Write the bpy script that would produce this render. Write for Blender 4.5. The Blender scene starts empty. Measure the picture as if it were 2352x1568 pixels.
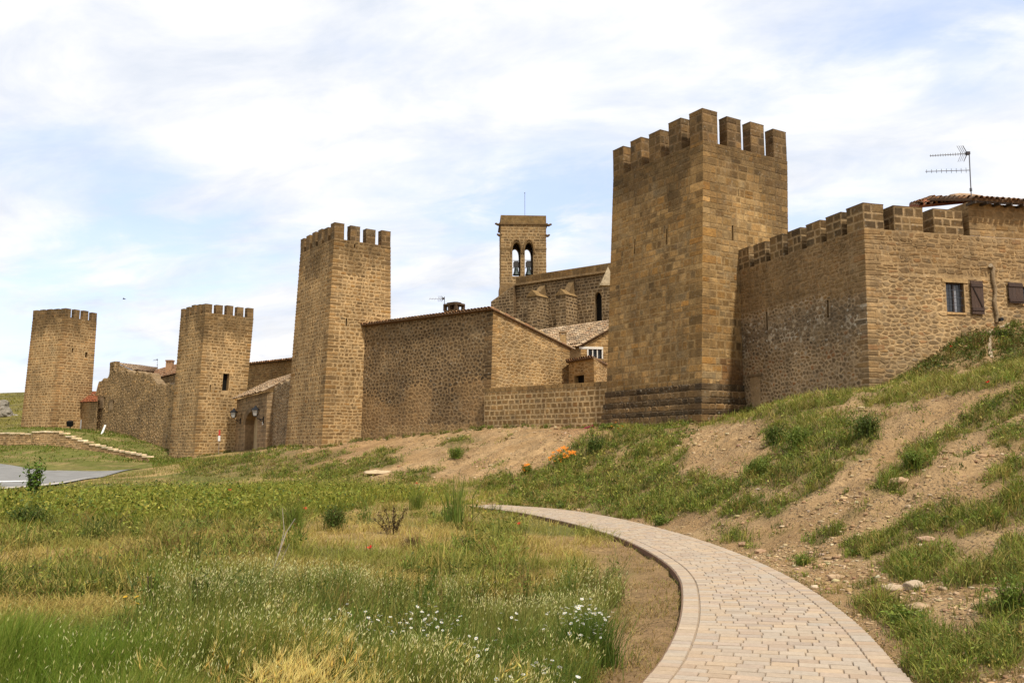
import bpy, math, random
import numpy as np
from mathutils import Vector, noise

# ------------------------------------------------------------------ camera, world, sun
S = bpy.context.scene
C = S.collection
F, CX, CY, H = 2000.0, 1176.0, 784.0, 1.6
PITCH = math.atan(248 / F)
cp, sp = math.cos(PITCH), math.sin(PITCH)
cam = bpy.data.cameras.new('camera')
co = bpy.data.objects.new('camera', cam); C.objects.link(co)
cam.sensor_width = 36.0; cam.lens = 36.0 * F / 2352.0
cam.clip_start = 0.1; cam.clip_end = 3000
co.location = (0, 0, H); co.rotation_euler = (math.pi / 2 + PITCH, 0, 0)
S.camera = co
S.view_settings.view_transform = 'Standard'; S.view_settings.look = 'None'
S.view_settings.gamma = 1.0; S.view_settings.exposure = 0.0
S.render.resolution_x = 1024; S.render.resolution_y = 682
S.cycles.max_bounces = 5; S.cycles.diffuse_bounces = 3; S.cycles.transparent_max_bounces = 6

SUN_AZ, SUN_EL = math.radians(147), math.radians(58)
sl = bpy.data.lights.new('sun', 'SUN'); so = bpy.data.objects.new('sun', sl); C.objects.link(so)
sl.energy = 5.0; sl.angle = math.radians(3); sl.color = (1.0, .94, .84)
sdir = Vector((math.sin(SUN_AZ) * math.cos(SUN_EL), math.cos(SUN_AZ) * math.cos(SUN_EL), math.sin(SUN_EL)))
so.rotation_euler = sdir.to_track_quat('Z', 'Y').to_euler()
so.location = (30, -30, 60)

class NT:
    """tiny node-tree helper"""
    def __init__(s, tree): s.t = tree; s.n = tree.nodes; s.l = tree.links; s.n.clear()
    def new(s, kind, **kw):
        n = s.n.new(kind)
        for k, v in kw.items(): setattr(n, k, v)
        return n
    def put(s, n, key, v):
        i = n.inputs[key]
        if isinstance(v, bpy.types.NodeSocket): s.l.new(v, i)
        elif v is not None: i.default_value = v
    def math(s, op, a, b=None, c=None, clamp=False):
        n = s.new('ShaderNodeMath', operation=op, use_clamp=clamp)
        s.put(n, 0, a); s.put(n, 1, b); s.put(n, 2, c); return n.outputs[0]
    def vmath(s, op, a, b=None):
        n = s.new('ShaderNodeVectorMath', operation=op); s.put(n, 0, a); s.put(n, 1, b); return n.outputs[0]
    def mix(s, f, a, b, mode='MIX'):
        n = s.new('ShaderNodeMix', data_type='RGBA', blend_type=mode)
        s.put(n, 0, f); s.put(n, 6, a); s.put(n, 7, b); return n.outputs[2]
    def noise(s, vec, scale, detail=3, rough=.55, dist=0.0):
        n = s.new('ShaderNodeTexNoise'); s.put(n, 'Vector', vec); s.put(n, 'Scale', scale)
        s.put(n, 'Detail', detail); s.put(n, 'Roughness', rough); s.put(n, 'Distortion', dist); return n.outputs['Fac']
    def ramp(s, f, lo, hi, a=0.0, b=1.0, smooth=False):
        n = s.new('ShaderNodeMapRange', interpolation_type='SMOOTHSTEP' if smooth else 'LINEAR', clamp=True)
        for k, v in zip(range(5), (f, lo, hi, a, b)): s.put(n, k, v)
        return n.outputs[0]
    def comb(s, x, y, z):
        n = s.new('ShaderNodeCombineXYZ'); s.put(n, 0, x); s.put(n, 1, y); s.put(n, 2, z); return n.outputs[0]

def pdir(px, py):
    u = (px - CX) / F; v = (CY - py) / F
    return Vector((u, cp - v * sp, sp + v * cp)).normalized()

world = bpy.data.worlds.new('World'); S.world = world; world.use_nodes = True
w = NT(world.node_tree)
out = w.new('ShaderNodeOutputWorld'); bg = w.new('ShaderNodeBackground'); w.l.new(bg.outputs[0], out.inputs[0])
sky = w.new('ShaderNodeTexSky', sky_type='NISHITA', sun_disc=False, sun_elevation=SUN_EL, sun_rotation=SUN_AZ)
STR = 0.118
tc = w.new('ShaderNodeTexCoord'); d = tc.outputs['Generated']
sx = w.new('ShaderNodeSeparateXYZ'); w.l.new(d, sx.inputs[0])
zz = w.math('MAXIMUM', sx.outputs[2], 0.0)
den = w.math('ADD', zz, 0.22)
cu = w.math('DIVIDE', sx.outputs[0], den); cv = w.math('DIVIDE', sx.outputs[1], den)
P1 = w.comb(w.math('ADD', cu, w.math('MULTIPLY', cv, .35)), w.math('MULTIPLY', cv, 1.25), 3.7)
n1 = w.noise(P1, 1.35, 9, .56, .35)
n2 = w.noise(w.comb(w.math('ADD', cu, w.math('MULTIPLY', cv, .7)), w.math('MULTIPLY', cv, 2.0), 1.2), 3.0, 8, .58, .5)
cloud = w.math('ADD', w.math('MULTIPLY', n1, .66), w.math('MULTIPLY', n2, .34))
# holes of blue sky between the cloud banks, given by direction
holes = [(790, 165, .10, .16), (1120, 445, .16, .30), (1330, 130, .10, .10), (2080, 150, .16, .18), (170, 430, .16, .13), (60, 330, .10, .07), (420, 460, .10, .14), (120, 760, .16, .12), (330, 690, .14, .14), (700, 640, .10, .10), (1900, 520, .12, .24),
         (1330, 500, .10, .20), (620, 500, .14, .10), (40, 690, .16, .17), (330, 530, .07, .13), (560, 400, .10, .10), (1000, 640, .08, .06),
         (250, 280, .09, .08), (2300, 90, .10, .10), (1750, 190, .09, .10)]
hs = None
for hx, hy, r, a in holes:
    v = pdir(hx, hy)
    dist = w.new('ShaderNodeVectorMath', operation='DISTANCE')
    sc = w.vmath('MULTIPLY', d, (1.0, 1.0, 2.1)); w.l.new(sc, dist.inputs[0]); dist.inputs[1].default_value = (v.x, v.y, v.z * 2.1)
    g = w.ramp(dist.outputs['Value'], 0.0, r * 1.9, a, 0.0, True)
    g = w.math('MULTIPLY', g, 1.05); hs = g if hs is None else w.math('ADD', hs, g)
banks = [(300, 100, .35, .2), (700, 330, .25, .16), (2200, 380, .25, .14), (250, 620, .3, .12), (1000, 300, .2, .08), (1500, 60, .3, .05)]
for hx, hy, r, a in banks:
    v = pdir(hx, hy)
    dist = w.new('ShaderNodeVectorMath', operation='DISTANCE')
    sc = w.vmath('MULTIPLY', d, (1.0, 1.0, 2.1)); w.l.new(sc, dist.inputs[0]); dist.inputs[1].default_value = (v.x, v.y, v.z * 2.1)
    hs = w.math('SUBTRACT', hs, w.ramp(dist.outputs['Value'], 0.0, r * 1.5, a, 0.0, True))
hs = w.math('MULTIPLY', hs, w.ramp(w.noise(P1, 4.2, 7, .6, .4), .34, .62, 1.35, .35))
cov = w.ramp(w.math('SUBTRACT', cloud, hs), .14, .56, 0.14, 1.0, True)
n4 = w.noise(P1, 2.6, 8, .6, .4); tone = w.ramp(n4, .32, .66, .90, 1.10)
tone = w.math('MULTIPLY', tone, w.ramp(zz, 0.02, .35, .93, 1.04))
cl = w.vmath('SCALE', w.mix(w.ramp(n4, .34, .58), (7.3, 7.75, 8.6, 1), (8.6, 8.5, 8.5, 1))); cl.node.inputs['Scale'].default_value = 1.0
w.l.new(w.math('MULTIPLY', tone, 1.0), cl.node.inputs['Scale'])
skyc = w.vmath('MULTIPLY', sky.outputs[0], (1.25, 1.1, 1.15))
skyc = w.vmath('ADD', skyc, (2.9, 3.55, 4.65))
w.l.new(w.mix(cov, skyc, cl), bg.inputs[0]); bg.inputs[1].default_value = STR

# ------------------------------------------------------------------ picture-to-place helpers (real depths in metres)
def zat(py, Y):
    v = (CY - py) / F
    return H + Y * (sp + v * cp) / (cp - v * sp)
def Xat(px, Y, z): return (px - CX) / F * (Y * cp + (z - H) * sp)
def PT(px, py, Y):
    z = zat(py, Y); return Vector((Xat(px, Y, z), Y, z))
def along(px, X0, Y0, dx, dy, z):
    k = (px - CX) / F
    return (k * (Y0 * cp + (z - H) * sp) - X0) / (dx - k * dy * cp)
def azv(deg): a = math.radians(deg); return Vector((math.sin(a), math.cos(a), 0))
def project(x, y, z):
    dep = y * cp + (z - H) * sp
    dep = np.maximum(dep, .05)
    return CX + F * x / dep, CY - F * (-y * sp + (z - H) * cp) / dep

# ------------------------------------------------------------------ object helpers
def tag(o, label=None, cat=None, group=None, kind=None):
    if label: o['label'] = label
    if cat: o['category'] = cat
    if group: o['group'] = group
    if kind: o['kind'] = kind
    return o
def empty(name, loc, label, cat, group=None):
    o = bpy.data.objects.new(name, None); C.objects.link(o); o.location = loc; o.empty_display_size = .3
    return tag(o, label, cat, group)
def link(name, me, mat=None, parent=None):
    o = bpy.data.objects.new(name, me); C.objects.link(o)
    if mat is not None and len(me.materials) == 0: me.materials.append(mat)
    if parent is not None:
        o.parent = parent
        l = parent.location
        o.location = (-l.x, -l.y, -l.z)          # meshes are modelled in place
        if parent.parent: o.location = (0, 0, 0)
    return o

class MB:
    """collects polygons with one colour (and an alpha for lichen) per face"""
    def __init__(s): s.v = []; s.f = []; s.c = []
    def poly(s, pts, col):
        i = len(s.v); s.v.extend(pts); s.f.append(tuple(range(i, i + len(pts)))); s.c.append(col)
    def add(s, vs, fs, col):
        i = len(s.v); s.v.extend(vs)
        for f in fs: s.f.append(tuple(k + i for k in f)); s.c.append(col)
    def box(s, o, a, b, c, col):
        """box from corner o with edge vectors a, b, c"""
        o, a, b, c = map(Vector, (o, a, b, c))
        vs = [o, o + a, o + a + b, o + b, o + c, o + a + c, o + a + b + c, o + b + c]
        s.add(vs, [(0, 3, 2, 1), (4, 5, 6, 7), (0, 1, 5, 4), (1, 2, 6, 5), (2, 3, 7, 6), (3, 0, 4, 7)], col)
    def tube(s, pts, r, col, n=6, cap=True):
        pts = [Vector(p) for p in pts]; rs = r if isinstance(r, (list, tuple)) else [r] * len(pts)
        base = len(s.v)
        for k, p in enumerate(pts):
            t = (pts[min(k + 1, len(pts) - 1)] - pts[max(k - 1, 0)]).normalized()
            a = t.orthogonal().normalized(); b = t.cross(a)
            for j in range(n):
                an = 2 * math.pi * j / n; s.v.append(p + (a * math.cos(an) + b * math.sin(an)) * rs[k])
        for k in range(len(pts) - 1):
            for j in range(n):
                s.f.append((base + k * n + j, base + k * n + (j + 1) % n, base + (k + 1) * n + (j + 1) % n, base + (k + 1) * n + j)); s.c.append(col)
        if cap:
            s.f.append(tuple(base + j for j in range(n))[::-1]); s.c.append(col)
            e = base + (len(pts) - 1) * n; s.f.append(tuple(e + j for j in range(n))); s.c.append(col)
    def build(s, name, mat, parent=None, smooth=False):
        me = bpy.data.meshes.new(name)
        me.from_pydata([tuple(p) for p in s.v], [], s.f); me.update()
        at = me.color_attributes.new('Col', 'FLOAT_COLOR', 'CORNER')
        cols = np.array([c if len(c) == 4 else (*c, 0.0) for c in s.c], np.float32)
        cnt = np.array([len(f) for f in s.f])
        at.data.foreach_set('color', np.repeat(cols, cnt, axis=0).ravel())
        if smooth: me.polygons.foreach_set('use_smooth', [True] * len(me.polygons))
        return link(name, me, mat, parent)

def np_mesh(name, V, quads=None, tris=None, vcol=None, mat=None, parent=None, smooth=False):
    me = bpy.data.meshes.new(name)
    me.vertices.add(len(V)); me.vertices.foreach_set('co', np.asarray(V, np.float32).ravel())
    nq = 0 if quads is None else len(quads); nt = 0 if tris is None else len(tris)
    idx = []; st = []; tot = []
    if nq: idx.append(np.asarray(quads, np.int32).ravel()); st.append(np.arange(nq) * 4); tot.append(np.full(nq, 4))
    if nt: idx.append(np.asarray(tris, np.int32).ravel()); st.append(nq * 4 + np.arange(nt) * 3); tot.append(np.full(nt, 3))
    idx = np.concatenate(idx); me.loops.add(len(idx)); me.loops.foreach_set('vertex_index', idx)
    me.polygons.add(nq + nt)
    me.polygons.foreach_set('loop_start', np.concatenate(st).astype(np.int32))
    me.polygons.foreach_set('loop_total', np.concatenate(tot).astype(np.int32))
    me.update(calc_edges=True)
    if vcol is not None:
        at = me.color_attributes.new('Col', 'FLOAT_COLOR', 'POINT')
        vc = np.asarray(vcol, np.float32)
        if vc.shape[1] == 3: vc = np.concatenate([vc, np.zeros((len(vc), 1), np.float32)], 1)
        at.data.foreach_set('color', vc.ravel())
    if smooth: me.polygons.foreach_set('use_smooth', np.ones(nq + nt, bool))
    me.validate()
    return link(name, me, mat, parent)

# ------------------------------------------------------------------ numpy noise
def _h(ix, iy, seed):
    n = (ix.astype(np.int64) * 374761393 + iy.astype(np.int64) * 668265263 + seed * 1442695041) & 0xffffffff
    n = ((n ^ (n >> 13)) * 1274126177) & 0xffffffff
    return ((n ^ (n >> 16)) & 0xffff) / 65535.0
def vnoise(x, y, seed=0):
    x = np.asarray(x, float); y = np.asarray(y, float)
    ix = np.floor(x); iy = np.floor(y); fx = x - ix; fy = y - iy
    fx = fx * fx * (3 - 2 * fx); fy = fy * fy * (3 - 2 * fy)
    a = _h(ix, iy, seed); b = _h(ix + 1, iy, seed); c = _h(ix, iy + 1, seed); d = _h(ix + 1, iy + 1, seed)
    return (a * (1 - fx) + b * fx) * (1 - fy) + (c * (1 - fx) + d * fx) * fy
def fbm(x, y, seed=0, o=4):
    s = 0; a = .5; t = 0
    for k in range(o): s = s + a * vnoise(x * 2 ** k, y * 2 ** k, seed + k * 17); t += a; a *= .5
    return s / t

# ------------------------------------------------------------------ materials
def mat_new(name):
    m = bpy.data.materials.new(name); m.use_nodes = True; n = NT(m.node_tree)
    o = n.new('ShaderNodeOutputMaterial'); b = n.new('ShaderNodeBsdfPrincipled'); n.l.new(b.outputs[0], o.inputs[0])
    return m, n, b, o

def stone_material(name, fine=9.0, spots=1.0, bump=.5):
    m, n, b, o = mat_new(name)
    at = n.new('ShaderNodeAttribute', attribute_name='Col'); g = n.new('ShaderNodeNewGeometry'); P = g.outputs['Position']
    big = n.noise(P, .55, 4, .6); mid = n.noise(P, 2.6, 5, .65); fi = n.noise(P, fine, 6, .7)
    k = n.math('MULTIPLY', n.ramp(big, .3, .7, .72, 1.22), n.math('MULTIPLY', n.ramp(mid, .3, .7, .8, 1.2), n.ramp(fi, .25, .75, .62, 1.36)))
    c = n.vmath('SCALE', n.vmath('MULTIPLY', at.outputs['Color'], (.94, .83, .675))); n.l.new(k, c.node.inputs['Scale'])
    # brown and grey-black crust in irregular patches
    st = n.ramp(n.noise(P, 1.1, 7, .7, .4), .52, .70, 0, .6)
    c = n.mix(st, c, n.mix(.5, c, (.075, .055, .035, 1), 'MIX'))
    sv = n.vmath('MULTIPLY', P, (1.0, 1.0, .17)); sk = n.ramp(n.noise(sv, 1.5, 6, .65, .2), .50, .70, 0, .55); c = n.mix(sk, c, n.mix(.62, c, (.06, .042, .026, 1), 'MIX'))
    lt = n.ramp(n.noise(P, .8, 5, .7, .5), .56, .74, 0, .35); c = n.mix(lt, c, (.36, .27, .155, 1))
    # pale lichen spots, amount in alpha
    vo = n.new('ShaderNodeTexVoronoi'); n.put(vo, 'Vector', P); n.put(vo, 'Scale', 5.0)
    sp_ = n.math('MULTIPLY', n.ramp(vo.outputs['Distance'], .16, .30, 1, 0), n.ramp(n.noise(P, 3.0, 4, .6), .42, .60, 0, 1))
    sp_ = n.math('MULTIPLY', sp_, n.math('MULTIPLY', at.outputs['Alpha'], spots), None, True)
    c = n.mix(sp_, c, (.42, .38, .30, 1))
    # black crust specks, also with alpha
    bk = n.math('MULTIPLY', n.ramp(n.noise(P, 4.3, 6, .75), .56, .68, 0, .75), at.outputs['Alpha'], None, True)
    c = n.mix(bk, c, (.03, .024, .018, 1))
    n.l.new(c, b.inputs['Base Color']); b.inputs['Roughness'].default_value = .92; b.inputs['Specular IOR Level'].default_value = .2
    hgt = n.math('ADD', n.math('MULTIPLY', mid, .5), n.math('ADD', n.math('MULTIPLY', fi, .55), n.math('MULTIPLY', n.noise(P, fine * 3.2, 4, .7), .18)))
    bp = n.new('ShaderNodeBump'); n.put(bp, 'Strength', bump); n.put(bp, 'Distance', .09); n.put(bp, 'Height', hgt)
    n.l.new(bp.outputs[0], b.inputs['Normal'])
    return m
STONE = stone_material('weathered_stone')
FARSTONE = stone_material('far_weathered_stone', 5.0, 1.0, .6)

def simple(name, rough=.7, metal=0.0, var=.25, scale=12.0, bump=.1, spec=.3, tint=(1, 1, 1)):
    """colour from the mesh with a little noise"""
    m, n, b, o = mat_new(name)
    at = n.new('ShaderNodeAttribute', attribute_name='Col'); g = n.new('ShaderNodeNewGeometry')
    fi = n.noise(g.outputs['Position'], scale, 5, .65)
    c = n.vmath('SCALE', n.vmath('MULTIPLY', at.outputs['Color'], tint)); n.l.new(n.ramp(fi, .25, .75, 1 - var, 1 + var), c.node.inputs['Scale'])
    n.l.new(c, b.inputs['Base Color']); b.inputs['Roughness'].default_value = rough; b.inputs['Metallic'].default_value = metal
    b.inputs['Specular IOR Level'].default_value = spec
    bp = n.new('ShaderNodeBump'); n.put(bp, 'Strength', bump * 3); n.put(bp, 'Distance', .02); n.put(bp, 'Height', fi); n.l.new(bp.outputs[0], b.inputs['Normal'])
    return m
TILE = simple('roof_tile', .9, 0, .35, 9.0, .2, .15, (.78, .72, .62))
PAINT = simple('painted_surface', .55, 0, .15, 14, .1)
WOOD = simple('dark_wood', .7, 0, .35, 20, .15)
IRON = simple('dark_iron', .5, .6, .2, 20, .1)
ALU = simple('aerial_metal', .45, .7, .15, 20, .05)
EARTH = simple('dry_earth', .95, 0, .3, 6, .3, .1)
ROCK = simple('pale_rock', .9, 0, .3, 14, .4, .15, (.84, .76, .64))
BLACK = simple('dark_interior', .95, 0, .2, 4, .1, .05)
def glass_mat():
    m, n, b, o = mat_new('window_glass')
    b.inputs['Base Color'].default_value = (.03, .032, .035, 1); b.inputs['Roughness'].default_value = .15; b.inputs['Specular IOR Level'].default_value = .6
    return m
GLASS = glass_mat()
def crag_mat():
    m, n, b, o = mat_new('crag'); g = n.new('ShaderNodeNewGeometry'); f = n.noise(g.outputs['Position'], 1.6, 6, .7)
    n.l.new(n.mix(n.ramp(f, .3, .7), (.10, .085, .06, 1), (.30, .26, .20, 1)), b.inputs['Base Color']); b.inputs['Roughness'].default_value = .95
    bp = n.new('ShaderNodeBump'); n.put(bp, 'Strength', .9); n.put(bp, 'Distance', .3); n.put(bp, 'Height', f); n.l.new(bp.outputs[0], b.inputs['Normal']); return m
CRAG = crag_mat()
def leaf_mat(name, trans=.27, tint=(.82, .80, .46)):
    m, n, b, o = mat_new(name)
    at = n.new('ShaderNodeAttribute', attribute_name='Col')
    lc = n.vmath('MULTIPLY', at.outputs['Color'], tint)
    n.l.new(lc, b.inputs['Base Color']); b.inputs['Roughness'].default_value = .6; b.inputs['Specular IOR Level'].default_value = .2
    t = n.new('ShaderNodeBsdfTranslucent'); n.l.new(lc, t.inputs[0])
    mx = n.new('ShaderNodeMixShader'); mx.inputs[0].default_value = trans
    n.l.new(b.outputs[0], mx.inputs[1]); n.l.new(t.outputs[0], mx.inputs[2]); n.l.new(mx.outputs[0], o.inputs[0])
    return m
LEAF = leaf_mat('plant_leaf'); PETAL = leaf_mat('flower_petal', .3, (.95, .95, .95))

def ground_mat():
    m, n, b, o = mat_new('bare_soil')
    at = n.new('ShaderNodeAttribute', attribute_name='Col'); g = n.new('ShaderNodeNewGeometry'); P = g.outputs['Position']
    big = n.noise(P, .35, 5, .6); mid = n.noise(P, 2.2, 6, .68); fi = n.noise(P, 14, 6, .72)
    k = n.math('MULTIPLY', n.ramp(big, .3, .7, .86, 1.14), n.math('MULTIPLY', n.ramp(mid, .3, .7, .8, 1.18), n.ramp(fi, .25, .75, .68, 1.32)))
    c = n.vmath('SCALE', n.vmath('MULTIPLY', at.outputs['Color'], (.86, .79, .69))); n.l.new(k, c.node.inputs['Scale'])
    vo = n.new('ShaderNodeTexVoronoi'); n.put(vo, 'Vector', P); n.put(vo, 'Scale', 16.0)
    peb = n.math('MULTIPLY', n.ramp(vo.outputs['Distance'], .2, .42, 1, 0), n.ramp(n.noise(P, 1.6, 4, .6), .42, .6, 0, 1))
    pc = n.mix(n.ramp(vo.outputs['Color'], .2, .8, 0, 1), (.23, .15, .08, 1), (.40, .30, .19, 1))
    c = n.mix(n.math('MULTIPLY', peb, n.math('MULTIPLY', at.outputs['Alpha'], .75)), c, pc)
    n.l.new(c, b.inputs['Base Color']); b.inputs['Roughness'].default_value = .95; b.inputs['Specular IOR Level'].default_value = .1
    hgt = n.math('ADD', n.math('MULTIPLY', mid, .9), n.math('ADD', n.math('MULTIPLY', fi, .4), n.math('MULTIPLY', peb, .3)))
    bp = n.new('ShaderNodeBump'); n.put(bp, 'Strength', 1.0); n.put(bp, 'Distance', .2); n.put(bp, 'Height', hgt); n.l.new(bp.outputs[0], b.inputs['Normal'])
    return m
SOIL = ground_mat()

# ------------------------------------------------------------------ the lie of the land
def pz(px, py, Y): return (Xat(px, Y, zat(py, Y)), Y, zat(py, Y))
PATH = [((-1.0, 1.5), (.6, .8)), ((.1, 4.2), (1.75, 3.6)), ((.91, 6.26), (2.6, 5.75)), ((1.22, 7.14), (2.87, 6.8)), ((1.56, 8.36), (3.15, 8.15)),
        ((1.87, 9.81), (3.36, 9.7)), ((2.08, 11.1), (3.47, 11.15)), ((2.17, 12.55), (3.5, 12.75)), ((2.1, 14.58), (3.4, 14.95)),
        ((1.84, 16.78), (3.1, 17.4)), ((1.19, 19.54), (2.45, 20.55)), ((.27, 22.3), (1.4, 23.4)), ((-.80, 24.3), (-.05, 25.2)), ((-1.15, 25.0), (-.75, 25.7))]
def catmull(p, n):
    p = np.array(p, float); p = np.vstack([2 * p[0] - p[1], p, 2 * p[-1] - p[-2]]); o = []
    for i in range(1, len(p) - 2):
        t = np.linspace(0, 1, n, endpoint=False)[:, None]
        a, b, c, d = p[i - 1], p[i], p[i + 1], p[i + 2]
        o.append(.5 * ((2 * b) + (-a + c) * t + (2 * a - 5 * b + 4 * c - d) * t ** 2 + (-a + 3 * b - 3 * c + d) * t ** 3))
    return np.vstack(o + [p[-2:-1]])
PL = catmull([q[0] for q in PATH], 24); PR = catmull([q[1] for q in PATH], 24); PC = (PL + PR) / 2
PW = np.linalg.norm(PR - PL, axis=1) / 2
CTRL = []
for l, r in PATH:
    CTRL += [(l[0], l[1], -.05), (r[0], r[1], 0.0)]
    CTRL.append((l[0] - 2.0, l[1], -.06))
CTRL += [(-3, 2, 0), (-3, 6, .02), (-3, 12, .0), (-3, 18, .02), (-8, 6, .05), (-8, 12, .0), (-8, 18, .0), (-8, 26, .05), (-14, 16, .05), (-14, 26, .05), (-14, 34, .02),
         (-22, 30, .0), (3, 0, .1), (6, 2, .9), (6, -8, .9), (-3, -8, 0), (-12, -8, 0), (-20, 8, 0), (-30, 20, 0), (-5, 32, .05), (-2, 29, .05)]
for q in [ (2352, 860, 19), (2050, 905, 21), (1760, 948, 25.5), (1612, 977, 35), (1400, 990, 39.5), (1300, 1000, 36), (1120, 1000, 43), (980, 1008, 47), (830, 1023, 50),
           (660, 1039, 51), (560, 1040, 60), (445, 1052, 70), (388, 1054, 76), (400, 1066, 60), (1985, 908, 29.5), (1860, 925, 31), (1750, 945, 35), (1480, 985, 38.5),
           (2060, 862, 30.4), (2150, 785, 30.9), (2240, 748, 31.4), (2352, 738, 31.8), (2200, 882, 25), (2352, 862, 23.5), (2330, 800, 28.5), (2180, 840, 28.2), (2080, 885, 27),
           (1850, 1100, 16.5), (1700, 1120, 18.5), (1560, 1110, 22.5), (1400, 1090, 28), (1300, 1075, 30.5), (1200, 1080, 32), (1100, 1080, 36), (900, 1090, 38.5), (720, 1095, 43), (560, 1095, 46),
           (1000, 1125, 34), (800, 1120, 36), (2000, 1120, 14.3), (2150, 1150, 12.5), (2300, 1180, 11.2), (2352, 1010, 14.5), (2150, 1020, 16.2), (2352, 1330, 8.6), (2200, 1340, 9.0),
           (2050, 1360, 9.6), (1900, 1310, 11.6), (1760, 1260, 14), (2352, 1500, 6.6), (2200, 1480, 7.1),
           # left: road, lawn, bank behind the low wall, hill
           (0, 1066, 69), (131, 1082, 61), (210, 1083, 62), (338, 1080, 66), (0, 1125, 38), (148, 1112, 44), (230, 1097, 53), (60, 1100, 50), (0, 1027, 80), (131, 1033, 76.5), (249, 1045, 74.5), (341, 1062, 72),
           (0, 998, 82.5), (92, 994, 82), (151, 1002, 81.5), (249, 1030, 78), (118, 987, 92.5), (50, 992, 96), (230, 994, 88), (387, 1037, 78.5), (310, 1015, 83), (170, 988, 94),
           (0, 955, 108), (40, 945, 110), (0, 911, 128), (50, 914, 128), (-200, 915, 128), (-200, 1000, 83), (-200, 1060, 70), (-200, 1100, 48)]:
    CTRL.append(pz(*q))
CTRL += [(-30, 110, 6), (0, 100, 6), (30, 90, 8), (30, 60, 7), (10, 60, 5), (45, 35, 7.5), (40, 10, 6), (25, 0, 5), (18, 12, 4.4), (14, 4, 3.6), (10, 60, 5), (-10, 75, 3.2), (-25, 90, 4), (0, 55, 3.6), (-60, 140, 11), (30, 140, 11), (-110, 140, 9), (-110, 40, 0), (-60, 30, 0), (-60, 0, 0), (20, 45, 6)]
CT = np.array(CTRL)
TS = 10.0
def _k(r2): return np.where(r2 > 1e-9, r2 * np.log(r2 + 1e-12), 0.0)
def _tps(ct, lam):
    x = ct[:, :2] / TS; n = len(x)
    K = _k(((x[:, None] - x[None]) ** 2).sum(-1)) + lam * np.eye(n)
    Pm = np.hstack([np.ones((n, 1)), x]); A = np.block([[K, Pm], [Pm.T, np.zeros((3, 3))]])
    return np.linalg.solve(A, np.concatenate([ct[:, 2], np.zeros(3)]))
TW = _tps(CT, .004)
def base_height(x, y):
    x = np.clip(x, -110, 45); y = np.clip(y, -9, 140)
    sh = x.shape; q = np.stack([x.ravel(), y.ravel()], 1) / TS; o = np.empty(len(q)); c = CT[:, :2] / TS
    for i in range(0, len(q), 20000):
        b = q[i:i + 20000]; o[i:i + 20000] = _k(((b[:, None] - c[None]) ** 2).sum(-1)) @ TW[:-3] + TW[-3] + b @ TW[-2:]
    return o.reshape(sh)
def path_dist(x, y):
    """signed side distance to the path: returns distance beyond its edge and side (+ right)"""
    sh = np.shape(x); q = np.stack([np.ravel(x), np.ravel(y)], 1); best = np.full(len(q), 1e9); side = np.where(q[:, 0] > np.interp(q[:, 1], [0, 12, 27], [1.5, 2.8, -1]), 1.0, -1.0); wd = np.zeros(len(q))
    near = np.where((q[:, 1] < 30) & (q[:, 1] > -4) & (q[:, 0] > -7) & (q[:, 0] < 9))[0]
    c = PC[::3]; tg = np.gradient(PC, axis=0)[::3]; pw = PW[::3]
    for i in range(0, len(near), 20000):
        ii = near[i:i + 20000]; dd = q[ii][:, None] - c[None]; r2 = (dd ** 2).sum(-1); j = r2.argmin(1)
        best[ii] = np.sqrt(r2[np.arange(len(ii)), j]); dv = dd[np.arange(len(ii)), j]
        side[ii] = np.sign(tg[j, 1] * dv[:, 0] - tg[j, 0] * dv[:, 1]); wd[ii] = pw[j]
    return (best - wd).reshape(sh), side.reshape(sh)

def lines(segs):
    o = []
    for a, b, st in segs: o.append(np.arange(a, b, st))
    return np.unique(np.round(np.concatenate(o), 4))
GX = lines([(-900, -200, 100), (-200, -80, 8), (-80, -45, 1.2), (-45, -20, .5), (-20, -7, .25), (-7, 13, .11), (13, 22, .3), (22, 60, 2), (60, 200, 15), (200, 901, 100)])
GY = lines([(-300, -20, 40), (-20, 0, 2), (0, 5, .25), (5, 26, .11), (26, 40, .16), (40, 60, .3), (60, 100, .6), (100, 140, 2), (140, 300, 15), (300, 2000, 200)])
XX, YY = np.meshgrid(GX, GY)
ZZ = base_height(XX, YY)
pdist, pside = path_dist(XX, YY)
# fall-line furrows and lumps on the embankment
PXG, PYG = project(XX, YY, ZZ)
slope_amt = np.clip((ZZ - .15) / .8, 0, 1) * np.clip((60 - YY) / 20, 0, 1) * (YY > 2) * np.clip((XX + 16) / 6, 0, 1)
a = math.radians(38)
fa = (XX * math.cos(a) + YY * math.sin(a)); fb = (-XX * math.sin(a) + YY * math.cos(a))
ZZ += slope_amt * ((fbm(fa * .5, fb * 1.7, 5) - .5) * .5 + (fbm(fa * 1.6, fb * 4.2, 8) - .5) * .22 + (fbm(XX * 4.5, YY * 4.5, 9, 3) - .5) * .17)
flat = np.clip((30 - YY) / 6, 0, 1) * (1 - slope_amt)
ZZ += flat * np.clip(pdist / .6, 0, 1) * ((fbm(XX * .7, YY * .7, 3) - .5) * .12 + (fbm(XX * 3, YY * 3, 4) - .5) * .05)
ZZ = np.where(pdist < 0.02, np.minimum(ZZ, -.10), ZZ)
edge = np.clip(1 - pdist / .7, 0, 1) * (pdist >= 0.02)
ZZ = np.where(edge > 0, ZZ * (1 - edge) + edge * np.where(pside > 0, -.005, -.045), ZZ)

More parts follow.
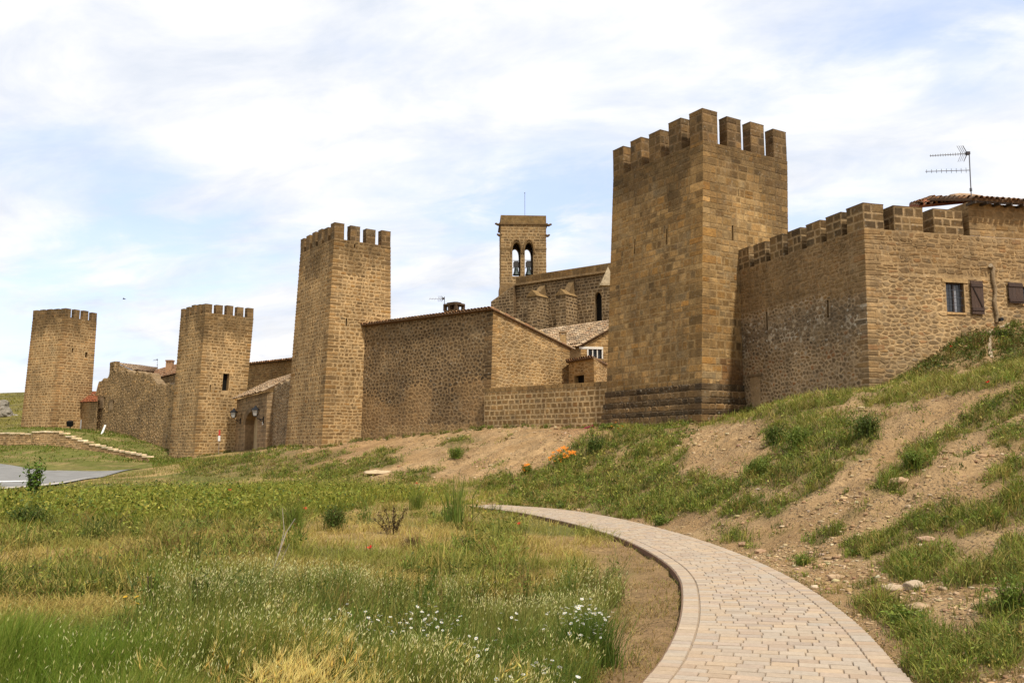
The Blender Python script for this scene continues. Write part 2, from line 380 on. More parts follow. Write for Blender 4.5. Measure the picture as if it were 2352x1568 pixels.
def interp(grid, x, y):
    x = np.asarray(x, float); y = np.asarray(y, float)
    i = np.clip(np.searchsorted(GX, x) - 1, 0, len(GX) - 2); j = np.clip(np.searchsorted(GY, y) - 1, 0, len(GY) - 2)
    fx = np.clip((x - GX[i]) / (GX[i + 1] - GX[i]), 0, 1); fy = np.clip((y - GY[j]) / (GY[j + 1] - GY[j]), 0, 1)
    return (grid[j, i] * (1 - fx) + grid[j, i + 1] * fx) * (1 - fy) + (grid[j + 1, i] * (1 - fx) + grid[j + 1, i + 1] * fx) * fy
def gz(x, y): return float(interp(ZZ, x, y))
def hit(px, py, d0=3.0, d1=110.0):
    """where the view ray through a picture point meets the ground"""
    u = (px - CX) / F; v = (CY - py) / F; dr = np.array([u, cp - v * sp, sp + v * cp]); Y = np.linspace(d0, d1, 6000)
    t = Y / dr[1]; z = H + t * dr[2]; x = t * dr[0]; k = np.where(z <= interp(ZZ, x, Y))[0]
    i = k[0] if len(k) else -1
    return Vector((x[i], Y[i], float(interp(ZZ, x[i], Y[i]))))
# ------------------------------------------------------------------ masonry
RNG = random.Random(11)
def vary(c, a, rng=RNG, al=0.0):
    k = 1 + rng.uniform(-a, a); h = rng.uniform(-.05, .05)
    return (c[0] * k * (1 + h), c[1] * k, c[2] * k * (1 - h * 1.5), al)
def lerp3(a, b, t): return tuple(a[i] * (1 - t) + b[i] * t for i in range(3))
def rows_for(zb, zt, h, rng=RNG):
    z = zb; r = [zb]
    while z < zt - 1e-4:
        z += rng.uniform(*h)
        if zt - z < h[0] * .6: z = zt
        r.append(min(z, zt))
    return r
def style(cols, mortar, h, w, gap=.02, jit=.012, dep=(.008, .03), warp=0.0, split=0.0, alpha=0.0, patch=.0, quoin=None, fn=None, simple=False, var=.16, rubble_to=None, cell=(.26, .2)):
    return dict(cols=cols, mortar=mortar, h=h, w=w, gap=gap, jit=jit, dep=dep, warp=warp, split=split, alpha=alpha, patch=patch, quoin=quoin, fn=fn, simple=simple, var=var, rubble_to=rubble_to, cell=cell)

def clip_half(poly, nx, ny, c):
    """keep the part of a polygon where nx*x + ny*y <= c"""
    o = []
    for i, p in enumerate(poly):
        q = poly[(i + 1) % len(poly)]; a = nx * p[0] + ny * p[1] - c; b = nx * q[0] + ny * q[1] - c
        if a <= 0: o.append(p)
        if (a < 0 < b) or (b < 0 < a): t = a / (a - b); o.append((p[0] + (q[0] - p[0]) * t, p[1] + (q[1] - p[1]) * t))
    return o
def rubble_cells(u0, u1, z0, z1, cw, ch, rng):
    nx, nz = max(2, int((u1 - u0) / cw)), max(2, int((z1 - z0) / ch)); cw = (u1 - u0) / nx; ch = (z1 - z0) / nz; S_ = {}
    for j in range(-2, nz + 2):
        for i in range(-2, nx + 2):
            if rng.random() < .10: continue
            S_[i, j] = ((i + .5 + (.5 if j % 2 else 0) + rng.uniform(-.40, .40)), (j + .5 + rng.uniform(-.40, .40)))
    out = []
    for (i, j), (x, y) in S_.items():
        if not (-.6 < x < nx + .6 and -.6 < y < nz + .6): continue
        p = [(x - 1.6, y - 1.5), (x + 1.6, y - 1.5), (x + 1.6, y + 1.5), (x - 1.6, y + 1.5)]
        for dj in (-2, -1, 0, 1, 2):
            for di in (-2, -1, 0, 1, 2):
                q = S_.get((i + di, j + dj))
                if q is None or (di == 0 and dj == 0): continue
                ax, ay = q[0] - x, q[1] - y; p = clip_half(p, ax, ay, ax * (x + q[0]) / 2 + ay * (y + q[1]) / 2)
                if len(p) < 3: break
            if len(p) < 3: break
        if len(p) >= 3: out.append([(u0 + a * cw, z0 + b * ch) for a, b in p])
    return out

def stone_face(mb, A, B, A2, B2, st, top=None, holes=(), rows=None, seed=0, ends=(True, True), reveal=.35, nstrip=14, breaks=()):
    """a wall face A->B along its foot (left to right seen from outside), A2, B2 above; top(s) gives its upper edge; holes are (s0, s1, z0, z1)"""
    A, B, A2, B2 = map(Vector, (A, B, A2, B2)); rng = random.Random(seed * 7919 + 5)
    zb, zt = A.z, A2.z
    nrm = (B - A).cross(A2 - A).normalized()
    def pos(s, z, off=0.0):
        t = (z - zb) / (zt - zb)
        p = (A.lerp(B, s)).lerp(A2.lerp(B2, s), t)
        return p + nrm * off
    tp = top or (lambda s: zt)
    mort = (*st['mortar'], st['alpha'])
    # backing face of mortar with openings
    ss = sorted(set([0.0, 1.0] + [h[0] for h in holes] + [h[1] for h in holes] + list(breaks) + [i / nstrip for i in range(1, nstrip)]))
    for s0, s1 in zip(ss, ss[1:]):
        lo_ = min(tp(s0), tp(s1))
        zs = [zb] + sorted(set([z for h in holes if h[0] <= (s0 + s1) / 2 <= h[1] for z in h[2:4]] + [zb + (zt - zb) * q_ / 20 for q_ in range(1, 20) if zb + (zt - zb) * q_ / 20 < lo_ - .05]))
        zs.append(None)
        for za, zc in zip(zs, zs[1:]):
            m = (s0 + s1) / 2
            if zc is not None and any(h[0] <= m <= h[1] and h[2] <= (za + zc) / 2 <= h[3] for h in holes): continue
            mc_ = mort
            if st['fn']:
                r_ = st['fn'](pos(m, za), m, (za + (zc if zc is not None else lo_)) / 2, st['mortar'], st['alpha'], rng); mc_ = (*r_[0], r_[1])
            mb.poly([pos(s0, za), pos(s1, za), pos(s1, tp(s1) if zc is None else zc), pos(s0, tp(s0) if zc is None else zc)], mc_)
    for s0, s1, z0, z1 in holes:
        q = [(s0, z0), (s1, z0), (s1, z1), (s0, z1)]
        for k in range(4):
            a, b = q[k], q[(k + 1) % 4]
            mb.poly([pos(*a), pos(*b), pos(*b, -reveal), pos(*a, -reveal)], vary(st['cols'][0], .1, rng))
    rows = rows or rows_for(zb, zt, st['h'], rng)
    ph = [rng.uniform(0, 6.28) for _ in range(8)]; wa = st['warp']
    def wz(u, z):
        if not wa: return z
        return z + wa * .6 * (math.sin(u * 1.3 + z * .7 + ph[0]) * .5 + math.sin(u * 3.9 - z * 3.1 + ph[1]) * .4 + math.sin(u * 9.1 + z * 5.3 + ph[2]) * .35)
    def wu(u, z):
        if not wa: return u
        return u + wa * (math.sin(z * 2.7 + u * .9 + ph[3]) * .5 + math.sin(z * 5.3 - u * 2.2 + ph[4]) * .4)
    def lay(pj, w_, h_, iq, dp, mx, my):
        ins = min(w_, h_) * .14; n = len(pj)
        k1 = max(.5, 1 - 2 * ins / w_); k2 = max(.5, 1 - 2 * ins / h_)
        W_ = (A - B).length
        base = [pos(x / wl_(y), y, -.004) for x, y in pj]
        if iq: frn = [pos((mx + (x - mx) * (1 - .02 / w_)) / wl_(y), my + (y - my) * (1 - .03 / h_), dp) for x, y in pj]
        else: frn = [pos((mx + (x - mx) * k1) / wl_(y), my + (y - my) * k2, dp + rng.uniform(-.25, .25) * dp) for x, y in pj]
        pc = frn[0]
        cbase = st['cols'][min(int(abs(rng.gauss(0, 1)) / 2.2 * len(st['cols'])), len(st['cols']) - 1)]
        if st['patch']:
            nv = noise.noise(pc * .45) + .5 * noise.noise(pc * 1.3); k = 1 + st['patch'] * nv; cbase = tuple(max(.01, x * k) for x in cbase)
        al = st['alpha']; mo_ = st['mortar']
        if st['fn']: cbase, al = st['fn'](pc, mx / W_, my, cbase, al, rng); mo_ = st['fn'](pc, mx / W_, my, mo_, al, rng)[0]
        col = vary(cbase, st['var'], rng, al); mcol = (*lerp3(mo_, col, .35 if not iq else .8), al)
        mb.add(base + frn, [(i, (i + 1) % n, n + (i + 1) % n, n + i) for i in range(n)], mcol)
        i0 = len(mb.v) - n; mb.f.append(tuple(range(i0, i0 + n))); mb.c.append(col)
    def wl_(z):
        t_ = (z - zb) / (zt - zb); return (A.lerp(A2, t_) - B.lerp(B2, t_)).length
    zru = st.get('rubble_to')
    if zru is not None:
        zru = min(zru, zt); W0 = wl_((zb + zru) / 2); q_ = st['quoin'] or (0, 0); ql = (q_[0] if ends[0] else 0) * .75; qr = (q_[0] if ends[1] else 0) * .75
        cw_, ch_ = st['cell']
        for p in rubble_cells(ql, W0 - qr, zb, zru, cw_, ch_, rng):
            for lim_ in ((-1, 0, -max(ql, .004)), (1, 0, W0 - max(qr, .004)), (0, -1, -zb), (0, 1, zru)):
                if len(p) >= 3: p = clip_half(p, *lim_)
            if len(p) < 3: continue
            mx = sum(x for x, y in p) / len(p); my = sum(y for x, y in p) / len(p)
            for h in holes:
                dx_ = (mx / W0 - (h[0] + h[1]) / 2) / ((h[1] - h[0]) / 2); dz_ = (my - (h[2] + h[3]) / 2) / ((h[3] - h[2]) / 2)
                if abs(dx_) < 1 and abs(dz_) < 1: p = []; break
                if abs(dx_) > abs(dz_): p = clip_half(p, 1, 0, h[0] * W0 - .005) if dx_ < 0 else clip_half(p, -1, 0, -h[1] * W0 - .005)
                else: p = clip_half(p, 0, 1, h[2] - .005) if dz_ < 0 else clip_half(p, 0, -1, -h[3] - .005)
            if len(p) < 3: continue
            mx = sum(x for x, y in p) / len(p); my = sum(y for x, y in p) / len(p); w_ = max(x for x, y in p) - min(x for x, y in p); h_ = max(y for x, y in p) - min(y for x, y in p)
            if w_ < .06 or h_ < .05 or my + h_ * .3 > tp(max(0, min(1, mx / W0))): continue
            g = st['gap'] * rng.uniform(.35, .8); kx, kz = max(.4, 1 - 2 * g / w_), max(.4, 1 - 2 * g / h_)
            p = [(mx + (x - mx) * kx, my + (y - my) * kz) for x, y in p]; rr_ = []
            for i in range(len(p)):                          # knock the corners off
                a_, b_, c_ = p[i - 1], p[i], p[(i + 1) % len(p)]; f = rng.uniform(.12, .3)
                rr_.append((b_[0] + (a_[0] - b_[0]) * f, b_[1] + (a_[1] - b_[1]) * f)); rr_.append((b_[0] + (c_[0] - b_[0]) * f, b_[1] + (c_[1] - b_[1]) * f))
            rr_ = [(x, min(y, tp(max(0, min(1, x / W0))) + .004)) for x, y in rr_]
            lay(rr_, w_, h_, False, rng.uniform(*st['dep']), mx, my)
    for ri, (za, zc) in enumerate(zip(rows, rows[1:])):
        tm = ((za + zc) / 2 - zb) / (zt - zb)
        W = (A.lerp(A2, tm) - B.lerp(B2, tm)).length
        u = 0.0; us = [0.0]
        q = st['quoin']
        if q and ends[0]: us.append(q[ri % 2])
        last = q[(ri + 1) % 2] if (q and ends[1]) else 0
        while True:
            stp = rng.uniform(*st['w']) if rng.random() > .12 else rng.uniform(st['w'][0] * .6, st['w'][0])
            if us[-1] + stp > W - last - st['w'][0] * .6: break
            us.append(us[-1] + stp)
        if last: us.append(W - last)
        us.append(W)
        cells = []
        if zru is not None and za < zru - .02: us_keep = [k_ for k_ in range(len(us) - 1) if q and ((k_ == 0 and ends[0]) or (k_ == len(us) - 2 and ends[1]))]
        else: us_keep = range(len(us) - 1)
        for i, (u0, u1) in enumerate(zip(us, us[1:])):
            if i not in us_keep: continue
            iq = (q and ((i == 0 and ends[0]) or (i == len(us) - 2 and ends[1])))
            if st['split'] and not iq and rng.random() < st['split']:
                zm = za + (zc - za) * rng.uniform(.35, .65); cells += [(u0, u1, za, zm, False), (u0, u1, zm, zc, False)]
            else: cells.append((u0, u1, za, zc, iq))
        for u0, u1, z0, z1, iq in cells:
            parts = [(u0, u1)]
            for h in holes:
                if z1 > h[2] + .02 and z0 < h[3] - .02:
                    np_ = []
                    for a, b in parts:
                        ha, hb = h[0] * W, h[1] * W
                        if b <= ha or a >= hb: np_.append((a, b)); continue
                        if ha - a > .05: np_.append((a, ha))
                        if b - hb > .05: np_.append((hb, b))
                    parts = np_
            for a, b in parts:
                g = st['gap'] / 2; j = st['jit'] * (.4 if iq else 1)
                s_m = (a + b) / 2 / W
                lim = min(tp(max(0, min(1, a / W))), tp(max(0, min(1, b / W))), tp(s_m))
                if lim - z0 < .07: continue
                z1c = min(z1, lim + g)
                dp = rng.uniform(*st['dep'])
                if iq: dp = max(st['dep'][1] * .8, .012)
                ea, eb = a + g, b - g
                if a <= 0 and ends[0]: ea = -dp
                if b >= W - 1e-6 and ends[1]: eb = W + dp
                w_, h_ = eb - ea, (z1c - z0) - 2 * g
                if w_ < .03 or h_ < .025: continue
                if st['simple']: pts = [(ea, z0 + g), (eb, z0 + g), (eb, z1c - g), (ea, z1c - g)]
                else:
                    c = min(w_, h_) * rng.uniform(.12, .3) * (.4 if iq else 1)
                    x0, x1, y0, y1 = ea, eb, z0 + g, z1c - g
                    pts = [(x0 + c, y0), (x1 - c, y0), (x1, y0 + c), (x1, y1 - c), (x1 - c, y1), (x0 + c, y1), (x0, y1 - c), (x0, y0 + c)]
                pj = []
                fixl = a <= 0 and ends[0]; fixr = b >= W - 1e-6 and ends[1]
                for x, y in pts:
                    jx = 0 if (fixl and x < ea + .05) or (fixr and x > eb - .05) else rng.uniform(-j, j)
                    X = x + jx; Y = y + rng.uniform(-j, j)
                    if not iq: X, Y = (wu(X, Y) if 0.1 < X < W - .1 else X), wz(X, Y)
                    X = min(max(X, -dp if fixl else 0.004), W + dp if fixr else W - .004)
                    Y = min(max(Y, zb), max(zb + .01, tp(max(0, min(1, X / W))) + .004))
                    pj.append((X, Y))
                mx = sum(p[0] for p in pj) / len(pj); my = sum(p[1] for p in pj) / len(pj)
                lay(pj, w_, h_, iq, dp, mx, my)
    return pos

def stone_block(mb, O, d, lu, lv, z0, z1, st, seed=0, rows=None):
    """free-standing block of masonry: front from O along d, lv deep to the left of the outward normal"""
    O = Vector(O); d = Vector(d).normalized(); n = d.cross(Vector((0, 0, 1))); c = [O, O + d * lu, O + d * lu - n * lv, O - n * lv]
    rows = rows or rows_for(z0, z1, st['h'], random.Random(seed))
    for k in range(4):
        a, b = c[k], c[(k + 1) % 4]
        stone_face(mb, (a.x, a.y, z0), (b.x, b.y, z0), (a.x, a.y, z1), (b.x, b.y, z1), st, rows=rows, seed=seed * 4 + k)
    e = .012
    cc = [(p + (p - sum(c, Vector()) / 4).normalized() * .02) for p in c]
    mb.poly([Vector((p.x, p.y, z1 + e)) for p in cc], vary(st['cols'][0], .1, RNG, st['alpha']))
    for k in range(4):
        a, b = cc[k], cc[(k + 1) % 4]
        mb.poly([Vector((a.x, a.y, z1 - .03)), Vector((b.x, b.y, z1 - .03)), Vector((b.x, b.y, z1 + e)), Vector((a.x, a.y, z1 + e))], vary(st['cols'][0], .1, RNG, st['alpha']))

# palettes (linear)
TAN = [(.345, .232, .105), (.295, .192, .082), (.375, .258, .122), (.24, .160, .070), (.315, .20, .078), (.295, .218, .118), (.35, .205, .068), (.19, .13, .062)]
HONEY = [(.285, .190, .090), (.245, .162, .076), (.325, .222, .110), (.205, .136, .064), (.28, .170, .066), (.345, .24, .125)]
CRUST = (.115, .078, .036)
M_TAN = (.325, .235, .122); M_HON = (.46, .345, .20)
def crust_fn(ztop, depth, power=1.0, extra=None, amt=.85):
    def f(p, s, z, c, al, rng):
        t = max(0.0, 1 - (ztop - z) / depth)
        k = min(1, max(0, t * 1.1 + 1.3 * noise.noise(Vector((p.x * .9, p.y * .9, p.z * .45))) * (t > 0) - .05))
        c = lerp3(c, CRUST, amt * k ** power * rng.uniform(.75, 1))
        if extra: c, al = extra(p, s, z, c, al, rng)
        return c, al
    return f
MERLON = style([(.135, .092, .045), (.165, .112, .053), (.108, .075, .038), (.21, .14, .066)], (.20, .142, .082), (.28, .46), (.30, .6), .014, .012, (.005, .018), alpha=.2, var=.2, simple=True)

def plain_quad(mb, a, b, c, d, col): mb.poly([Vector(p) for p in (a, b, c, d)], col)

def dark_opening(name, parent, pos, s0, s1, z0, z1, off, mat=BLACK, col=(.012, .010, .008)):
    m = MB(); m.poly([pos(s0 - .002, z0 - .01, off), pos(s1 + .002, z0 - .01, off), pos(s1 + .002, z1 + .01, off), pos(s0 - .002, z1 + .01, off)], col)
    return m.build(name, mat, parent)

def make_tower(label, D, azl, pxt, pxb, ypar, ymer, ybase, st, nl, nr, merl=MERLON, gapk=.68, bat=.45, slitL=(), slitR=(), sink=1.6, mat=STONE, ledges=(), mth=.5):
    azr = azl + 90
    zt = zat(ypar, D); zm = zat(ymer, D)
    Ct = Vector((Xat(pxt[1], D, zt), D, zt)); dl, dr = azv(azl), azv(azr)
    wl = along(pxt[0], Ct.x, Ct.y, dl.x, dl.y, zt); wr = along(pxt[2], Ct.x, Ct.y, dr.x, dr.y, zt)
    Lt, Rt = Ct + dl * wl, Ct + dr * wr
    zb = zat(ybase, D - bat)
    def b(px, Y): return Vector((Xat(px, Y, zb), Y, zb))
    Cb, Lb, Rb = b(pxb[1], D - bat), b(pxb[0], Lt.y - bat * .1), b(pxb[2], Rt.y - bat * .5)
    ext = lambda t, q: q + (q - t) * (sink / (t.z - q.z))
    Cb, Lb, Rb = ext(Ct, Cb), ext(Lt, Lb), ext(Rt, Rb)
    Kt, Kb = Lt + Rt - Ct, Lb + Rb - Cb
    root = empty('fortress_tower', (Cb.x, Cb.y, zb), label, 'tower', 'square wall towers')
    mb = MB(); rows = rows_for(Cb.z, zt, st['h'], random.Random(int(D)))
    def holes(A, B, sl):
        o = []
        W = (Vector((A.x, A.y, 0)) - Vector((B.x, B.y, 0))).length
        for px, y, wd, hp in sl:
            dd = (B - A); L = along(px, A.x, A.y, dd.x, dd.y, zat(y, (A.y + B.y) / 2)); Yh = A.y + dd.y * L
            L = along(px, A.x, A.y, dd.x, dd.y, zat(y, Yh))
            z0, z1 = zat(y + hp / 2, Yh), zat(y - hp / 2, Yh); o.append((L - wd / 2 / W, L + wd / 2 / W, z0, z1))
        return o
    hl, hr = holes(Lt, Ct, slitL), holes(Ct, Rt, slitR)
    pl = stone_face(mb, Lb, Cb, Lt, Ct, st, holes=hl, rows=rows, seed=int(D))
    pr = stone_face(mb, Cb, Rb, Ct, Rt, st, holes=hr, rows=rows, seed=int(D) + 1)
    mo = (*st['cols'][0], st['alpha'])
    for p, q, r, s in ((Rb, Kb, Kt, Rt), (Kb, Lb, Lt, Kt)): plain_quad(mb, p, q, r, s, mo)
    mb.poly([Lt, Ct, Rt, Kt], mo)
    shaft = mb.build('shaft', mat, root)
    for hs_, ps in ((hl, pl), (hr, pr)):
        for h in hs_:
            big = (h[3] - h[2]) > 1.0 and (h[1] - h[0]) > .12
            dark_opening('window' if big else 'arrow_slit', root, ps, *h, -.34)
    for zl, out, hh in ledges:                       # stepped plinth: one course of stones standing proud all round
        pass
    # merlons along both outer faces; the corner one is shared
    k = 0
    ml = wl / (nl + (nl - 1) * gapk); mr = wr / (nr + (nr - 1) * gapk)
    def one(O, dd, lu, lv):
        nonlocal k
        m = MB(); k += 1
        stone_block(m, O, dd, lu * RNG.uniform(.96, 1.0), lv, zt + .003, zm + RNG.uniform(-.09, .04), merl, seed=int(D) * 50 + k)
        m.build('merlon', mat, root)
    fl = -dl                                          # along the left face, left to right
    for i in range(nl - 1):
        one(Lt + fl * (i * ml * (1 + gapk)), fl, ml, mth)
    one(Ct - fl * ml, fl, ml, mr)
    for i in range(1, nr):
        one(Ct + dr * (i * mr * (1 + gapk)), dr, mr, min(mth, .47))
    return dict(root=root, Ct=Ct, Lt=Lt, Rt=Rt, Cb=Cb, Lb=Lb, Rb=Rb, dl=dl, dr=dr, zt=zt, zb=zb, wl=wl, wr=wr)

# --- the four towers
z4 = zat(322, 36)
def t4_extra(p, s, z, c, al, rng):
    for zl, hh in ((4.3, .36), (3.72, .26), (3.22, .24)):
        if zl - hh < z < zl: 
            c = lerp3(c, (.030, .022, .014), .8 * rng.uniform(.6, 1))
    if z < 4.3: c = lerp3(c, (.17, .112, .052), .45); al = .35
    if z < 5.4 and p.x > 8.6: c = lerp3(c, (.13, .06, .025), .6)  # shade at the joint with the battlement wall, painted dark reddish
    if z > z4 - 4.6: 
        k = .55 * max(0, noise.noise(Vector((p.x * .8, p.y * .8, p.z * .35))) + .15); c = lerp3(c, CRUST, k)
    return c, al
ST4 = style(TAN, M_TAN, (.18, .40), (.20, .62), .020, .012, (.004, .014), alpha=.14, patch=.22, quoin=(.42, .8), fn=crust_fn(z4, 3.4, .7, t4_extra, .92), split=.05, simple=True, var=.25)
T4 = make_tower('tallest and nearest square stone tower, right of centre, with blackened courses round its foot', 36, -31.5, (1409, 1615, 1808), (1391, 1612, 1814), 322, 250, 975, ST4, 5, 4,
                bat=.5, mth=.66, slitL=((1538.5, 545, .09, 35), (1465.5, 567, .09, 34)), slitR=((1689, 537, .10, 35),))
ST3 = style(HONEY, M_HON, (.17, .29), (.2, .48), .055, .026, (.006, .022), warp=.05, alpha=.1, patch=.2, quoin=(.4, .7), fn=crust_fn(zat(556, 52), 2.2, .9), split=.06, var=.24)
T3 = make_tower('square honey stone tower at the left end of the big stone house wall', 52, -36, (690, 768, 897), (655, 738, 897), 547, 512, 1032, ST3, 6, 4,
                bat=.6, slitL=((725, 741, .09, 18),), slitR=((799.5, 741, .09, 18), (815, 565, .09, 9)))
ST2 = style(HONEY, M_HON, (.2, .32), (.26, .58), .075, .03, (.008, .026), warp=.06, alpha=.1, patch=.22, quoin=(.45, .75), fn=crust_fn(zat(720, 74), 2.4, .9), simple=True, var=.24)
T2 = make_tower('square stone tower beside the arched gate, with one dark tall window', 74, -47, (415, 472, 582), (388, 445, 553), 717, 695, 1052, ST2, 5, 5,
                bat=.6, slitL=(), slitR=((525.5, 877.5, .62, 39), (490, 892, .12, 17)))
ST1 = style([lerp3(c, (.33, .20, .10), .4) for c in HONEY], M_HON, (.22, .36), (.3, .66), .085, .03, (.008, .026), warp=.06, alpha=.08, patch=.22, quoin=(.5, .8), fn=crust_fn(zat(730, 94), 2.6, .9), simple=True, var=.24)
T1 = make_tower('farthest square stone tower at the left end of the town wall', 94, -65, (75, 150, 222), (47, 117, 205), 727, 706, 988, ST1, 5, 4,
                bat=.7, slitR=((170, 805, .2, 11), (200, 815, .3, 12)))

# stepped plinth of the nearest tower: three low courses standing proud
def plinth():
    root = T4['root']; t = lambda z: (z - T4['Cb'].z) / (T4['zt'] - T4['Cb'].z)
    def at(b, tt, z): return b.lerp(tt, t(z))
    outl = T4['dr'] * -1; outr = T4['dl'] * -1
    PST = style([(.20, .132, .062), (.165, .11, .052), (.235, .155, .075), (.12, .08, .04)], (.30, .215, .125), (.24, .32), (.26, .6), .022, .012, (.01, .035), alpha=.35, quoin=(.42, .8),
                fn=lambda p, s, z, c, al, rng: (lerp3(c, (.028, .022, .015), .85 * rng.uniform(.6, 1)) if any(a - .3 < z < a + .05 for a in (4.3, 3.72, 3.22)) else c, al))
    m = MB()
    for q, (z1, o) in enumerate(((4.3, .07), (3.72, .15), (3.22, .23))):
        z0 = (3.72, 3.22, 1.0)[q]
        P = {}
        for key, bb, tt, v in (('L', 'Lb', 'Lt', outl * o), ('C', 'Cb', 'Ct', outl * o + outr * o), ('R', 'Rb', 'Rt', outr * o)):
            for nm, z in (('0', z0), ('1', z1)): P[key + nm] = at(T4[bb], T4[tt], z) + v
        rr = rows_for(z0, z1, (.24, .32), random.Random(q))
        stone_face(m, P['L0'], P['C0'], P['L1'], P['C1'], PST, rows=rr, seed=900 + q)
        stone_face(m, P['C0'], P['R0'], P['C1'], P['R1'], PST, rows=rr, seed=910 + q)
        top = [at(T4[bb], T4[tt], z1) for bb, tt in (('Lb', 'Lt'), ('Cb', 'Ct'), ('Rb', 'Rt'))]
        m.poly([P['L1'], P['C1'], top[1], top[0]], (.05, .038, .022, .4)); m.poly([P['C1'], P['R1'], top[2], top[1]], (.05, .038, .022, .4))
        m.poly([P['L0'], P['L1'], top[0], top[0] - Vector((0, 0, z1 - z0))], (.12, .08, .04, .3))
    m.build('plinth', STONE, root)
plinth()

def wall_obj(name, label, cat, loc, group=None): return empty(name, loc, label, cat, group)

# --- curtain wall with battlements right of the nearest tower, turning the corner into the house
RUB = [(.235, .172, .10), (.19, .138, .080), (.285, .212, .128), (.14, .102, .062), (.25, .165, .08), (.235, .188, .13), (.27, .15, .075)]
M_RUB = (.40, .315, .215)
w5z = zat(530, 29.95)
A5 = T4['Ct'] + T4['dr'] * along(1697, T4['Ct'].x, T4['Ct'].y, T4['dr'].x, T4['dr'].y, w5z)
dw = azv(-18.4) * -1
L5 = along(1985, A5.x, A5.y, dw.x, dw.y, w5z)
B5 = A5 + dw * L5; d5r = azv(76)
L5r = 11.0; E5 = B5 + d5r * L5r
w5m = zat(466, B5.y)
def w5_fn(p, s, z, c, al, rng):
    if z > w5z - 2.1 + .3 * noise.noise(p * .7): return lerp3(c, (.21, .14, .064), .65), .12
    k = noise.noise(Vector((p.x * .6, p.y * .6, p.z * .9)) + Vector((3, 1, 2)))
    band = max(0, 1 - abs(z - (w5z - 3.0)) / 1.1)
    al = .25 + .75 * band
    c = lerp3(c, (.125, .105, .082), min(.8, .7 * band + .25 * max(0, k)))
    if rng.random() < .16 * band: c = (.40, .36, .30)
    return c, al
ST5 = style(RUB, M_RUB, (.13, .25), (.12, .34),   .036, .036, (.005, .02), warp=.07, split=.22, alpha=.35, patch=.3, quoin=(.36, .58), fn=w5_fn, rubble_to=w5z - 1.9, cell=(.20, .155))
root5 = wall_obj('battlement_wall', 'rubble stone wall with seven stepping merlons right of the nearest tower', 'wall', (B5.x, B5.y, 3.0))
m = MB()
def v3(p, z): return Vector((p.x, p.y, z))
zb5 = 1.6
def spx(A, dd, L, px, z): return along(px, A.x, A.y, dd.x, dd.y, z) / L
def zpx(A, dd, L, s, y): return zat(y, A.y + dd.y * L * s)
h5 = []
for px, y, hp in ((1903, 710, 40), (1763, 737, 42)):
    s = spx(A5, dw, L5, px, zat(y, 32)); h5.append((s - .065 / L5, s + .065 / L5, zpx(A5, dw, L5, s, y + hp / 2), zpx(A5, dw, L5, s, y - hp / 2)))
rows5 = rows_for(zb5, w5z, ST5['h'], random.Random(55))
bt5 = .28
Ab, Bb, Eb = v3(A5, zb5) , v3(B5, zb5) + Vector((-.03 * L5 * 0 - .25, -.3, 0)), v3(E5, zb5) + Vector((0, -.25, 0))
p5 = stone_face(m, Ab, Bb, v3(A5, w5z), v3(B5, w5z), ST5, holes=h5, rows=rows5, seed=51, ends=(False, True))
m.poly([v3(A5, w5z), v3(B5, w5z), v3(B5, w5z) + d5r * .9, v3(A5, w5z) + d5r * .9], (.2, .15, .09, .3))
m.poly([v3(B5, w5z), v3(B5, w5z) + d5r * 5.0, v3(B5, w5z) + d5r * 5.0 + azv(-14) * 3, v3(B5, w5z) + azv(-14) * 3], (.2, .15, .09, .3))
m.poly([v3(A5, zb5) + d5r * .9, v3(B5, zb5) + d5r * .9, v3(B5, w5z) + d5r * .9, v3(A5, w5z) + d5r * .9], (.2, .15, .09, .3))
m.build('wall', STONE, root5)
for h in h5: dark_opening('arrow_slit', root5, p5, *h, -.30, BLACK, (.03, .03, .032))
# bricked-up doorway low in the wall
s0, s1 = spx(A5, dw, L5, 1726, 4.0), spx(A5, dw, L5, 1749, 4.0)
m = MB(); zz0, zz1 = 2.6, zpx(A5, dw, L5, s0, 866)
o5 = p5
m.add([o5(s0, zz0, .03), o5(s1, zz0, .03), o5(s1, zz1, .03), o5(s0, zz1, .03), o5(s0, zz0, -.05), o5(s1, zz0, -.05), o5(s1, zz1, -.05), o5(s0, zz1, -.05)],
      [(0, 1, 2, 3), (0, 3, 7, 4), (1, 5, 6, 2), (3, 2, 6, 7)], (.36, .27, .165, .4))
m.add([o5(s0 - .02, zz1, .07), o5(s1 + .02, zz1, .07), o5(s1 + .02, zz1 + .09, .07), o5(s0 - .02, zz1 + .09, .07), o5(s0 - .02, zz1, -.02), o5(s1 + .02, zz1, -.02), o5(s1 + .02, zz1 + .09, -.02), o5(s0 - .02, zz1 + .09, -.02)],
      [(0, 1, 2, 3), (0, 3, 7, 4), (1, 5, 6, 2), (3, 2, 6, 7), (0, 4, 5, 1)], (.2, .15, .09, .2))
m.build('blocked_door', STONE, root5)
M5 = style(MERLON['cols'], (.36, .275, .17), (.26, .31), (.3, .52), .02, .012, (.005, .02), alpha=.28, var=.3, simple=True)
k = 0
fr = L5 / (7 + 6 * .42)
for i in range(7):
    m = MB(); zt_ = w5m + RNG.uniform(-.03, .02)
    if i == 6: stone_block(m, A5 + dw * (L5 - fr * 1.05), dw, fr * 1.05, .80, w5z + .003, zt_, M5, seed=560 + i)
    else: stone_block(m, A5 + dw * (i * fr * 1.42), dw, fr, .62, w5z + .003, zt_ - .02, M5, seed=560 + i)
    m.build('merlon', STONE, root5)

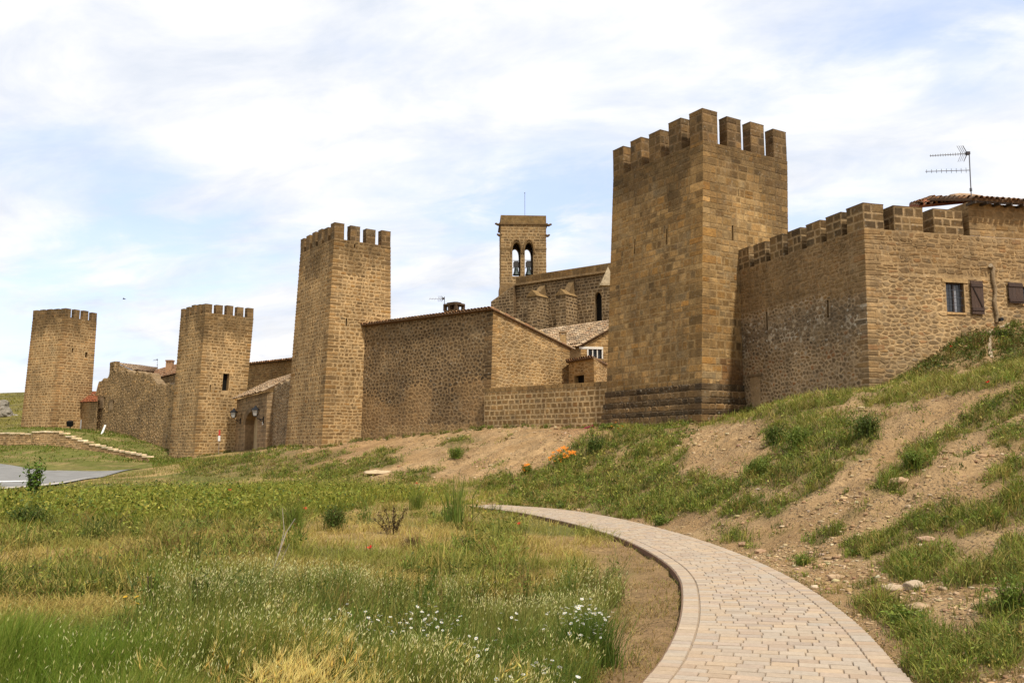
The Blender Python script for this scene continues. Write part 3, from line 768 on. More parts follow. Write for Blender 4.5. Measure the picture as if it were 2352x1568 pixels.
# --- the house that continues the wall to the right: same face, higher wall, roof, windows
rooth = wall_obj('stone_house', 'rubble stone house with tiled roof and brown shutters above the grassy mound', 'house', (B5.x + 5, B5.y + 1.2, 4.5))
zr = zat(470, 31.0)
s_h = along(2228, B5.x, B5.y, d5r.x, d5r.y, w5z) / L5r
s_t = lambda s: w5z if s < s_h - .001 else zr
def wh_fn(p, s, z, c, al, rng):
    if z > w5z - 1.7: return lerp3(c, (.26, .175, .084), .5), .12
    return lerp3(c, (.31, .215, .108), .3), .22
STH = style(RUB, (.41, .315, .195), (.13, .25), (.16, .5), .036, .034, (.005, .02), warp=.07, split=.2, alpha=.2, patch=.22, quoin=(.4, .65), fn=wh_fn, rubble_to=w5z - 1.6, cell=(.27, .15))
def hole5(x0, x1, y0, y1):
    zc = zat((y0 + y1) / 2, 31); a = spx(B5, d5r, L5r, x0, zc); b = spx(B5, d5r, L5r, x1, zc)
    return (a, b, zpx(B5, d5r, L5r, (a + b) / 2, y1), zpx(B5, d5r, L5r, (a + b) / 2, y0))
hw1 = hole5(2174, 2215, 650, 719); hw2 = hole5(2346, 2384, 660, 700)
m = MB()
BT = lambda p: v3(p, zr)
ph5 = stone_face(m, Bb, Eb, v3(B5, w5z), v3(E5, w5z), STH, holes=[hw1, hw2], rows=rows5, seed=52, ends=(True, False), reveal=.28)
H0 = B5 + d5r * (L5r * s_h)
rowsH = rows_for(w5z + .002, zr, (.2, .3), random.Random(3))
STH2 = dict(STH); STH2.update(quoin=(.45, .7), warp=.03, split=.05, h=(.2, .3), w=(.25, .6), gap=.028, fn=lambda p, s, z, c, al, rng: (lerp3(c, (.27, .18, .083), .6), .15))
stone_face(m, v3(H0, w5z + .002), v3(E5, w5z + .002), v3(H0, zr), v3(E5, zr), STH2, rows=rowsH, seed=53, ends=(True, False))
bk = azv(-14)
stone_face(m, v3(H0 + bk * 5, w5z + .002), v3(H0, w5z + .002), v3(H0 + bk * 5, zr), v3(H0, zr), STH2, rows=rowsH, seed=54, ends=(False, True))
m.build('wall', STONE, rooth)
def window5(h, bars=True):
    W = L5r
    fo = MB(); o = -.10; t = .05 / W; tz = .05
    s0, s1, z0, z1 = h; c = (.045, .026, .016)
    def bar(a, b, zc_, zd, off, dep=.05, mb=fo, col=c):
        q = [ph5(a, zc_, off), ph5(b, zc_, off), ph5(b, zd, off), ph5(a, zd, off)]; r = [ph5(a, zc_, off - dep), ph5(b, zc_, off - dep), ph5(b, zd, off - dep), ph5(a, zd, off - dep)]
        mb.add(q + r, [(0, 1, 2, 3), (0, 4, 5, 1), (1, 5, 6, 2), (2, 6, 7, 3), (3, 7, 4, 0)], col)
    bar(s0, s0 + t, z0, z1, o); bar(s1 - t, s1, z0, z1, o); bar(s0 + t, s1 - t, z0, z0 + tz, o - .003); bar(s0 + t, s1 - t, z1 - tz, z1, o - .003)
    sm = (s0 + s1) / 2; bar(sm - t * .6, sm + t * .6, z0 + tz, z1 - tz, o - .002)
    fw = fo.build('window', WOOD, rooth)
    g = MB(); g.poly([ph5(s0, z0, o - .03), ph5(s1, z0, o - .03), ph5(s1, z1, o - .03), ph5(s0, z1, o - .03)], (.2, .2, .2)); g.build('pane', GLASS, fw)
    for a, b in ((s0 + t * 1.1, s0 + t * 2.3), (sm + t * .8, sm + t * 2.9)):
        cu_ = MB(); cu_.poly([ph5(a, z0 + tz, o - .027), ph5(b, z0 + tz, o - .027), ph5(b, z1 - tz * 2, o - .027), ph5(a, z1 - tz * 2, o - .027)], (.22, .225, .24))
        cu_.build('curtain', PAINT, fw)
    ib = MB(); cc = (.05, .055, .065)
    n = 5
    for i in range(1, n):
        s = s0 + (s1 - s0) * i / n; ib.tube([ph5(s, z0, -.035), ph5(s, z1, -.035)], .008, cc, 5)
    for i in range(1, 4):
        z = z0 + (z1 - z0) * i / 4; ib.tube([ph5(s0, z, -.025), ph5(s1, z, -.025)], .008, cc, 5)
    ib.build('iron_grille', IRON, fw)
    sl_ = MB(); bar(s0 - .03 / W, s1 + .03 / W, z0 - .07, z0, .05, .2, sl_, (.42, .29, .15)); sl_.build('sill', STONE, fw)
    ln = MB(); bar(s0 - .16 / W, s1 + .16 / W, z1, z1 + .14, .035, .05, ln, (.42, .31, .17)); ln.build('lintel', STONE, fw)
window5(hw1); window5(hw2)
def shutter5(x0, x1, y0, y1, brace):
    s0, s1, z0, z1 = hole5(x0, x1, y0, y1); m = MB(); n = 4
    for i in range(n):
        a = s0 + (s1 - s0) * i / n; b = s0 + (s1 - s0) * (i + 1) / n - .004 / L5r
        q = [ph5(a, z0, .10), ph5(b, z0, .10), ph5(b, z1, .10), ph5(a, z1, .10)]; r = [ph5(a, z0, .065), ph5(b, z0, .065), ph5(b, z1, .065), ph5(a, z1, .065)]
        m.add(q + r, [(0, 1, 2, 3), (0, 4, 5, 1), (1, 5, 6, 2), (2, 6, 7, 3), (3, 7, 4, 0), (4, 7, 6, 5)], vary((.060, .034, .022), .15))
    sh = m.build('shutter', WOOD, rooth)
    for zc_ in (z0 + (z1 - z0) * .14, z0 + (z1 - z0) * .86):
        m = MB(); m.add([ph5(s0 + .01 / L5r, zc_ - .05, .125), ph5(s1 - .01 / L5r, zc_ - .05, .125), ph5(s1 - .01 / L5r, zc_ + .05, .125), ph5(s0 + .01 / L5r, zc_ + .05, .125),
               ph5(s0, zc_ - .05, .101), ph5(s1, zc_ - .05, .101), ph5(s1, zc_ + .05, .101), ph5(s0, zc_ + .05, .101)], [(0, 1, 2, 3), (0, 4, 5, 1), (1, 5, 6, 2), (2, 6, 7, 3), (3, 7, 4, 0)], (.05, .028, .019))
        m.build('brace', WOOD, sh)
    if brace:
        m = MB(); a, b = ph5(s0 + (s1 - s0) * .15, z0 + (z1 - z0) * .80, .112), ph5(s1 - (s1 - s0) * .15, z0 + (z1 - z0) * .2, .112); m.tube([a, b], .022, (.03, .018, .012), 4); m.build('brace', WOOD, sh)
shutter5(2227, 2254.5, 647, 723, True); shutter5(2312, 2344.5, 651, 698, False)
# clay downpipe, drain mouth and concrete gully
s = spx(B5, d5r, L5r, 2284, 6.5)
m = MB(); zp0, zp1 = zpx(B5, d5r, L5r, s, 742), zpx(B5, d5r, L5r, s, 615)
pp = [ph5(s + .004 * math.sin(i * 1.7), zp0 + (zp1 - zp0) * i / 8, .07) for i in range(9)]
m.tube(pp, [.06 + .008 * (i % 2) for i in range(9)], (.30, .235, .16), 8); m.tube([ph5(s, zp1, .02), ph5(s - .012, zp1 + .05, .11)], .075, (.42, .36, .28), 8)
m.build('clay_downpipe', ROCK, rooth)
m = MB(); q = ph5(spx(B5, d5r, L5r, 2290, 6), zat(742, 31.5), .02); m.tube([q, q - d5r.cross(Vector((0, 0, 1))) * -.22], .07, (.02, .02, .02), 10); m.build('drain_pipe', IRON, rooth)

# roofs of barrel tiles
def tile_roof(mb, E0, E1, R0, R1, cols, tw=.21, tl=.38, seed=0, deck=(.16, .10, .06), lift=.0, thick=.05):
    E0, E1, R0, R1 = map(Vector, (E0, E1, R0, R1)); rng = random.Random(seed)
    nrm = (E1 - E0).cross(R0 - E0).normalized()
    if nrm.z < 0: nrm = -nrm
    nu = max(2, round((E1 - E0).length / tw)); nv = max(2, round(((R0 + R1) / 2 - (E0 + E1) / 2).length / tl))
    P = lambda u, v, o=0.0: E0.lerp(E1, u).lerp(R0.lerp(R1, u), v) + nrm * o
    mb.poly([P(0, 0, .01), P(1, 0, .01), P(1, 1, .01), P(0, 1, .01)], deck)
    mb.poly([P(0, 0, -thick), P(1, 0, -thick), P(1, 1, -thick), P(0, 1, -thick)], deck)
    for a, b in (((0, 0), (1, 0)), ((1, 0), (1, 1)), ((1, 1), (0, 1)), ((0, 1), (0, 0))): mb.poly([P(*a, -thick), P(*b, -thick), P(*b, .01), P(*a, .01)], deck)
    for i in range(nu):
        uc = (i + .5) / nu + rng.uniform(-.08, .08) / nu
        for j in range(nv):
            v0 = (j + rng.uniform(-.12, .12)) / nv - (.04 if j == 0 else 0); v1 = v0 + 1.18 / nv; r0, r1 = .40 / nu, .31 / nu
            hgt0, hgt1 = tw * .46 + rng.uniform(0, .012), tw * .30
            c = vary(cols[int(rng.random() ** 1.4 * len(cols))], .22, rng)
            vs = []
            for v, r, h, bs in ((v0, r0, hgt0, .035), (min(v1, 1.02), r1, hgt1, .012)):
                for q in range(6):
                    an = math.pi * q / 5; vs.append(P(uc - r * math.cos(an), v, bs + h * math.sin(an) * .85))
            mb.add(vs, [(q, q + 1, q + 7, q + 6) for q in range(5)], c)
TERRA = [(.42, .24, .13), (.36, .20, .11), (.50, .32, .19), (.30, .19, .12), (.45, .34, .24), (.24, .16, .11)]
PALE = [(.47, .36, .25), (.40, .30, .205), (.55, .44, .32), (.33, .25, .175), (.44, .29, .185), (.27, .21, .155)]
RED = [(.42, .15, .075), (.36, .13, .07), (.48, .20, .11)]

nR = d5r.cross(Vector((0, 0, 1)))                      # outward from the house face
m = MB()
ez = zr + .02; e0 = v3(H0, ez) + nR * .35 - d5r * .15; e1 = v3(E5, ez + .1) + nR * .35
r0 = v3(H0, ez + 1.2) - nR * 3.6 + d5r * 1.3; r1 = v3(E5, ez + 1.35) - nR * 3.6
tile_roof(m, e0, e1, r0, r1, TERRA, .23, .4, 31, thick=.06)
ro = m.build('roof', TILE, rooth)
m = MB()                                               # lean-to roof over the terrace behind the merlons
a0, a1 = PT(2110, 472, 34.4), PT(2241, 459, 33.0); bkv = -nR
b0 = a0 + bkv * 2.4 + d5r * 1.5 + Vector((0, 0, .80)); b1 = a1 + bkv * 2.4 + Vector((0, 0, .80))
tile_roof(m, a0, a1, b0, b1, TERRA, .23, .4, 32, thick=.10, deck=(.30, .11, .05)); m.build('terrace_roof', TILE, rooth)
m = MB(); hp = PT(2178, 461, 34.6); hq = PT(2243, 459, 34.0); ax = (hq - hp)
vs = []
for t_, r_ in ((0, .10), (.08, .24), (.3, .27), (.7, .22), (1, .12)):
    for q_ in range(7): an_ = math.pi * q_ / 6; vs.append(hp + ax * t_ + nR * (-.4 * math.cos(an_)) + Vector((0, 0, r_ * math.sin(an_) + .02)))
m.add(vs, [(q_ + j_ * 7, q_ + 1 + j_ * 7, q_ + 8 + j_ * 7, q_ + 7 + j_ * 7) for j_ in range(4) for q_ in range(6)], (.46, .34, .24)); m.build('roof_ridge', TILE, ro)
for i in range(14):
    m = MB(); s = i / 13; q = e0.lerp(e1, s) - Vector((0, 0, .16)) + d5r * .12; m.box(q, d5r * .08, nR * -.42, Vector((0, 0, .09)), (.05, .033, .02)); m.build('rafter_end', WOOD, ro)
m = MB()                                               # terrace wall and red-brown door behind the battlements
tw0 = v3(H0, w5z - .3) - d5r * 2.6 - nR * 2.4; 
m.box(tw0, d5r * 2.6, nR * -.2, Vector((0, 0, zr - w5z + .25)), (.50, .45, .38)); m.build('terrace_wall', PAINT, rooth)
for off, wd, c in ((.55, .35, (.12, .035, .022)), (1.9, .55, (.10, .05, .03))):
    m = MB(); m.box(tw0 + d5r * off + nR * .03, d5r * wd, nR * -.02, Vector((0, 0, zr - w5z + .05)), c); m.build('terrace_door', WOOD, rooth)
for k, px in enumerate((2055, 2147)):
    a = along(px, B5.x, B5.y, d5r.x, d5r.y, w5z); b = along(px + 66, B5.x, B5.y, d5r.x, d5r.y, w5z)
    m = MB(); stone_block(m, B5 + d5r * a, d5r, b - a, .6, w5z + .003, w5m - .03 + RNG.uniform(-.02, .02), M5, seed=590 + k); m.build('merlon', STONE, root5)
m = MB(); stone_block(m, B5 + d5r * .01, d5r, along(2030, B5.x, B5.y, d5r.x, d5r.y, w5z), .6, w5z + .005, w5m - .01, M5, seed=598); m.build('merlon', STONE, root5)

# --- big stone house between the towers
D3r = T3['dr']; zh = zat(712, 46.85)
A6 = T3['Ct'] + D3r * along(835, T3['Ct'].x, T3['Ct'].y, D3r.x, D3r.y, zh)
d6 = azv(-52) * -1; L6 = along(1133, A6.x, A6.y, d6.x, d6.y, zh); B6 = A6 + d6 * L6; d6g = azv(38)
L6g = along(1308, B6.x, B6.y, d6g.x, d6g.y, 7.6); G6 = B6 + d6g * L6g
root6 = wall_obj('stone_house', 'big stone house with long dark rubble wall and sloping gable between two towers', 'house', (B6.x, B6.y, 1.5))
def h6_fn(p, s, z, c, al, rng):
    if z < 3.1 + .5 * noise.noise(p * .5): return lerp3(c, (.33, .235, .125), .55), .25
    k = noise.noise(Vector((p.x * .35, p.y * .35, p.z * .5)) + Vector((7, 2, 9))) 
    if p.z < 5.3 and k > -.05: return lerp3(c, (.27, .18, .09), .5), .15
    return lerp3(c, (.07, .05, .028), .25 + .3 * max(0, -k)), .35  # darkens the upper front and its mortar, shading put into the colour
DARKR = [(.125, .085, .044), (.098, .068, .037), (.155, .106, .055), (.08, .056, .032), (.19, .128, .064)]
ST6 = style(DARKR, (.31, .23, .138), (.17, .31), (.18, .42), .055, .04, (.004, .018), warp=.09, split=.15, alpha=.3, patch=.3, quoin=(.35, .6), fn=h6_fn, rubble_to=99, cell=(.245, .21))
ST6g = style([(.37, .255, .12), (.32, .21, .093), (.41, .285, .14), (.27, .175, .078), (.35, .245, .125)], (.48, .365, .215), (.13, .28), (.22, .65), .036, .034, (.005, .02), warp=.09, split=.25, alpha=.12, patch=.2, quoin=(.42, .7), rubble_to=99, cell=(.34, .175))
m = MB(); z0 = .3
stone_face(m, v3(A6, z0) - d6g * .35, v3(B6, z0) - d6g * .35, v3(A6, zh), v3(B6, zh), ST6, seed=61, ends=(False, True))
zg = zat(800, G6.y)
gt = lambda s: zh + (zg - zh) * s
stone_face(m, v3(B6, z0) - d6g * .35, v3(G6, z0), v3(B6, zh), v3(G6, zh), ST6g, top=gt, seed=62, breaks=[i / 12 for i in range(12)])
plain_quad(m, v3(G6, z0), v3(G6, z0) - d6 * L6, v3(G6, zg) - d6 * L6, v3(G6, zg), (.3, .2, .1, 0))
plain_quad(m, v3(A6, z0), v3(A6, z0) + d6g * L6g, v3(A6, zg) + d6g * L6g, v3(A6, zh), (.3, .2, .1, 0))
m.build('wall', STONE, root6)
m = MB()
tile_roof(m, v3(B6 + d6g * (L6g + .2), zg + .02) + d6 * .12, v3(A6 + d6g * (L6g + .2), zg + .02), v3(B6 - d6g * .28, zh + .07) + d6 * .12, v3(A6 - d6g * .28, zh + .07), TERRA, .24, .42, 60)
# the open tile mouths along the top of the wall
n = int(L6 / .24)
for i in range(n):
    c = A6 + d6 * ((i + .5) * L6 / n) - d6g * .3; cc = vary(TERRA[i % 6], .2); r = .105; vs = []
    for dd in (0, .42):
        for q in range(6): an = math.pi * q / 5; vs.append(Vector((c.x, c.y, zh + .09 + dd * .0)) + d6g * dd + d6 * (-r * math.cos(an)) + Vector((0, 0, r * math.sin(an))))
    m.add(vs, [(q, q + 1, q + 7, q + 6) for q in range(5)], cc)
    m.poly([vs[0] + d6g * .05, *[v + d6g * .05 for v in vs[1:6]]], (.03, .02, .015))  # dark plate just inside each mouth, painted for the shade of the hollow
r6 = m.build('roof', TILE, root6)
m = MB()
rr = random.Random(4)
for i in range(16):                                      # verge stones along the gable slope
    s0, s1 = i / 16, (i + .95) / 16
    a, b = B6 + d6g * (L6g * s0), B6 + d6g * (L6g * s1); n_ = d6
    za, zb_ = gt(s0) + .01, gt(s1) + .01; h = rr.uniform(.09, .15)
    q = [v3(a, za) + n_ * .10, v3(b, zb_) + n_ * .10, v3(b, zb_) - n_ * .3, v3(a, za) - n_ * .3]
    up = Vector((0, 0, h)); m.add(q + [p + up for p in q], [(0, 1, 5, 4), (1, 2, 6, 5), (4, 5, 6, 7), (3, 0, 4, 7), (0, 3, 2, 1)], vary((.50, .38, .23) if rr.random() > .3 else (.42, .24, .14), .2, rr))
m.build('verge', TILE, root6)
# broad chimney with an open hood
cpos = PT(1043, 716, 49.5); m = MB(); cd = d6
def rounded_box(mb, c, a, b, wa, wb, z0, z1, col, ch=.12):
    pts = []
    for sa, sb in ((-1, -1), (1, -1), (1, 1), (-1, 1)):
        for q in ((0, 1) if sa * sb > 0 else (1, 0)):
            fa, fb = (wa - ch, wb) if q else (wa, wb - ch); pts.append(c + a * (sa * fa) + b * (sb * fb))
    n = len(pts); mb.add([v3(p, z0) for p in pts] + [v3(p, z1) for p in pts], [(i, (i + 1) % n, n + (i + 1) % n, n + i) for i in range(n)] + [tuple(range(n, 2 * n)), tuple(range(n))[::-1]], col)
cz = cpos.z
rounded_box(m, cpos, cd, d6g, .52, .4, cz - 1.2, cz + .06, (.13, .09, .05))
for sa, sb in ((-.42, -.3), (.42, -.3), (.42, .3), (-.42, .3), (-.05, -.32), (-.05, .32)): rounded_box(m, cpos + cd * sa + d6g * sb, cd, d6g, .09, .09, cz + .055, cz + .34, (.10, .07, .045), .02)
rounded_box(m, cpos, cd, d6g, .56, .44, cz + .335, cz + .44, (.085, .06, .04)); rounded_box(m, cpos, cd, d6g, .40, .3, cz + .437, cz + .52, (.075, .055, .035))
m.build('chimney', ROCK, root6)

# --- low ashlar wall running from that house to the nearest tower
A7 = B6 - d6g * .55 - d6 * .15; zl = zat(900, 46.3)
T4L = T4['Lt']; L7 = (Vector((T4L.x, T4L.y, 0)) - Vector((A7.x, A7.y, 0))).length + .6
d7 = (Vector((T4L.x, T4L.y, 0)) - Vector((A7.x, A7.y, 0))).normalized()
B7 = A7 + d7 * L7
root7 = wall_obj('low_wall', 'low wall of neat squared blocks between the big house and the nearest tower', 'wall', (A7.x, A7.y, 2.2))
ST7 = style([(.26, .175, .08), (.22, .148, .068), (.30, .205, .098), (.25, .15, .065), (.21, .155, .085)], (.45, .35, .215), (.22, .30), (.22, .46),   .036, .014, (.004, .014), alpha=.1, patch=.2, simple=True, var=.14)
m = MB(); stone_face(m, v3(A7, .8), v3(B7, .8), v3(A7, zl), v3(B7, zl), ST7, seed=71, ends=(False, False))
bk7 = d7.cross(Vector((0, 0, 1))) * -.45
m.poly([v3(A7, zl), v3(B7, zl), v3(B7, zl) + bk7, v3(A7, zl) + bk7], (.34, .25, .14, 0)); m.poly([v3(A7, .8), v3(A7, zl), v3(A7, zl) + bk7, v3(A7, .8) + bk7], (.34, .25, .14, 0))
m.build('wall', STONE, root7)
m = MB(); n = 24
for i in range(n):
    a = A7 + d7 * (L7 * i / n); m.box(v3(a, zl + .004) + d7 * .02 - bk7 * .05, d7 * (L7 / n - .035), bk7 * 1.1, Vector((0, 0, .20)), vary((.27, .185, .088), .15))
m.build('coping', STONE, root7)

# --- small annex with a dark square opening, behind the low wall
Ya = 50.0; a8 = PT(1306, 820, 52.0); b8 = PT(1364, 822, 49.6); c8 = PT(1394, 840, 52.5)
root8 = wall_obj('stone_annex', 'small stone outbuilding with a square black opening behind the low wall', 'outbuilding', (b8.x, b8.y, 2.5))
m = MB(); za = b8.z
dl8 = Vector((b8.x - a8.x, b8.y - a8.y, 0)); W8 = dl8.length
def s8(px, z): return along(px, a8.x, a8.y, dl8.x, dl8.y, z)
hh = (s8(1319, 5.3), s8(1342, 5.3), zat(888, 50.5), zat(860, 50.5))
p8 = stone_face(m, v3(a8, 2.5), v3(b8, 2.5), v3(a8, za), v3(b8, za), ST6g, holes=[hh], seed=81, ends=(False, True), reveal=.3)
zc8 = zat(840, c8.y)
stone_face(m, v3(b8, 2.5), v3(c8, 2.5), v3(b8, za), v3(c8, za), ST6g, top=lambda s: za + (zc8 - za) * s, seed=82, ends=(True, False), breaks=(.25, .5, .75))
m.build('wall', STONE, root8); dark_opening('opening', root8, p8, *hh, -.28)
m = MB(); dd8 = dl8.normalized(); pn = dd8.cross(Vector((0, 0, 1)))
tile_roof(m, v3(b8, za + .03) + pn * .2 + dd8 * .15, v3(a8, za + .03) + pn * .2, v3(c8, zc8 + .04) + dd8 * .15, v3(c8, zc8 + .04) - dd8 * W8, TERRA, .24, .42, 83); m.build('roof', TILE, root8)

# --- house with the broad pale roof farther back
Yb = 60.0; e = PT(1334, 796, Yb); root9 = wall_obj('stone_house', 'house with broad pale tiled roof below the church buttresses', 'house', (e.x, e.y, 4))
ap = PT(1440, 733, 60.6); ze, zap = e.z, ap.z
gd = Vector((ap.x - e.x, ap.y - e.y, 0)); gl = gd.length; gd.normalize(); bd = azv(-43); LB = 9.5
m = MB(); STB = style([(.36, .25, .125), (.32, .215, .10), (.40, .285, .15)], (.42, .31, .17), (.16, .28), (.25, .55), .03, .02, (.01, .04), warp=.05, alpha=.05, simple=True)
wz0, wz1 = zat(823, Yb), zat(801, Yb); ws = lambda px: along(px, e.x, e.y, gd.x * gl * 2, gd.y * gl * 2, 7.7)
hh9 = (ws(1351), ws(1383), wz0, wz1)
gt9 = lambda s: ze - .05 + (zap - ze) * (1 - abs(2 * s - 1))
p9 = stone_face(m, v3(e, 2.5), v3(e, 2.5) + gd * gl * 2, v3(e, zap), v3(e, zap) + gd * gl * 2, STB, top=gt9, holes=[hh9], seed=91, breaks=[i / 10 for i in range(10)], reveal=.2)
plain_quad(m, v3(e, 2.5) + bd * LB, v3(e, 2.5), v3(e, ze - .05), v3(e, ze - .05) + bd * LB, (.34, .25, .14, 0))
m.build('wall', STONE, root9)
m = MB(); ov = gd * .3
tile_roof(m, v3(e, ze + .03) + bd * LB - ov, v3(e, ze + .03) - ov - bd * .25, v3(ap, zap + .07) + bd * LB, v3(ap, zap + .07) - bd * .25, PALE, .22, .36, 92)
f2 = v3(e, ze + .03) + gd * gl * 2
tile_roof(m, f2 - bd * .25 + ov, f2 + bd * LB + ov, v3(ap, zap + .07) - bd * .25, v3(ap, zap + .07) + bd * LB, PALE, .22, .36, 93)
m.build('roof', TILE, root9)
m = MB(); wc = (.62, .58, .5)
def bar9(s0, s1, z0, z1, off=.03, dep=.1):
    q = [p9(s0, z0, off), p9(s1, z0, off), p9(s1, z1, off), p9(s0, z1, off)]; r = [p9(s0, z0, off - dep), p9(s1, z0, off - dep), p9(s1, z1, off - dep), p9(s0, z1, off - dep)]
    m.add(q + r, [(0, 1, 2, 3), (0, 4, 5, 1), (1, 5, 6, 2), (2, 6, 7, 3), (3, 7, 4, 0)], wc)
a9, b9 = hh9[0], hh9[1]; tw_ = .07 / (gl * 2)
bar9(a9 - tw_ * 9, b9 + tw_, wz1, wz1 + .16, .05); bar9(a9 - tw_, a9 + tw_ * .3, wz0, wz1); bar9(b9 - tw_ * .3, b9 + tw_, wz0, wz1)
for k in (1, 2): sm = a9 + (b9 - a9) * k / 3; bar9(sm - tw_ * .5, sm + tw_ * .5, wz0, wz1, .0)
wn = m.build('window', PAINT, root9); m = MB(); m.poly([p9(a9, wz0, -.15), p9(b9, wz0, -.15), p9(b9, wz1, -.15), p9(a9, wz1, -.15)], (.02, .02, .02)); m.build('pane', GLASS, wn)
ch = PT(1293, 778, 57.5); m = MB()
m.box(ch + Vector((-.2, -.2, -1.2)), (.42, 0, 0), (0, .42, 0), (0, 0, 1.45), (.36, .26, .14))
for a, b in ((-.22, -.22), (.12, -.22), (.12, .12), (-.22, .12)): m.box(ch + Vector((a, b, .25)), (.1, 0, 0), (0, .1, 0), (0, 0, .14), (.33, .24, .13))
m.box(ch + Vector((-.26, -.26, .388)), (.52, 0, 0), (0, .52, 0), (0, 0, .07), (.28, .2, .12)); m.build('chimney', STONE, root9)

# --- church: bell tower and buttressed nave
Yc = 88.0; rc = empty('church', (0.5, Yc, 6), 'brown stone church with open bell tower and buttressed nave behind the houses', 'church')
CHST = style([(.225, .155, .078), (.185, .125, .062), (.265, .185, .095), (.15, .105, .055)], (.34, .26, .155), (.26, .36), (.34, .7), .07, .015, (.01, .03), alpha=.15, patch=.22, simple=True)
CHD = style([(.13, .092, .05), (.105, .074, .042), (.165, .118, .064), (.085, .06, .036)], (.30, .235, .155), (.26, .36), (.34, .66), .085, .015, (.01, .03), alpha=.2, patch=.25, simple=True)
zc_top = zat(512, Yc); dt = azv(87); 
tl_ = Vector((Xat(1150.5, Yc, zc_top), Yc, zc_top)); WT = along(1254, tl_.x, tl_.y, dt.x, dt.y, zc_top); nb = dt.cross(Vector((0, 0, 1)))
zbt = 6.0
def st_px(px, z): return along(px, tl_.x, tl_.y, dt.x, dt.y, z) / WT
wzs, wzp, wz0 = zat(578, Yc), zat(556, Yc), zat(634, Yc)
LANC = [(st_px(1177, wzs), st_px(1195.6, wzs)), (st_px(1205.5, wzs), st_px(1224.5, wzs))]
def lancet(pos, s0, s1, zs, zp, mb, col, off, dep, outer=0.0, z_foot=None):
    """spandrels that turn the top of a square hole into a pointed arch"""
    n = 6; sm = (s0 + s1) / 2
    def arc(t): return zs + (zp - zs) * math.sin(t * math.pi / 2) ** .85
    for sgn, sa in ((1, s0), (-1, s1)):
        pts = [(sa + sgn * (sm - s0) * (1 - math.cos(i / n * math.pi / 2)) , arc(i / n)) for i in range(n + 1)]
        for p, q in zip(pts, pts[1:]):
            qs = [pos(p[0], p[1], off), pos(q[0], q[1], off), pos(q[0], zp + .02, off), pos(p[0], zp + .02, off)]
            if sgn < 0: qs = qs[::-1]
            mb.poly(qs, col); r = [pos(p[0], p[1], off), pos(q[0], q[1], off), pos(q[0], q[1], off - dep), pos(p[0], p[1], off - dep)]; mb.poly(r, col)
m = MB()
hol = [(a, b, wz0, wzp) for a, b in LANC]
tdep = WT * .72
c00, c10 = v3(tl_, zbt), v3(tl_, zbt) + dt * WT; c01, c11 = c00 - nb * tdep, c10 - nb * tdep
U = lambda p: Vector((p.x, p.y, zc_top))
pf = stone_face(m, c00, c10, U(c00), U(c10), CHST, holes=hol, seed=101, reveal=.75)
pb = stone_face(m, c11, c01, U(c11), U(c01), CHST, holes=[(1 - b, 1 - a, wz0, wzp) for a, b in LANC], seed=102, reveal=.75)
stone_face(m, c10, c11, U(c10), U(c11), CHST, seed=103); stone_face(m, c01, c00, U(c01), U(c00), CHST, seed=104)
m.poly([U(c00), U(c10), U(c11), U(c01)], (.1, .08, .05)); zf = wz0 - .05
m.poly([v3(c00, zf), v3(c10, zf), v3(c11, zf), v3(c01, zf)], (.12, .09, .06))
for (a, b) in LANC:
    lancet(pf, a, b, wzs, wzp, m, (.20, .14, .07), .012, .7); lancet(pb, 1 - b, 1 - a, wzs, wzp, m, (.20, .14, .07), .012, .7)
m.build('tower_shaft', FARSTONE, rc)
def band(z0, z1, out, mb, col, base=None):
    o = base or (c00, c10, c11, c01); ctr = sum(o, Vector()) / 4
    q = [p + Vector(((p - ctr).x, (p - ctr).y, 0)).normalized() * out * 1.41 for p in o]
    mb.add([v3(p, z0) for p in q] + [v3(p, z1) for p in q], [(0, 1, 5, 4), (1, 2, 6, 5), (2, 3, 7, 6), (3, 0, 4, 7), (4, 5, 6, 7), (3, 2, 1, 0)], col)
m = MB(); band(zc_top + .003, zat(494, Yc), .02, m, (.20, .14, .065, .1)); m.build('parapet', FARSTONE, rc)
m = MB(); band(zc_top - .16, zc_top + .001, .16, m, (.16, .11, .055)); m.build('cornice', FARSTONE, rc)
m = MB(); band(zat(655, Yc), zat(651, Yc), .06, m, (.2, .14, .07)); m.build('string_course', FARSTONE, rc)
for sa_, sb_ in ((-.01, LANC[0][0] - .02), (LANC[0][1] + .012, LANC[1][0] - .012), (LANC[1][1] + .02, 1.01)):
    m = MB(); zq_ = zat(572, Yc); m.box(pf(sa_, zq_, .06), dt * ((sb_ - sa_) * WT), nb * -.2, Vector((0, 0, .15)), (.2, .14, .07)); m.build('string_course', FARSTONE, rc)
m = MB(); band(zbt, zat(655, Yc), .10, m, (.19, .13, .065, .1)); band(zbt, zat(693, Yc), .42, m, (.15, .10, .05, .1)); m.build('tower_base', FARSTONE, rc)
for z, ln in ((zc_top - .12, .62), (zat(539, Yc), .42)):      # gargoyles
    for p, dd in ((c00, -dt), (c10, dt)):
        m = MB(); q = v3(p, z) - nb * .1
        m.tube([q - dd * .1, q + dd * ln * .5 + Vector((0, 0, -.05)), q + dd * ln * .8 + Vector((0, 0, .06)), q + dd * ln + Vector((0, 0, .05))], [.17, .13, .11, .07], (.13, .09, .05), 6); m.build('gargoyle', FARSTONE, rc)
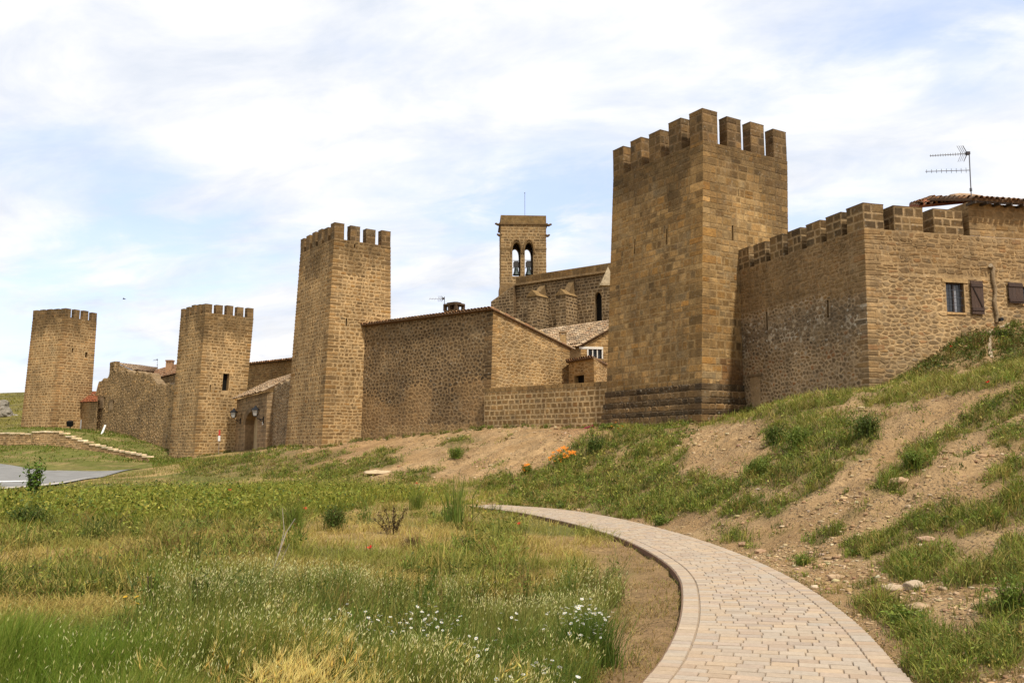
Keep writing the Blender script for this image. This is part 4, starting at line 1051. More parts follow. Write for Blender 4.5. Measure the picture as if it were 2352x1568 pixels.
for a, b in LANC:                                              # moulded hoods over the arches
    m = MB(); n = 8; sm = (a + b) / 2; hw = (b - a) / 2 * 1.28; pts = []
    for i in range(-n, n + 1):
        t = 1 - abs(i) / n; pts.append(pf(sm + math.copysign(hw * math.cos(t * math.pi / 2), i), wzs - .15 + (wzp - wzs + .42) * math.sin(t * math.pi / 2) ** .85, .05))
    m.tube(pts, .09, (.19, .13, .065), 5); m.build('arch_moulding', FARSTONE, rc)
m = MB(); mp = sum((c00, c10, c11, c01), Vector()) / 4; mp = v3(mp, zat(494, Yc)); mp.x = Xat(1205.5, mp.y, 26)
m.tube([mp - Vector((0, 0, .5)), mp + Vector((0, 0, 2.9))], .022, (.10, .10, .11), 5); m.tube([mp + Vector((0, 0, 2.85)), mp + Vector((0, 0, 2.95))], .05, (.10, .10, .11), 5); m.build('lightning_rod', IRON, rc)
for (a, b), lab in zip(LANC, ('dark bell in the left pointed opening of the church tower', 'dark bell in the right pointed opening of the church tower')):
    m = MB(); ctr = pf((a + b) / 2, wz0, -.5); W_ = (b - a) * WT
    be = empty('church_bell', ctr, lab, 'bell', 'bells in the church tower')
    prof = [(.0, .95), (.16, .93), (.19, .8), (.22, .55), (.30, .3), (.36, .2), (.36, .16)]
    ns = 14; vs = []; k = W_ / .82
    for r, z in prof:
        for i in range(ns): an = 2 * math.pi * i / ns; vs.append(ctr + Vector((r * k * math.cos(an), r * k * math.sin(an), z * k + .05)))
    m.add(vs, [(i + j * ns, (i + 1) % ns + j * ns, (i + 1) % ns + (j + 1) * ns, i + (j + 1) * ns) for j in range(len(prof) - 1) for i in range(ns)], (.05, .06, .055)); m.build('bell_body', IRON, be)
    m = MB(); q = ctr + Vector((0, 0, 1.0 * k + .02)); m.box(q - dt * .3 * k - nb * .12, dt * .6 * k, nb * .24, Vector((0, 0, .5 * k)), (.045, .04, .035)); m.box(q - dt * .22 * k - nb * .1 + Vector((0, 0, .501 * k)), dt * .44 * k, nb * .2, Vector((0, 0, .12 * k)), (.045, .04, .035)); m.build('yoke', WOOD, be)
    for zz_ in (.93, 1.72): m = MB(); m.tube([pf(a, wz0 + zz_ * k, -.5), pf(b, wz0 + zz_ * k, -.5)], .03, (.05, .05, .05), 5); m.build('crossbar', IRON, be)
# nave
dn = azv(-52) * -1; znp = zat(637, 86); n0 = Vector((Xat(1186, 86.6, znp), 86.6, znp)); LN = 17.0; n1_ = n0 + dn * LN; nn = dn.cross(Vector((0, 0, 1)))
zn_cor = zat(657, 86.6); zbn = 5.5
sn = lambda px, z: along(px, n0.x, n0.y, dn.x, dn.y, z) / LN
m = MB()
def lan(px0, px1, y0, y1, y2):
    z = zat(y1, 82); a, b = sn(px0, z), sn(px1, z); Y = n0.y + dn.y * LN * a; return (a, b, zat(y2, Y), zat(y0, Y)), zat(y1, Y)
(l1, l1s), (l2, l2s) = lan(1366, 1382, 672, 690, 752), lan(1300, 1306, 690, 705, 752)
pn = stone_face(m, v3(n0, zbn), v3(n1_, zbn), v3(n0, zn_cor), v3(n1_, zn_cor), CHD, holes=[l1, l2], seed=111, reveal=.4)
lancet(pn, l1[0], l1[1], l1s, l1[3], m, (.17, .12, .065), .012, .3); lancet(pn, l2[0], l2[1], l2s, l2[3], m, (.17, .12, .065), .012, .3)
plain_quad(m, v3(n0, zbn), v3(n0, zn_cor), v3(n0, zn_cor) - nn * 9, v3(n0, zbn) - nn * 9, (.12, .09, .05, .2)); m.poly([v3(n0, zn_cor), v3(n1_, zn_cor), v3(n1_, zn_cor) - nn * 9, v3(n0, zn_cor) - nn * 9], (.12, .09, .05, .2))
nx0 = n0 - dn * 2.9; zs0, zs1 = zat(694, 88.4), zn_cor
stone_face(m, v3(nx0, zbn) + nn * .5, v3(n0, zbn) + nn * .5, v3(nx0, zs1) + nn * .5, v3(n0, zs1) + nn * .5, CHD, top=lambda s: zs0 + (zs1 - zs0) * s, seed=118, breaks=(.25, .5, .75))
m.poly([v3(nx0, zs0) + nn * .5, v3(n0, zs1) + nn * .5, v3(n0, zs1) - nn * .5, v3(nx0, zs0) - nn * .5], (.2, .14, .08)); plain_quad(m, v3(n0, zbn) + nn * .5, v3(n0, zbn), v3(n0, zs1), v3(n0, zs1) + nn * .5, (.13, .09, .05, .2))
m.build('nave_wall', FARSTONE, rc)
for l in (l1, l2):
    fr_ = dark_opening('lancet_window', rc, pn, *l, -.38)
m = MB(); zp_ = znp + .12
PAR = style([(.155, .102, .045), (.175, .118, .055), (.13, .088, .04)], (.19, .13, .06), (.4, .55), (.8, 1.5), .03, .01, (.004, .012), alpha=.1, simple=True)
slits = [(sn(1394, 17.5) - 1.6 / LN, sn(1394, 17.5) - 1.5 / LN, zn_cor + .55, zp_ - .35), (sn(1394, 17.5) + .02, sn(1394, 17.5) + .02 + .1 / LN, zn_cor + .55, zp_ - .35)]
stone_face(m, v3(n0, zn_cor + .2) + nn * .1, v3(n1_, zn_cor + .2) + nn * .1, v3(n0, zp_) + nn * .1, v3(n1_, zp_) + nn * .1, PAR, holes=slits, seed=112, ends=(False, False), reveal=.5)
m.poly([v3(n0, zp_) + nn * .1, v3(n1_, zp_) + nn * .1, v3(n1_, zp_) - nn * .4, v3(n0, zp_) - nn * .4], (.16, .11, .05)); plain_quad(m, v3(n0, zn_cor) + nn * .1, v3(n0, zn_cor) - nn * .4, v3(n0, zp_) - nn * .4, v3(n0, zp_) + nn * .1, (.16, .11, .05, 0))
m.build('nave_parapet', FARSTONE, rc)
m = MB(); q = [v3(n0, zn_cor), v3(n1_, zn_cor)]
m.box(q[0] + nn * .32, dn * LN, nn * -.4, Vector((0, 0, .198)), (.26, .19, .11)); m.build('nave_cornice', FARSTONE, rc)
def buttress(px0, px1, ycap, ybase_cap, yup):
    z = zat(ybase_cap, 83); a, b = sn(px0, z) * LN, sn(px1, z) * LN; wdt = 1.15; Y = n0.y + dn.y * a
    o = n0 + dn * a; pr = 1.9; m = MB(); zc_ = zat(ybase_cap, Y - 1); zr_ = zat(ycap, Y - 1)
    f0, f1 = v3(o, zbn) + nn * pr, v3(o, zbn) + nn * pr + dn * wdt
    stone_face(m, f0, f1, v3(f0, zc_), v3(f1, zc_), CHD, seed=int(px0)); stone_face(m, f1, f1 - nn * pr, v3(f1, zc_), v3(f1 - nn * pr, zc_), CHD, seed=int(px0) + 1); stone_face(m, f0 - nn * pr, f0, v3(f0 - nn * pr, zc_), v3(f0, zc_), CHD, seed=int(px0) + 2)
    bt = m.build('buttress', FARSTONE, rc)
    m = MB(); g0, g1 = v3(f0, zc_) - dn * .08 + nn * .1, v3(f1, zc_) + dn * .08 + nn * .1; gm = (g0 + g1) / 2; gm.z = zr_; bk_ = -nn * (pr + .05)
    m.add([g0, g1, gm, g0 + bk_, g1 + bk_, gm + bk_], [(0, 1, 2), (0, 2, 5, 3), (1, 4, 5, 2), (0, 3, 4, 1)], (.25, .175, .085, .2)); m.build('gabled_cap', FARSTONE, bt)
    m = MB(); zu = zat(yup, Y); u0 = v3(o, zr_ - .1) + nn * 1.0 + dn * .25; u1 = u0 + dn * .65; t0 = v3(o, zu) + nn * .05 + dn * .25; t1 = t0 + dn * .65; r0_ = v3(t0, zr_ - .5); r1_ = v3(t1, zr_ - .5)
    m.add([u0, u1, t1, t0, r0_, r1_, v3(u0, zr_ - .5), v3(u1, zr_ - .5)], [(0, 1, 2, 3), (0, 3, 4, 6), (1, 7, 5, 2), (0, 6, 7, 1)], (.17, .12, .062, .2)); m.build('sloped_buttress', FARSTONE, bt)
buttress(1238, 1272, 669, 684, 655); buttress(1303, 1335, 667, 681, 645)
m = MB(); o = n0 + dn * .3; f0 = v3(o, zbn) + nn * 1.6; f1 = f0 + dn * 3.0; zt_ = zat(722, 85)
stone_face(m, f0, f1, v3(f0, zt_), v3(f1, zt_), CHD, seed=131); stone_face(m, f0 - nn * 1.6, f0, v3(f0 - nn * 1.6, zt_), v3(f0, zt_), CHD, seed=132); m.poly([v3(f0, zt_), v3(f1, zt_), v3(f1, zt_) - nn * 1.6, v3(f0, zt_) - nn * 1.6], (.13, .1, .05)); m.build('side_chapel', FARSTONE, rc)
m = MB(); pq = PT(1394, 650, 78.0); m.add([pq + Vector((-.55, 0, 0)), pq + Vector((.75, 0, 0)), pq + Vector((.75, .5, 0)), pq + Vector((-.55, .5, 0)), pq + Vector((.15, .25, 1.6))], [(0, 1, 4), (1, 2, 4), (2, 3, 4), (3, 0, 4), (3, 2, 1, 0)], (.42, .37, .28, .5)); m.box(pq + Vector((-.65, -.1, -.22)), (1.5, 0, 0), (0, .7, 0), (0, 0, .215), (.4, .35, .26)); m.build('carved_pinnacle', FARSTONE, rc)
# --- gate between the second and third tower
g0 = PT(541, 1000, 75.5); g1 = PT(611, 1000, 65.2); g2 = PT(672, 1000, 56.0)
g0, g1, g2 = (Vector((p.x, p.y, 0)) for p in (g0, g1, g2))
gv = (g1 - g0); GL = gv.length; gd_ = gv.normalized(); gn = gd_.cross(Vector((0, 0, 1)))
GST = style([(.25, .185, .115), (.21, .155, .10), (.29, .215, .135), (.17, .13, .085)], (.33, .25, .16), (.26, .36), (.35, .7), .035, .012, (.008, .025), alpha=.3, patch=.25, simple=True)
rg = empty('gatehouse', (g1.x, g1.y, 1.2), 'gatehouse with round-arched gateway and small tiled roof', 'gatehouse')
ztg = zat(907, 69)
sg = lambda px, z: along(px, g0.x, g0.y, gd_.x, gd_.y, z) / GL
ha = (sg(563, 3), sg(591, 3), .6, zat(945, 70)); m = MB(); zsp = ha[3] - 1.0
pg = stone_face(m, v3(g0, .2), v3(g1, .2), v3(g0, ztg), v3(g1, ztg), GST, holes=[ha], seed=201, reveal=.8)
def round_arch(pos, s0, s1, zs, zp, mb, col, off, dep):
    n = 8; sm = (s0 + s1) / 2; hw = (s1 - s0) / 2
    pts = [(sm - hw * math.cos(math.pi * i / (2 * n) * 2 / 1), zs + (zp - zs) * math.sin(math.pi * i / n)) for i in range(n + 1)]
    for p, q in zip(pts, pts[1:]):
        mb.poly([pos(p[0], p[1], off), pos(q[0], q[1], off), pos(q[0], zp + .05, off), pos(p[0], zp + .05, off)], vary(col, .2))
        mb.poly([pos(p[0], p[1], off), pos(q[0], q[1], off), pos(q[0], q[1], off - dep), pos(p[0], p[1], off - dep)], vary(col, .2))
round_arch(pg, ha[0], ha[1], zsp, ha[3], m, (.22, .165, .105), .014, .75)
e0 = g1 - gn * 3; stone_face(m, v3(g1, .2), v3(e0, .2), v3(g1, ztg), v3(e0, ztg), GST, seed=202)
m.build('wall', FARSTONE, rg)
m = MB(); m.poly([pg(ha[0], .6, -.7), pg(ha[1], .6, -.7), pg(ha[1], ha[3], -.7), pg(ha[0], ha[3], -.7)], (.40, .29, .155)); m.build('gate_leaf', WOOD, rg)
m = MB()
for i in range(11):                                     # ring of voussoirs
    a0, a1 = math.pi * i / 11, math.pi * (i + .92) / 11; sm = (ha[0] + ha[1]) / 2; hw = (ha[1] - ha[0]) / 2
    P_ = lambda a, k: pg(sm - hw * k * math.cos(a), zsp + (ha[3] - zsp) * math.sin(a) * k, .03)
    m.poly([P_(a0, 1.02), P_(a1, 1.02), P_(a1, 1.4), P_(a0, 1.4)][::-1], vary((.20, .15, .10), .2))
m.build('arch_ring', FARSTONE, rg)
m = MB(); ev = gn * .35
tile_roof(m, v3(g0 + gd_ * .2, ztg + .05) + ev, v3(g1, ztg + .05) + ev + gd_ * .25, v3(g0 + gd_ * .8, ztg + 1.65) - gn * 2.6, v3(g1, ztg + 1.65) - gn * 2.6 + gd_ * .25, [lerp3(c_, (.25, .18, .12), .35) for c_ in PALE], .30, .5, 203); m.build('roof', TILE, rg)
rw = empty('rough_wall', (g2.x, g2.y, 1.3), 'rough grey rubble wall between the gatehouse and the honey stone tower', 'wall')
RW = style([(.23, .178, .118), (.19, .145, .092), (.28, .21, .135), (.15, .115, .075)], (.34, .27, .18), (.14, .3), (.16, .5), .05, .04, (.02, .06), warp=.1, split=.25, alpha=.5, patch=.3, simple=True, rubble_to=99, cell=(.34, .24))
q0, q1 = g1 - gd_ * .6 - gn * .5, g2 - gn * .5; ql = (q1 - q0).length; zq0, zq1 = zat(886, 65.5), zat(866, 57.5)
m = MB(); tq = lambda s: zq0 + (zq1 - zq0) * min(1, s * 1.3) - .8 * max(0, .12 - s) / .12 + .14 * math.sin(s * 31) + .08 * math.sin(s * 83)
stone_face(m, v3(q0, .3), v3(q1, .3), v3(q0, max(zq0, zq1)), v3(q1, max(zq0, zq1)), RW, top=tq, seed=204, breaks=[i / 30 for i in range(30)])
qn = -gn * .7
for i in range(30): a, b = i / 30, (i + 1) / 30; A_, B_ = q0.lerp(q1, a), q0.lerp(q1, b); m.poly([v3(A_, tq(a)), v3(B_, tq(b)), v3(B_, tq(b)) + qn, v3(A_, tq(a)) + qn], (.26, .2, .13, .5))
m.build('wall', FARSTONE, rw)
rb = empty('stone_house', PT(620, 1000, 86), 'plain stone building with a tiled edge behind the gatehouse', 'house')
b0, b1 = PT(560, 830, 87), PT(690, 840, 81); m = MB(); zb_ = zat(834, 85)
BST = style([(.33, .225, .10), (.29, .19, .085), (.37, .26, .125), (.25, .165, .078)], (.40, .29, .155), (.18, .3), (.3, .7), .04, .02, (.01, .04), warp=.06, alpha=.1, simple=True)
stone_face(m, v3(b0, 1), v3(b1, 1), v3(b0, zb_), v3(b1, zb_), BST, seed=205); m.build('wall', FARSTONE, rb)
bdd = Vector((b1.x - b0.x, b1.y - b0.y, 0)).normalized(); bn_ = bdd.cross(Vector((0, 0, 1)))
m = MB(); tile_roof(m, v3(b0, zb_ + .02) + bn_ * .3, v3(b1, zb_ + .02) + bn_ * .3, v3(b0, zb_ + .35) - bn_ * 5, v3(b1, zb_ + .35) - bn_ * 5, TERRA, .30, .5, 206); m.build('roof', TILE, rb)

# two wall lanterns at the gate
def lantern(root_p, px, py, label):
    rp = Vector(root_p); lp = PT(px, py, rp.y - .5); e = empty('wall_lantern', rp, label, 'lantern', 'wall lanterns at the gate')
    c = (.018, .018, .02); m = MB(); b = lp - Vector((0, 0, .42))
    m.tube([rp, rp + (b - rp) * .35 + Vector((0, 0, -.10)), rp + (b - rp) * .75 + Vector((0, 0, -.06)), b + Vector((0, 0, .1))], .035, c, 6)
    m.tube([rp + Vector((0, 0, -.25)), rp + (b - rp) * .3 + Vector((0, 0, -.20)), rp + (b - rp) * .55 + Vector((0, 0, -.1))], .02, c, 5); m.box(rp + Vector((-.05, -.03, -.35)), (.10, 0, 0), (0, .06, 0), (0, 0, .5), c); m.build('bracket', IRON, e)
    m = MB(); z0, z1 = lp.z - .32, lp.z + .12
    f = lambda z, r: [Vector((lp.x + r * x, lp.y + r * y, z)) for x, y in ((-1, -1), (1, -1), (1, 1), (-1, 1))]
    lo, hi = f(z0, .12), f(z1, .23)
    for i in range(4): m.tube([lo[i], hi[i]], .018, c, 4)
    for q in (lo, hi): m.tube([*q, q[0]], .016, c, 4)
    m.build('frame', IRON, e)
    m = MB(); lo, hi = f(z0 + .01, .11), f(z1 - .01, .22); m.add(lo + hi, [(0, 1, 5, 4), (1, 2, 6, 5), (2, 3, 7, 6), (3, 0, 4, 7)], (.42, .40, .36)); m.build('glass_panel', PAINT, e)
    m = MB(); a, b_, t = f(z1 + .02, .29), f(z1 + .2, .1), f(z1 + .34, .04); m.add(a + b_ + t, [(0, 1, 5, 4), (1, 2, 6, 5), (2, 3, 7, 6), (3, 0, 4, 7), (4, 5, 9, 8), (5, 6, 10, 9), (6, 7, 11, 10), (7, 4, 8, 11), (8, 9, 10, 11), (3, 2, 1, 0)], c); m.build('cap', IRON, e)
lantern(pg(sg(553, 3.8), zat(964, 73.5), .02), 537, 950, 'black wall lantern left of the gate arch, beside the tower with the window')
lantern(pg(sg(606, 3.8), zat(961, 66), .02), 587, 945, 'black wall lantern in front of the gate arch, on its right side')
p = pg(sg(604.5, 3.5), zat(968, 66), .02); m = MB(); m.box(p, gd_ * .14, gn * .06, Vector((0, 0, -.24)), (.75, .74, .7)); tag(m.build('junction_box', PAINT), 'small white box on the wall under the right gate lantern', 'box')
# red and white marker post in front of the gate tower
p = PT(502, 1044, 70.5); mp_ = empty('marker_post', p, 'thin marker post with red and white top before the windowed tower', 'post')
m = MB(); m.tube([p - Vector((0, 0, .4)), p + Vector((0, 0, 1.1))], .035, (.22, .17, .12), 6); m.build('pole', PAINT, mp_)
m = MB(); m.tube([p + Vector((0, 0, 1.1)), p + Vector((0, 0, 1.52))], .10, (.72, .70, .66), 8); m.build('white_band', PAINT, mp_)
m = MB(); m.tube([p + Vector((0, 0, 1.52)), p + Vector((0, 0, 1.98))], .075, (.45, .05, .04), 8); m.build('red_band', PAINT, mp_)

# --- ruined wall, houses and small things between the first and second tower
u0, u1 = PT(196, 1000, 97.5), PT(402, 1000, 79.0); u0, u1 = (Vector((q.x, q.y, 0)) for q in (u0, u1)); ud = (u1 - u0); UL = ud.length; ud.normalize(); un = ud.cross(Vector((0, 0, 1)))
ru = empty('ruined_wall', (u1.x, u1.y, 1.5), 'ruined grey rubble wall with broken top between the two left towers', 'wall')
prof = [(196, 906), (221, 906), (226, 880), (238, 870), (249, 863), (250.5, 850), (300, 853), (348, 858), (353, 871), (360, 879), (378, 881), (402, 883)]
ps_ = []
for px, y in prof:
    s = along(px, u0.x, u0.y, ud.x, ud.y, 8) / UL; Y = u0.y + ud.y * UL * s; ps_.append((s, zat(y, Y)))
def tu(s):
    z = float(np.interp(s, [q[0] for q in ps_], [q[1] for q in ps_])); return z + .09 * math.sin(s * 97) + .07 * math.sin(s * 41 + 1)
RUS = style([(.25, .178, .092), (.21, .148, .077), (.295, .21, .11), (.16, .114, .062), (.32, .215, .10)], (.36, .265, .15), (.18, .34), (.22, .6), .07, .04, (.01, .04), warp=.1, split=.2, alpha=.55, patch=.6, simple=True, rubble_to=99, cell=(.42, .28))
zmax = max(q[1] for q in ps_) + .2
m = MB(); pu = stone_face(m, v3(u0, .8) + un * .3, v3(u1, .8) + un * .3, v3(u0, zmax), v3(u1, zmax), RUS, top=tu, seed=211, breaks=[i / 60 for i in range(60)])
for i in range(60): a, b = i / 60, (i + 1) / 60; m.poly([pu(a, tu(a)), pu(b, tu(b)), pu(b, tu(b)) - un * .8, pu(a, tu(a)) - un * .8], (.22, .165, .1, .4))
m.build('wall', FARSTONE, ru)
for x0, x1, y0, y1 in ((251, 262.5, 832, 851), (268.5, 273, 841, 853)):
    z = zat(851, 92); s0, s1 = (along(x, u0.x, u0.y, ud.x, ud.y, z) for x in (x0, x1)); Y = u0.y + ud.y * s0
    m = MB(); stone_block(m, u0 + ud * s0 - un * .02, ud, s1 - s0, .5, zat(y1 + 3, Y), zat(y0, Y), RUS, seed=213); m.build('merlon_stump', FARSTONE, ru)
for x0, x1, y0, y1 in ((233, 242, 913, 938), (256, 264, 921, 942)):
    z = zat(925, 92); s0, s1 = (along(x, u0.x, u0.y, ud.x, ud.y, z) / UL for x in (x0, x1)); Y = u0.y + ud.y * UL * s0
    m = MB(); m.box(pu(s0, zat(y1, Y), .07), ud * UL * (s1 - s0), un * -.05, Vector((0, 0, zat(y0, Y) - zat(y1, Y))), (.34, .26, .17, .2)); m.box(pu(s0, zat(y0, Y), .12) - ud * .2, ud * (UL * (s1 - s0) + .5), un * -.1, Vector((0, 0, .14)), (.2, .15, .09)); m.build('blocked_window', FARSTONE, ru)
def small_house(label, e0, e1, r0, r1, cols, seed, wallcol=(.36, .26, .14), zb=3.0, tw=.32):
    e0, e1, r0, r1 = (PT(*q) for q in (e0, e1, r0, r1)); r = empty('village_house', (e0.x, e0.y, zb), label, 'house')
    m = MB(); tile_roof(m, e0, e1, r0, r1, cols, tw, .5, seed); m.build('roof', TILE, r)
    m = MB(); st = style([wallcol, lerp3(wallcol, (.2, .14, .08), .4)], lerp3(wallcol, (.5, .4, .25), .4), (.2, .32), (.3, .7), .04, .02, (.01, .03), simple=True)
    k = .94; a, b, c, d_ = (q - Vector((0, 0, .08)) for q in (e0.lerp(r0, .06), e1.lerp(r1, .06), r1, r0))
    for i, (p_, q_) in enumerate(((a, b), (b, c), (d_, a))):
        zt_ = max(p_.z, q_.z); stone_face(m, v3(p_, zb), v3(q_, zb), v3(p_, zt_), v3(q_, zt_), st, top=(lambda s, p_=p_, q_=q_: p_.z + (q_.z - p_.z) * s), seed=seed * 3 + i)
    m.build('wall', FARSTONE, r); return r, e0, e1, r0, r1
small_house('house with low pinkish tiled roof behind the ruined wall', (306, 849, 93), (354, 854, 100), (271, 834, 95.5), (363, 843.5, 103), [(.46, .34, .25), (.40, .29, .21), (.5, .4, .3)], 221)
hb = small_house('house with salmon tiled roof and brick chimney beside the windowed tower', (340, 873, 97), (414, 855, 88), (348, 853, 103), (416, 834.5, 94), [(.50, .30, .19), (.44, .26, .16), (.54, .37, .25)], 222)
c = PT(389.5, 850, 93.5); m = MB(); m.box(c + Vector((-.33, -.3, -.8)), (.66, 0, 0), (0, .6, 0), (0, 0, 1.45), (.42, .26, .16))
for i in (-.33, -.09, .15): m.box(c + Vector((i, -.3, .65)), (.18, 0, 0), (0, .6, 0), (0, 0, .3), (.38, .24, .15))
m.box(c + Vector((-.38, -.35, .945)), (.76, 0, 0), (0, .7, 0), (0, 0, .14), (.34, .2, .13)); m.build('chimney', TILE, hb[0])
lh = small_house('low house with red tiled roof against the farthest tower', (160, 924, 99), (224, 922, 92.5), (163, 909, 102), (226, 899, 97), RED, 223, (.30, .215, .12))
c = PT(212, 915, 98.5); m = MB(); m.box(c + Vector((-.3, -.3, -.8)), (.6, 0, 0), (0, .6, 0), (0, 0, 1.5), (.40, .33, .24)); m.box(c + Vector((-.36, -.36, .701)), (.72, 0, 0), (0, .72, 0), (0, 0, .12), (.33, .27, .2)); m.build('chimney', TILE, lh[0])

# low retaining wall with stepped pale coping
RT = [(-260, 996, 1027, 84), (-60, 996, 1027, 81.5), (0, 996, 1027, 80.5), (73, 998, 1032, 79), (74, 994, 1032, 79), (94, 992.6, 1033, 78.6), (138, 993.5, 1036, 78), (152, 1001, 1038, 77.6), (180, 1011, 1042, 77.1), (207, 1020, 1046, 76.5), (249, 1032, 1050, 75.5), (290, 1040, 1055, 74.5), (328, 1047, 1060, 73.2), (343, 1055, 1064, 72.6)]
rr_ = empty('retaining_wall', PT(100, 1035, 79), 'low pale stone retaining wall stepping down above the road', 'wall'); m = MB(); mc = MB(); rg_ = random.Random(8)
RST = style([(.40, .29, .165), (.35, .25, .135), (.46, .34, .20), (.30, .21, .115)], (.44, .33, .20), (.14, .24), (.22, .6), .04, .02, (.01, .05), alpha=.05, simple=True)
for (xa, ta, ba, Da), (xb, tb, bb_, Db) in zip(RT, RT[1:]):
    if xb - xa < 2: continue
    a, b = PT(xa, ta, Da), PT(xb, tb, Db); z0 = min(zat(ba, Da), zat(bb_, Db)) - 1.0; zt_ = max(a.z, b.z)
    stone_face(m, v3(a, z0), v3(b, z0), v3(a, zt_), v3(b, zt_), RST, top=(lambda s, a=a, b=b: a.z + (b.z - a.z) * s), seed=int(xa) + 500, ends=(False, False))
    L_ = (v3(b, 0) - v3(a, 0)).length; n = max(1, int(L_ / .6)); dd = (b - a)
    for i in range(n):
        p, q = a + dd * (i / n), a + dd * ((i + .97) / n); zt2 = (p.z + q.z) / 2 + .02 + rg_.uniform(-.02, .03); nn_ = v3(dd, 0).normalized().cross(Vector((0, 0, 1)))
        p = v3(p, zt2) + nn_ * .08; q = v3(q, zt2) + nn_ * .08; up = Vector((0, 0, .12)); k_ = -nn_ * .5
        mc.add([p, q, q + k_, p + k_, p + up, q + up, q + up + k_, p + up + k_], [(0, 1, 5, 4), (1, 2, 6, 5), (2, 3, 7, 6), (3, 0, 4, 7), (4, 5, 6, 7), (3, 2, 1, 0)], vary((.85, .74, .58), .12, rg_))
m.build('wall', FARSTONE, rr_); mc.build('coping', FARSTONE, rr_)

gul = [pz(2246, 750, 31.2), pz(2275, 748, 31.0), pz(2300, 745, 31.0), pz(2352, 737, 31.2), pz(2420, 730, 31.4)]; gul2 = [(x_ + .1, y_ - .30) for x_, y_, _ in gul]
drape_q = [(gul, gul2), ([pz(2268, 752, 30.7), pz(2272, 775, 29.6), pz(2270, 800, 28.6), pz(2276, 842, 27.4)], [pz(2280, 750, 30.7), pz(2277, 775, 29.6), pz(2278, 800, 28.6), pz(2284, 845, 27.4)])]
# small things by the far towers
p = PT(161, 985, 91); e = empty('floodlight', p, 'black floodlight on the ground beside the farthest tower', 'floodlight')
m = MB(); m.box(p + Vector((-.28, -.2, .25)), (.56, 0, 0), (0, .3, .12), (0, -.12, .5), (.012, .012, .014)); m.build('lamp_housing', IRON, e); m = MB(); m.tube([p - Vector((0, 0, .3)), p + Vector((0, 0, .4))], .06, (.02, .02, .02), 6); m.build('stand', IRON, e)
p = PT(185, 986, 90); m = MB(); m.tube([p - Vector((0, 0, .3)), p + Vector((0, 0, 1.0))], .06, (.30, .29, .28), 6); tag(m.build('metal_post', PAINT), 'short grey post before the low red-roofed house', 'post')
p, q = PT(231, 997, 86), PT(240, 975, 86.5); m = MB(); dq = (q - p); m.box(p, dq, (.16, 0, -.05), (0, .08, 0), (.66, .64, .6)); tag(m.build('leaning_plank', PAINT), 'white plank leaning against the foot of the ruined wall', 'plank')

# aerials
def aerial(base, top, label, booms, refl=True, r=.018):
    base, top = PT(*base), PT(*top); e = empty('tv_aerial', base, label, 'aerial'); m = MB(); c = (.11, .11, .115)
    m.tube([base - Vector((0, 0, .4)), base.lerp(top, .5), top], r, c, 6); m.tube([base.lerp(top, .3), base.lerp(top, .3) + Vector((0, 0, .12))], r * 2.2, c, 6); m.build('mast', ALU, e)
    for (x0, y0, x1, y1, n, ln, vert) in booms:
        a, b = PT(x0, y0, base.y - .3), PT(x1, y1, base.y); m = MB(); m.tube([a, b], r * .75, c, 5); m.build('boom', ALU, e)
        d_ = (b - a).normalized(); m = MB()
        for i in range(n):
            t = a.lerp(b, (i + .2) / n); l_ = ln * (.7 + .3 * i / n); u = Vector((0, 0, 1)) if vert else Vector((.25, .6, .7)).normalized(); m.tube([t - u * l_, t + u * l_], r * .45, c, 4)
        m.build('element', ALU, e)['kind'] = 'stuff'
    if refl:
        x0, y0, x1, y1 = booms[0][:4]; b = PT(x1, y1, base.y); m = MB(); L_ = (top - base).length * .16
        for s in (1, -1):
            for k in range(4): u = Vector((-.55 + .04 * k, .1 * k - .2, s)).normalized(); m.tube([b - Vector((.02 + .07 * k, 0, 0)), b - Vector((.02 + .07 * k, 0, 0)) + u * L_], r * .4, c, 4)
        for s in (1, -1): m.tube([b, b + Vector((-.5, 0, s)).normalized() * L_], r * .7, c, 4)
        m.build('reflector', ALU, e)
    m = MB(); b = PT(booms[0][2], booms[0][3], base.y); m.box(b + Vector((-.06, -.08, -.05)), (.13, 0, 0), (0, .12, 0), (0, 0, .11), (.06, .05, .05)); m.build('junction_box', IRON, e); return e
aerial((2232, 478, 32.0), (2226, 350, 32.0), 'tall tv aerial with two long booms on the tiled roof at the right', [(2136, 358, 2222, 353, 15, .065, True), (2126, 394, 2228, 391, 9, .10, True)], r=.020)
aerial((1020, 726, 50.5), (1021, 681, 50.5), 'tv aerial beside the broad chimney of the big stone house', [(986, 686, 1018, 686, 5, .16, False)], r=.02)
aerial((361, 846, 99), (361.5, 824, 99), 'small tv aerial on the house roof left of the windowed tower', [(352, 827, 361, 826, 4, .2, False)], False, .02)
# bird
p = PT(285, 687, 70); m = MB(); m.tube([p + Vector((-.13, 0, 0)), p + Vector((-.06, 0, .02)), p + Vector((.06, 0, .015)), p + Vector((.15, 0, -.01))], [.01, .035, .03, .008], (.02, .018, .016), 6)
for s in (1, -1): m.add([p + Vector((-.05, 0, .02)), p + Vector((.06, 0, .02)), p + Vector((.1, s * .22, .06)), p + Vector((.01, s * .24, .07))], [(0, 1, 2, 3)], (.02, .018, .016))
tag(m.build('bird', IRON), 'tiny dark bird in the sky above the two left towers', 'bird')
# red pipe
p, q = hit(1312, 994), hit(1352, 981); p = PT(1308, 998, 42.0); q = PT(1362, 978, 41.2); m = MB(); m.tube([p, p.lerp(q, .5), q, q + Vector((.1, .03, -.12))], .075, (.20, .022, .035), 8); tag(m.build('drain_pipe', PAINT), 'dark red plastic pipe on the earth below the low wall', 'pipe')

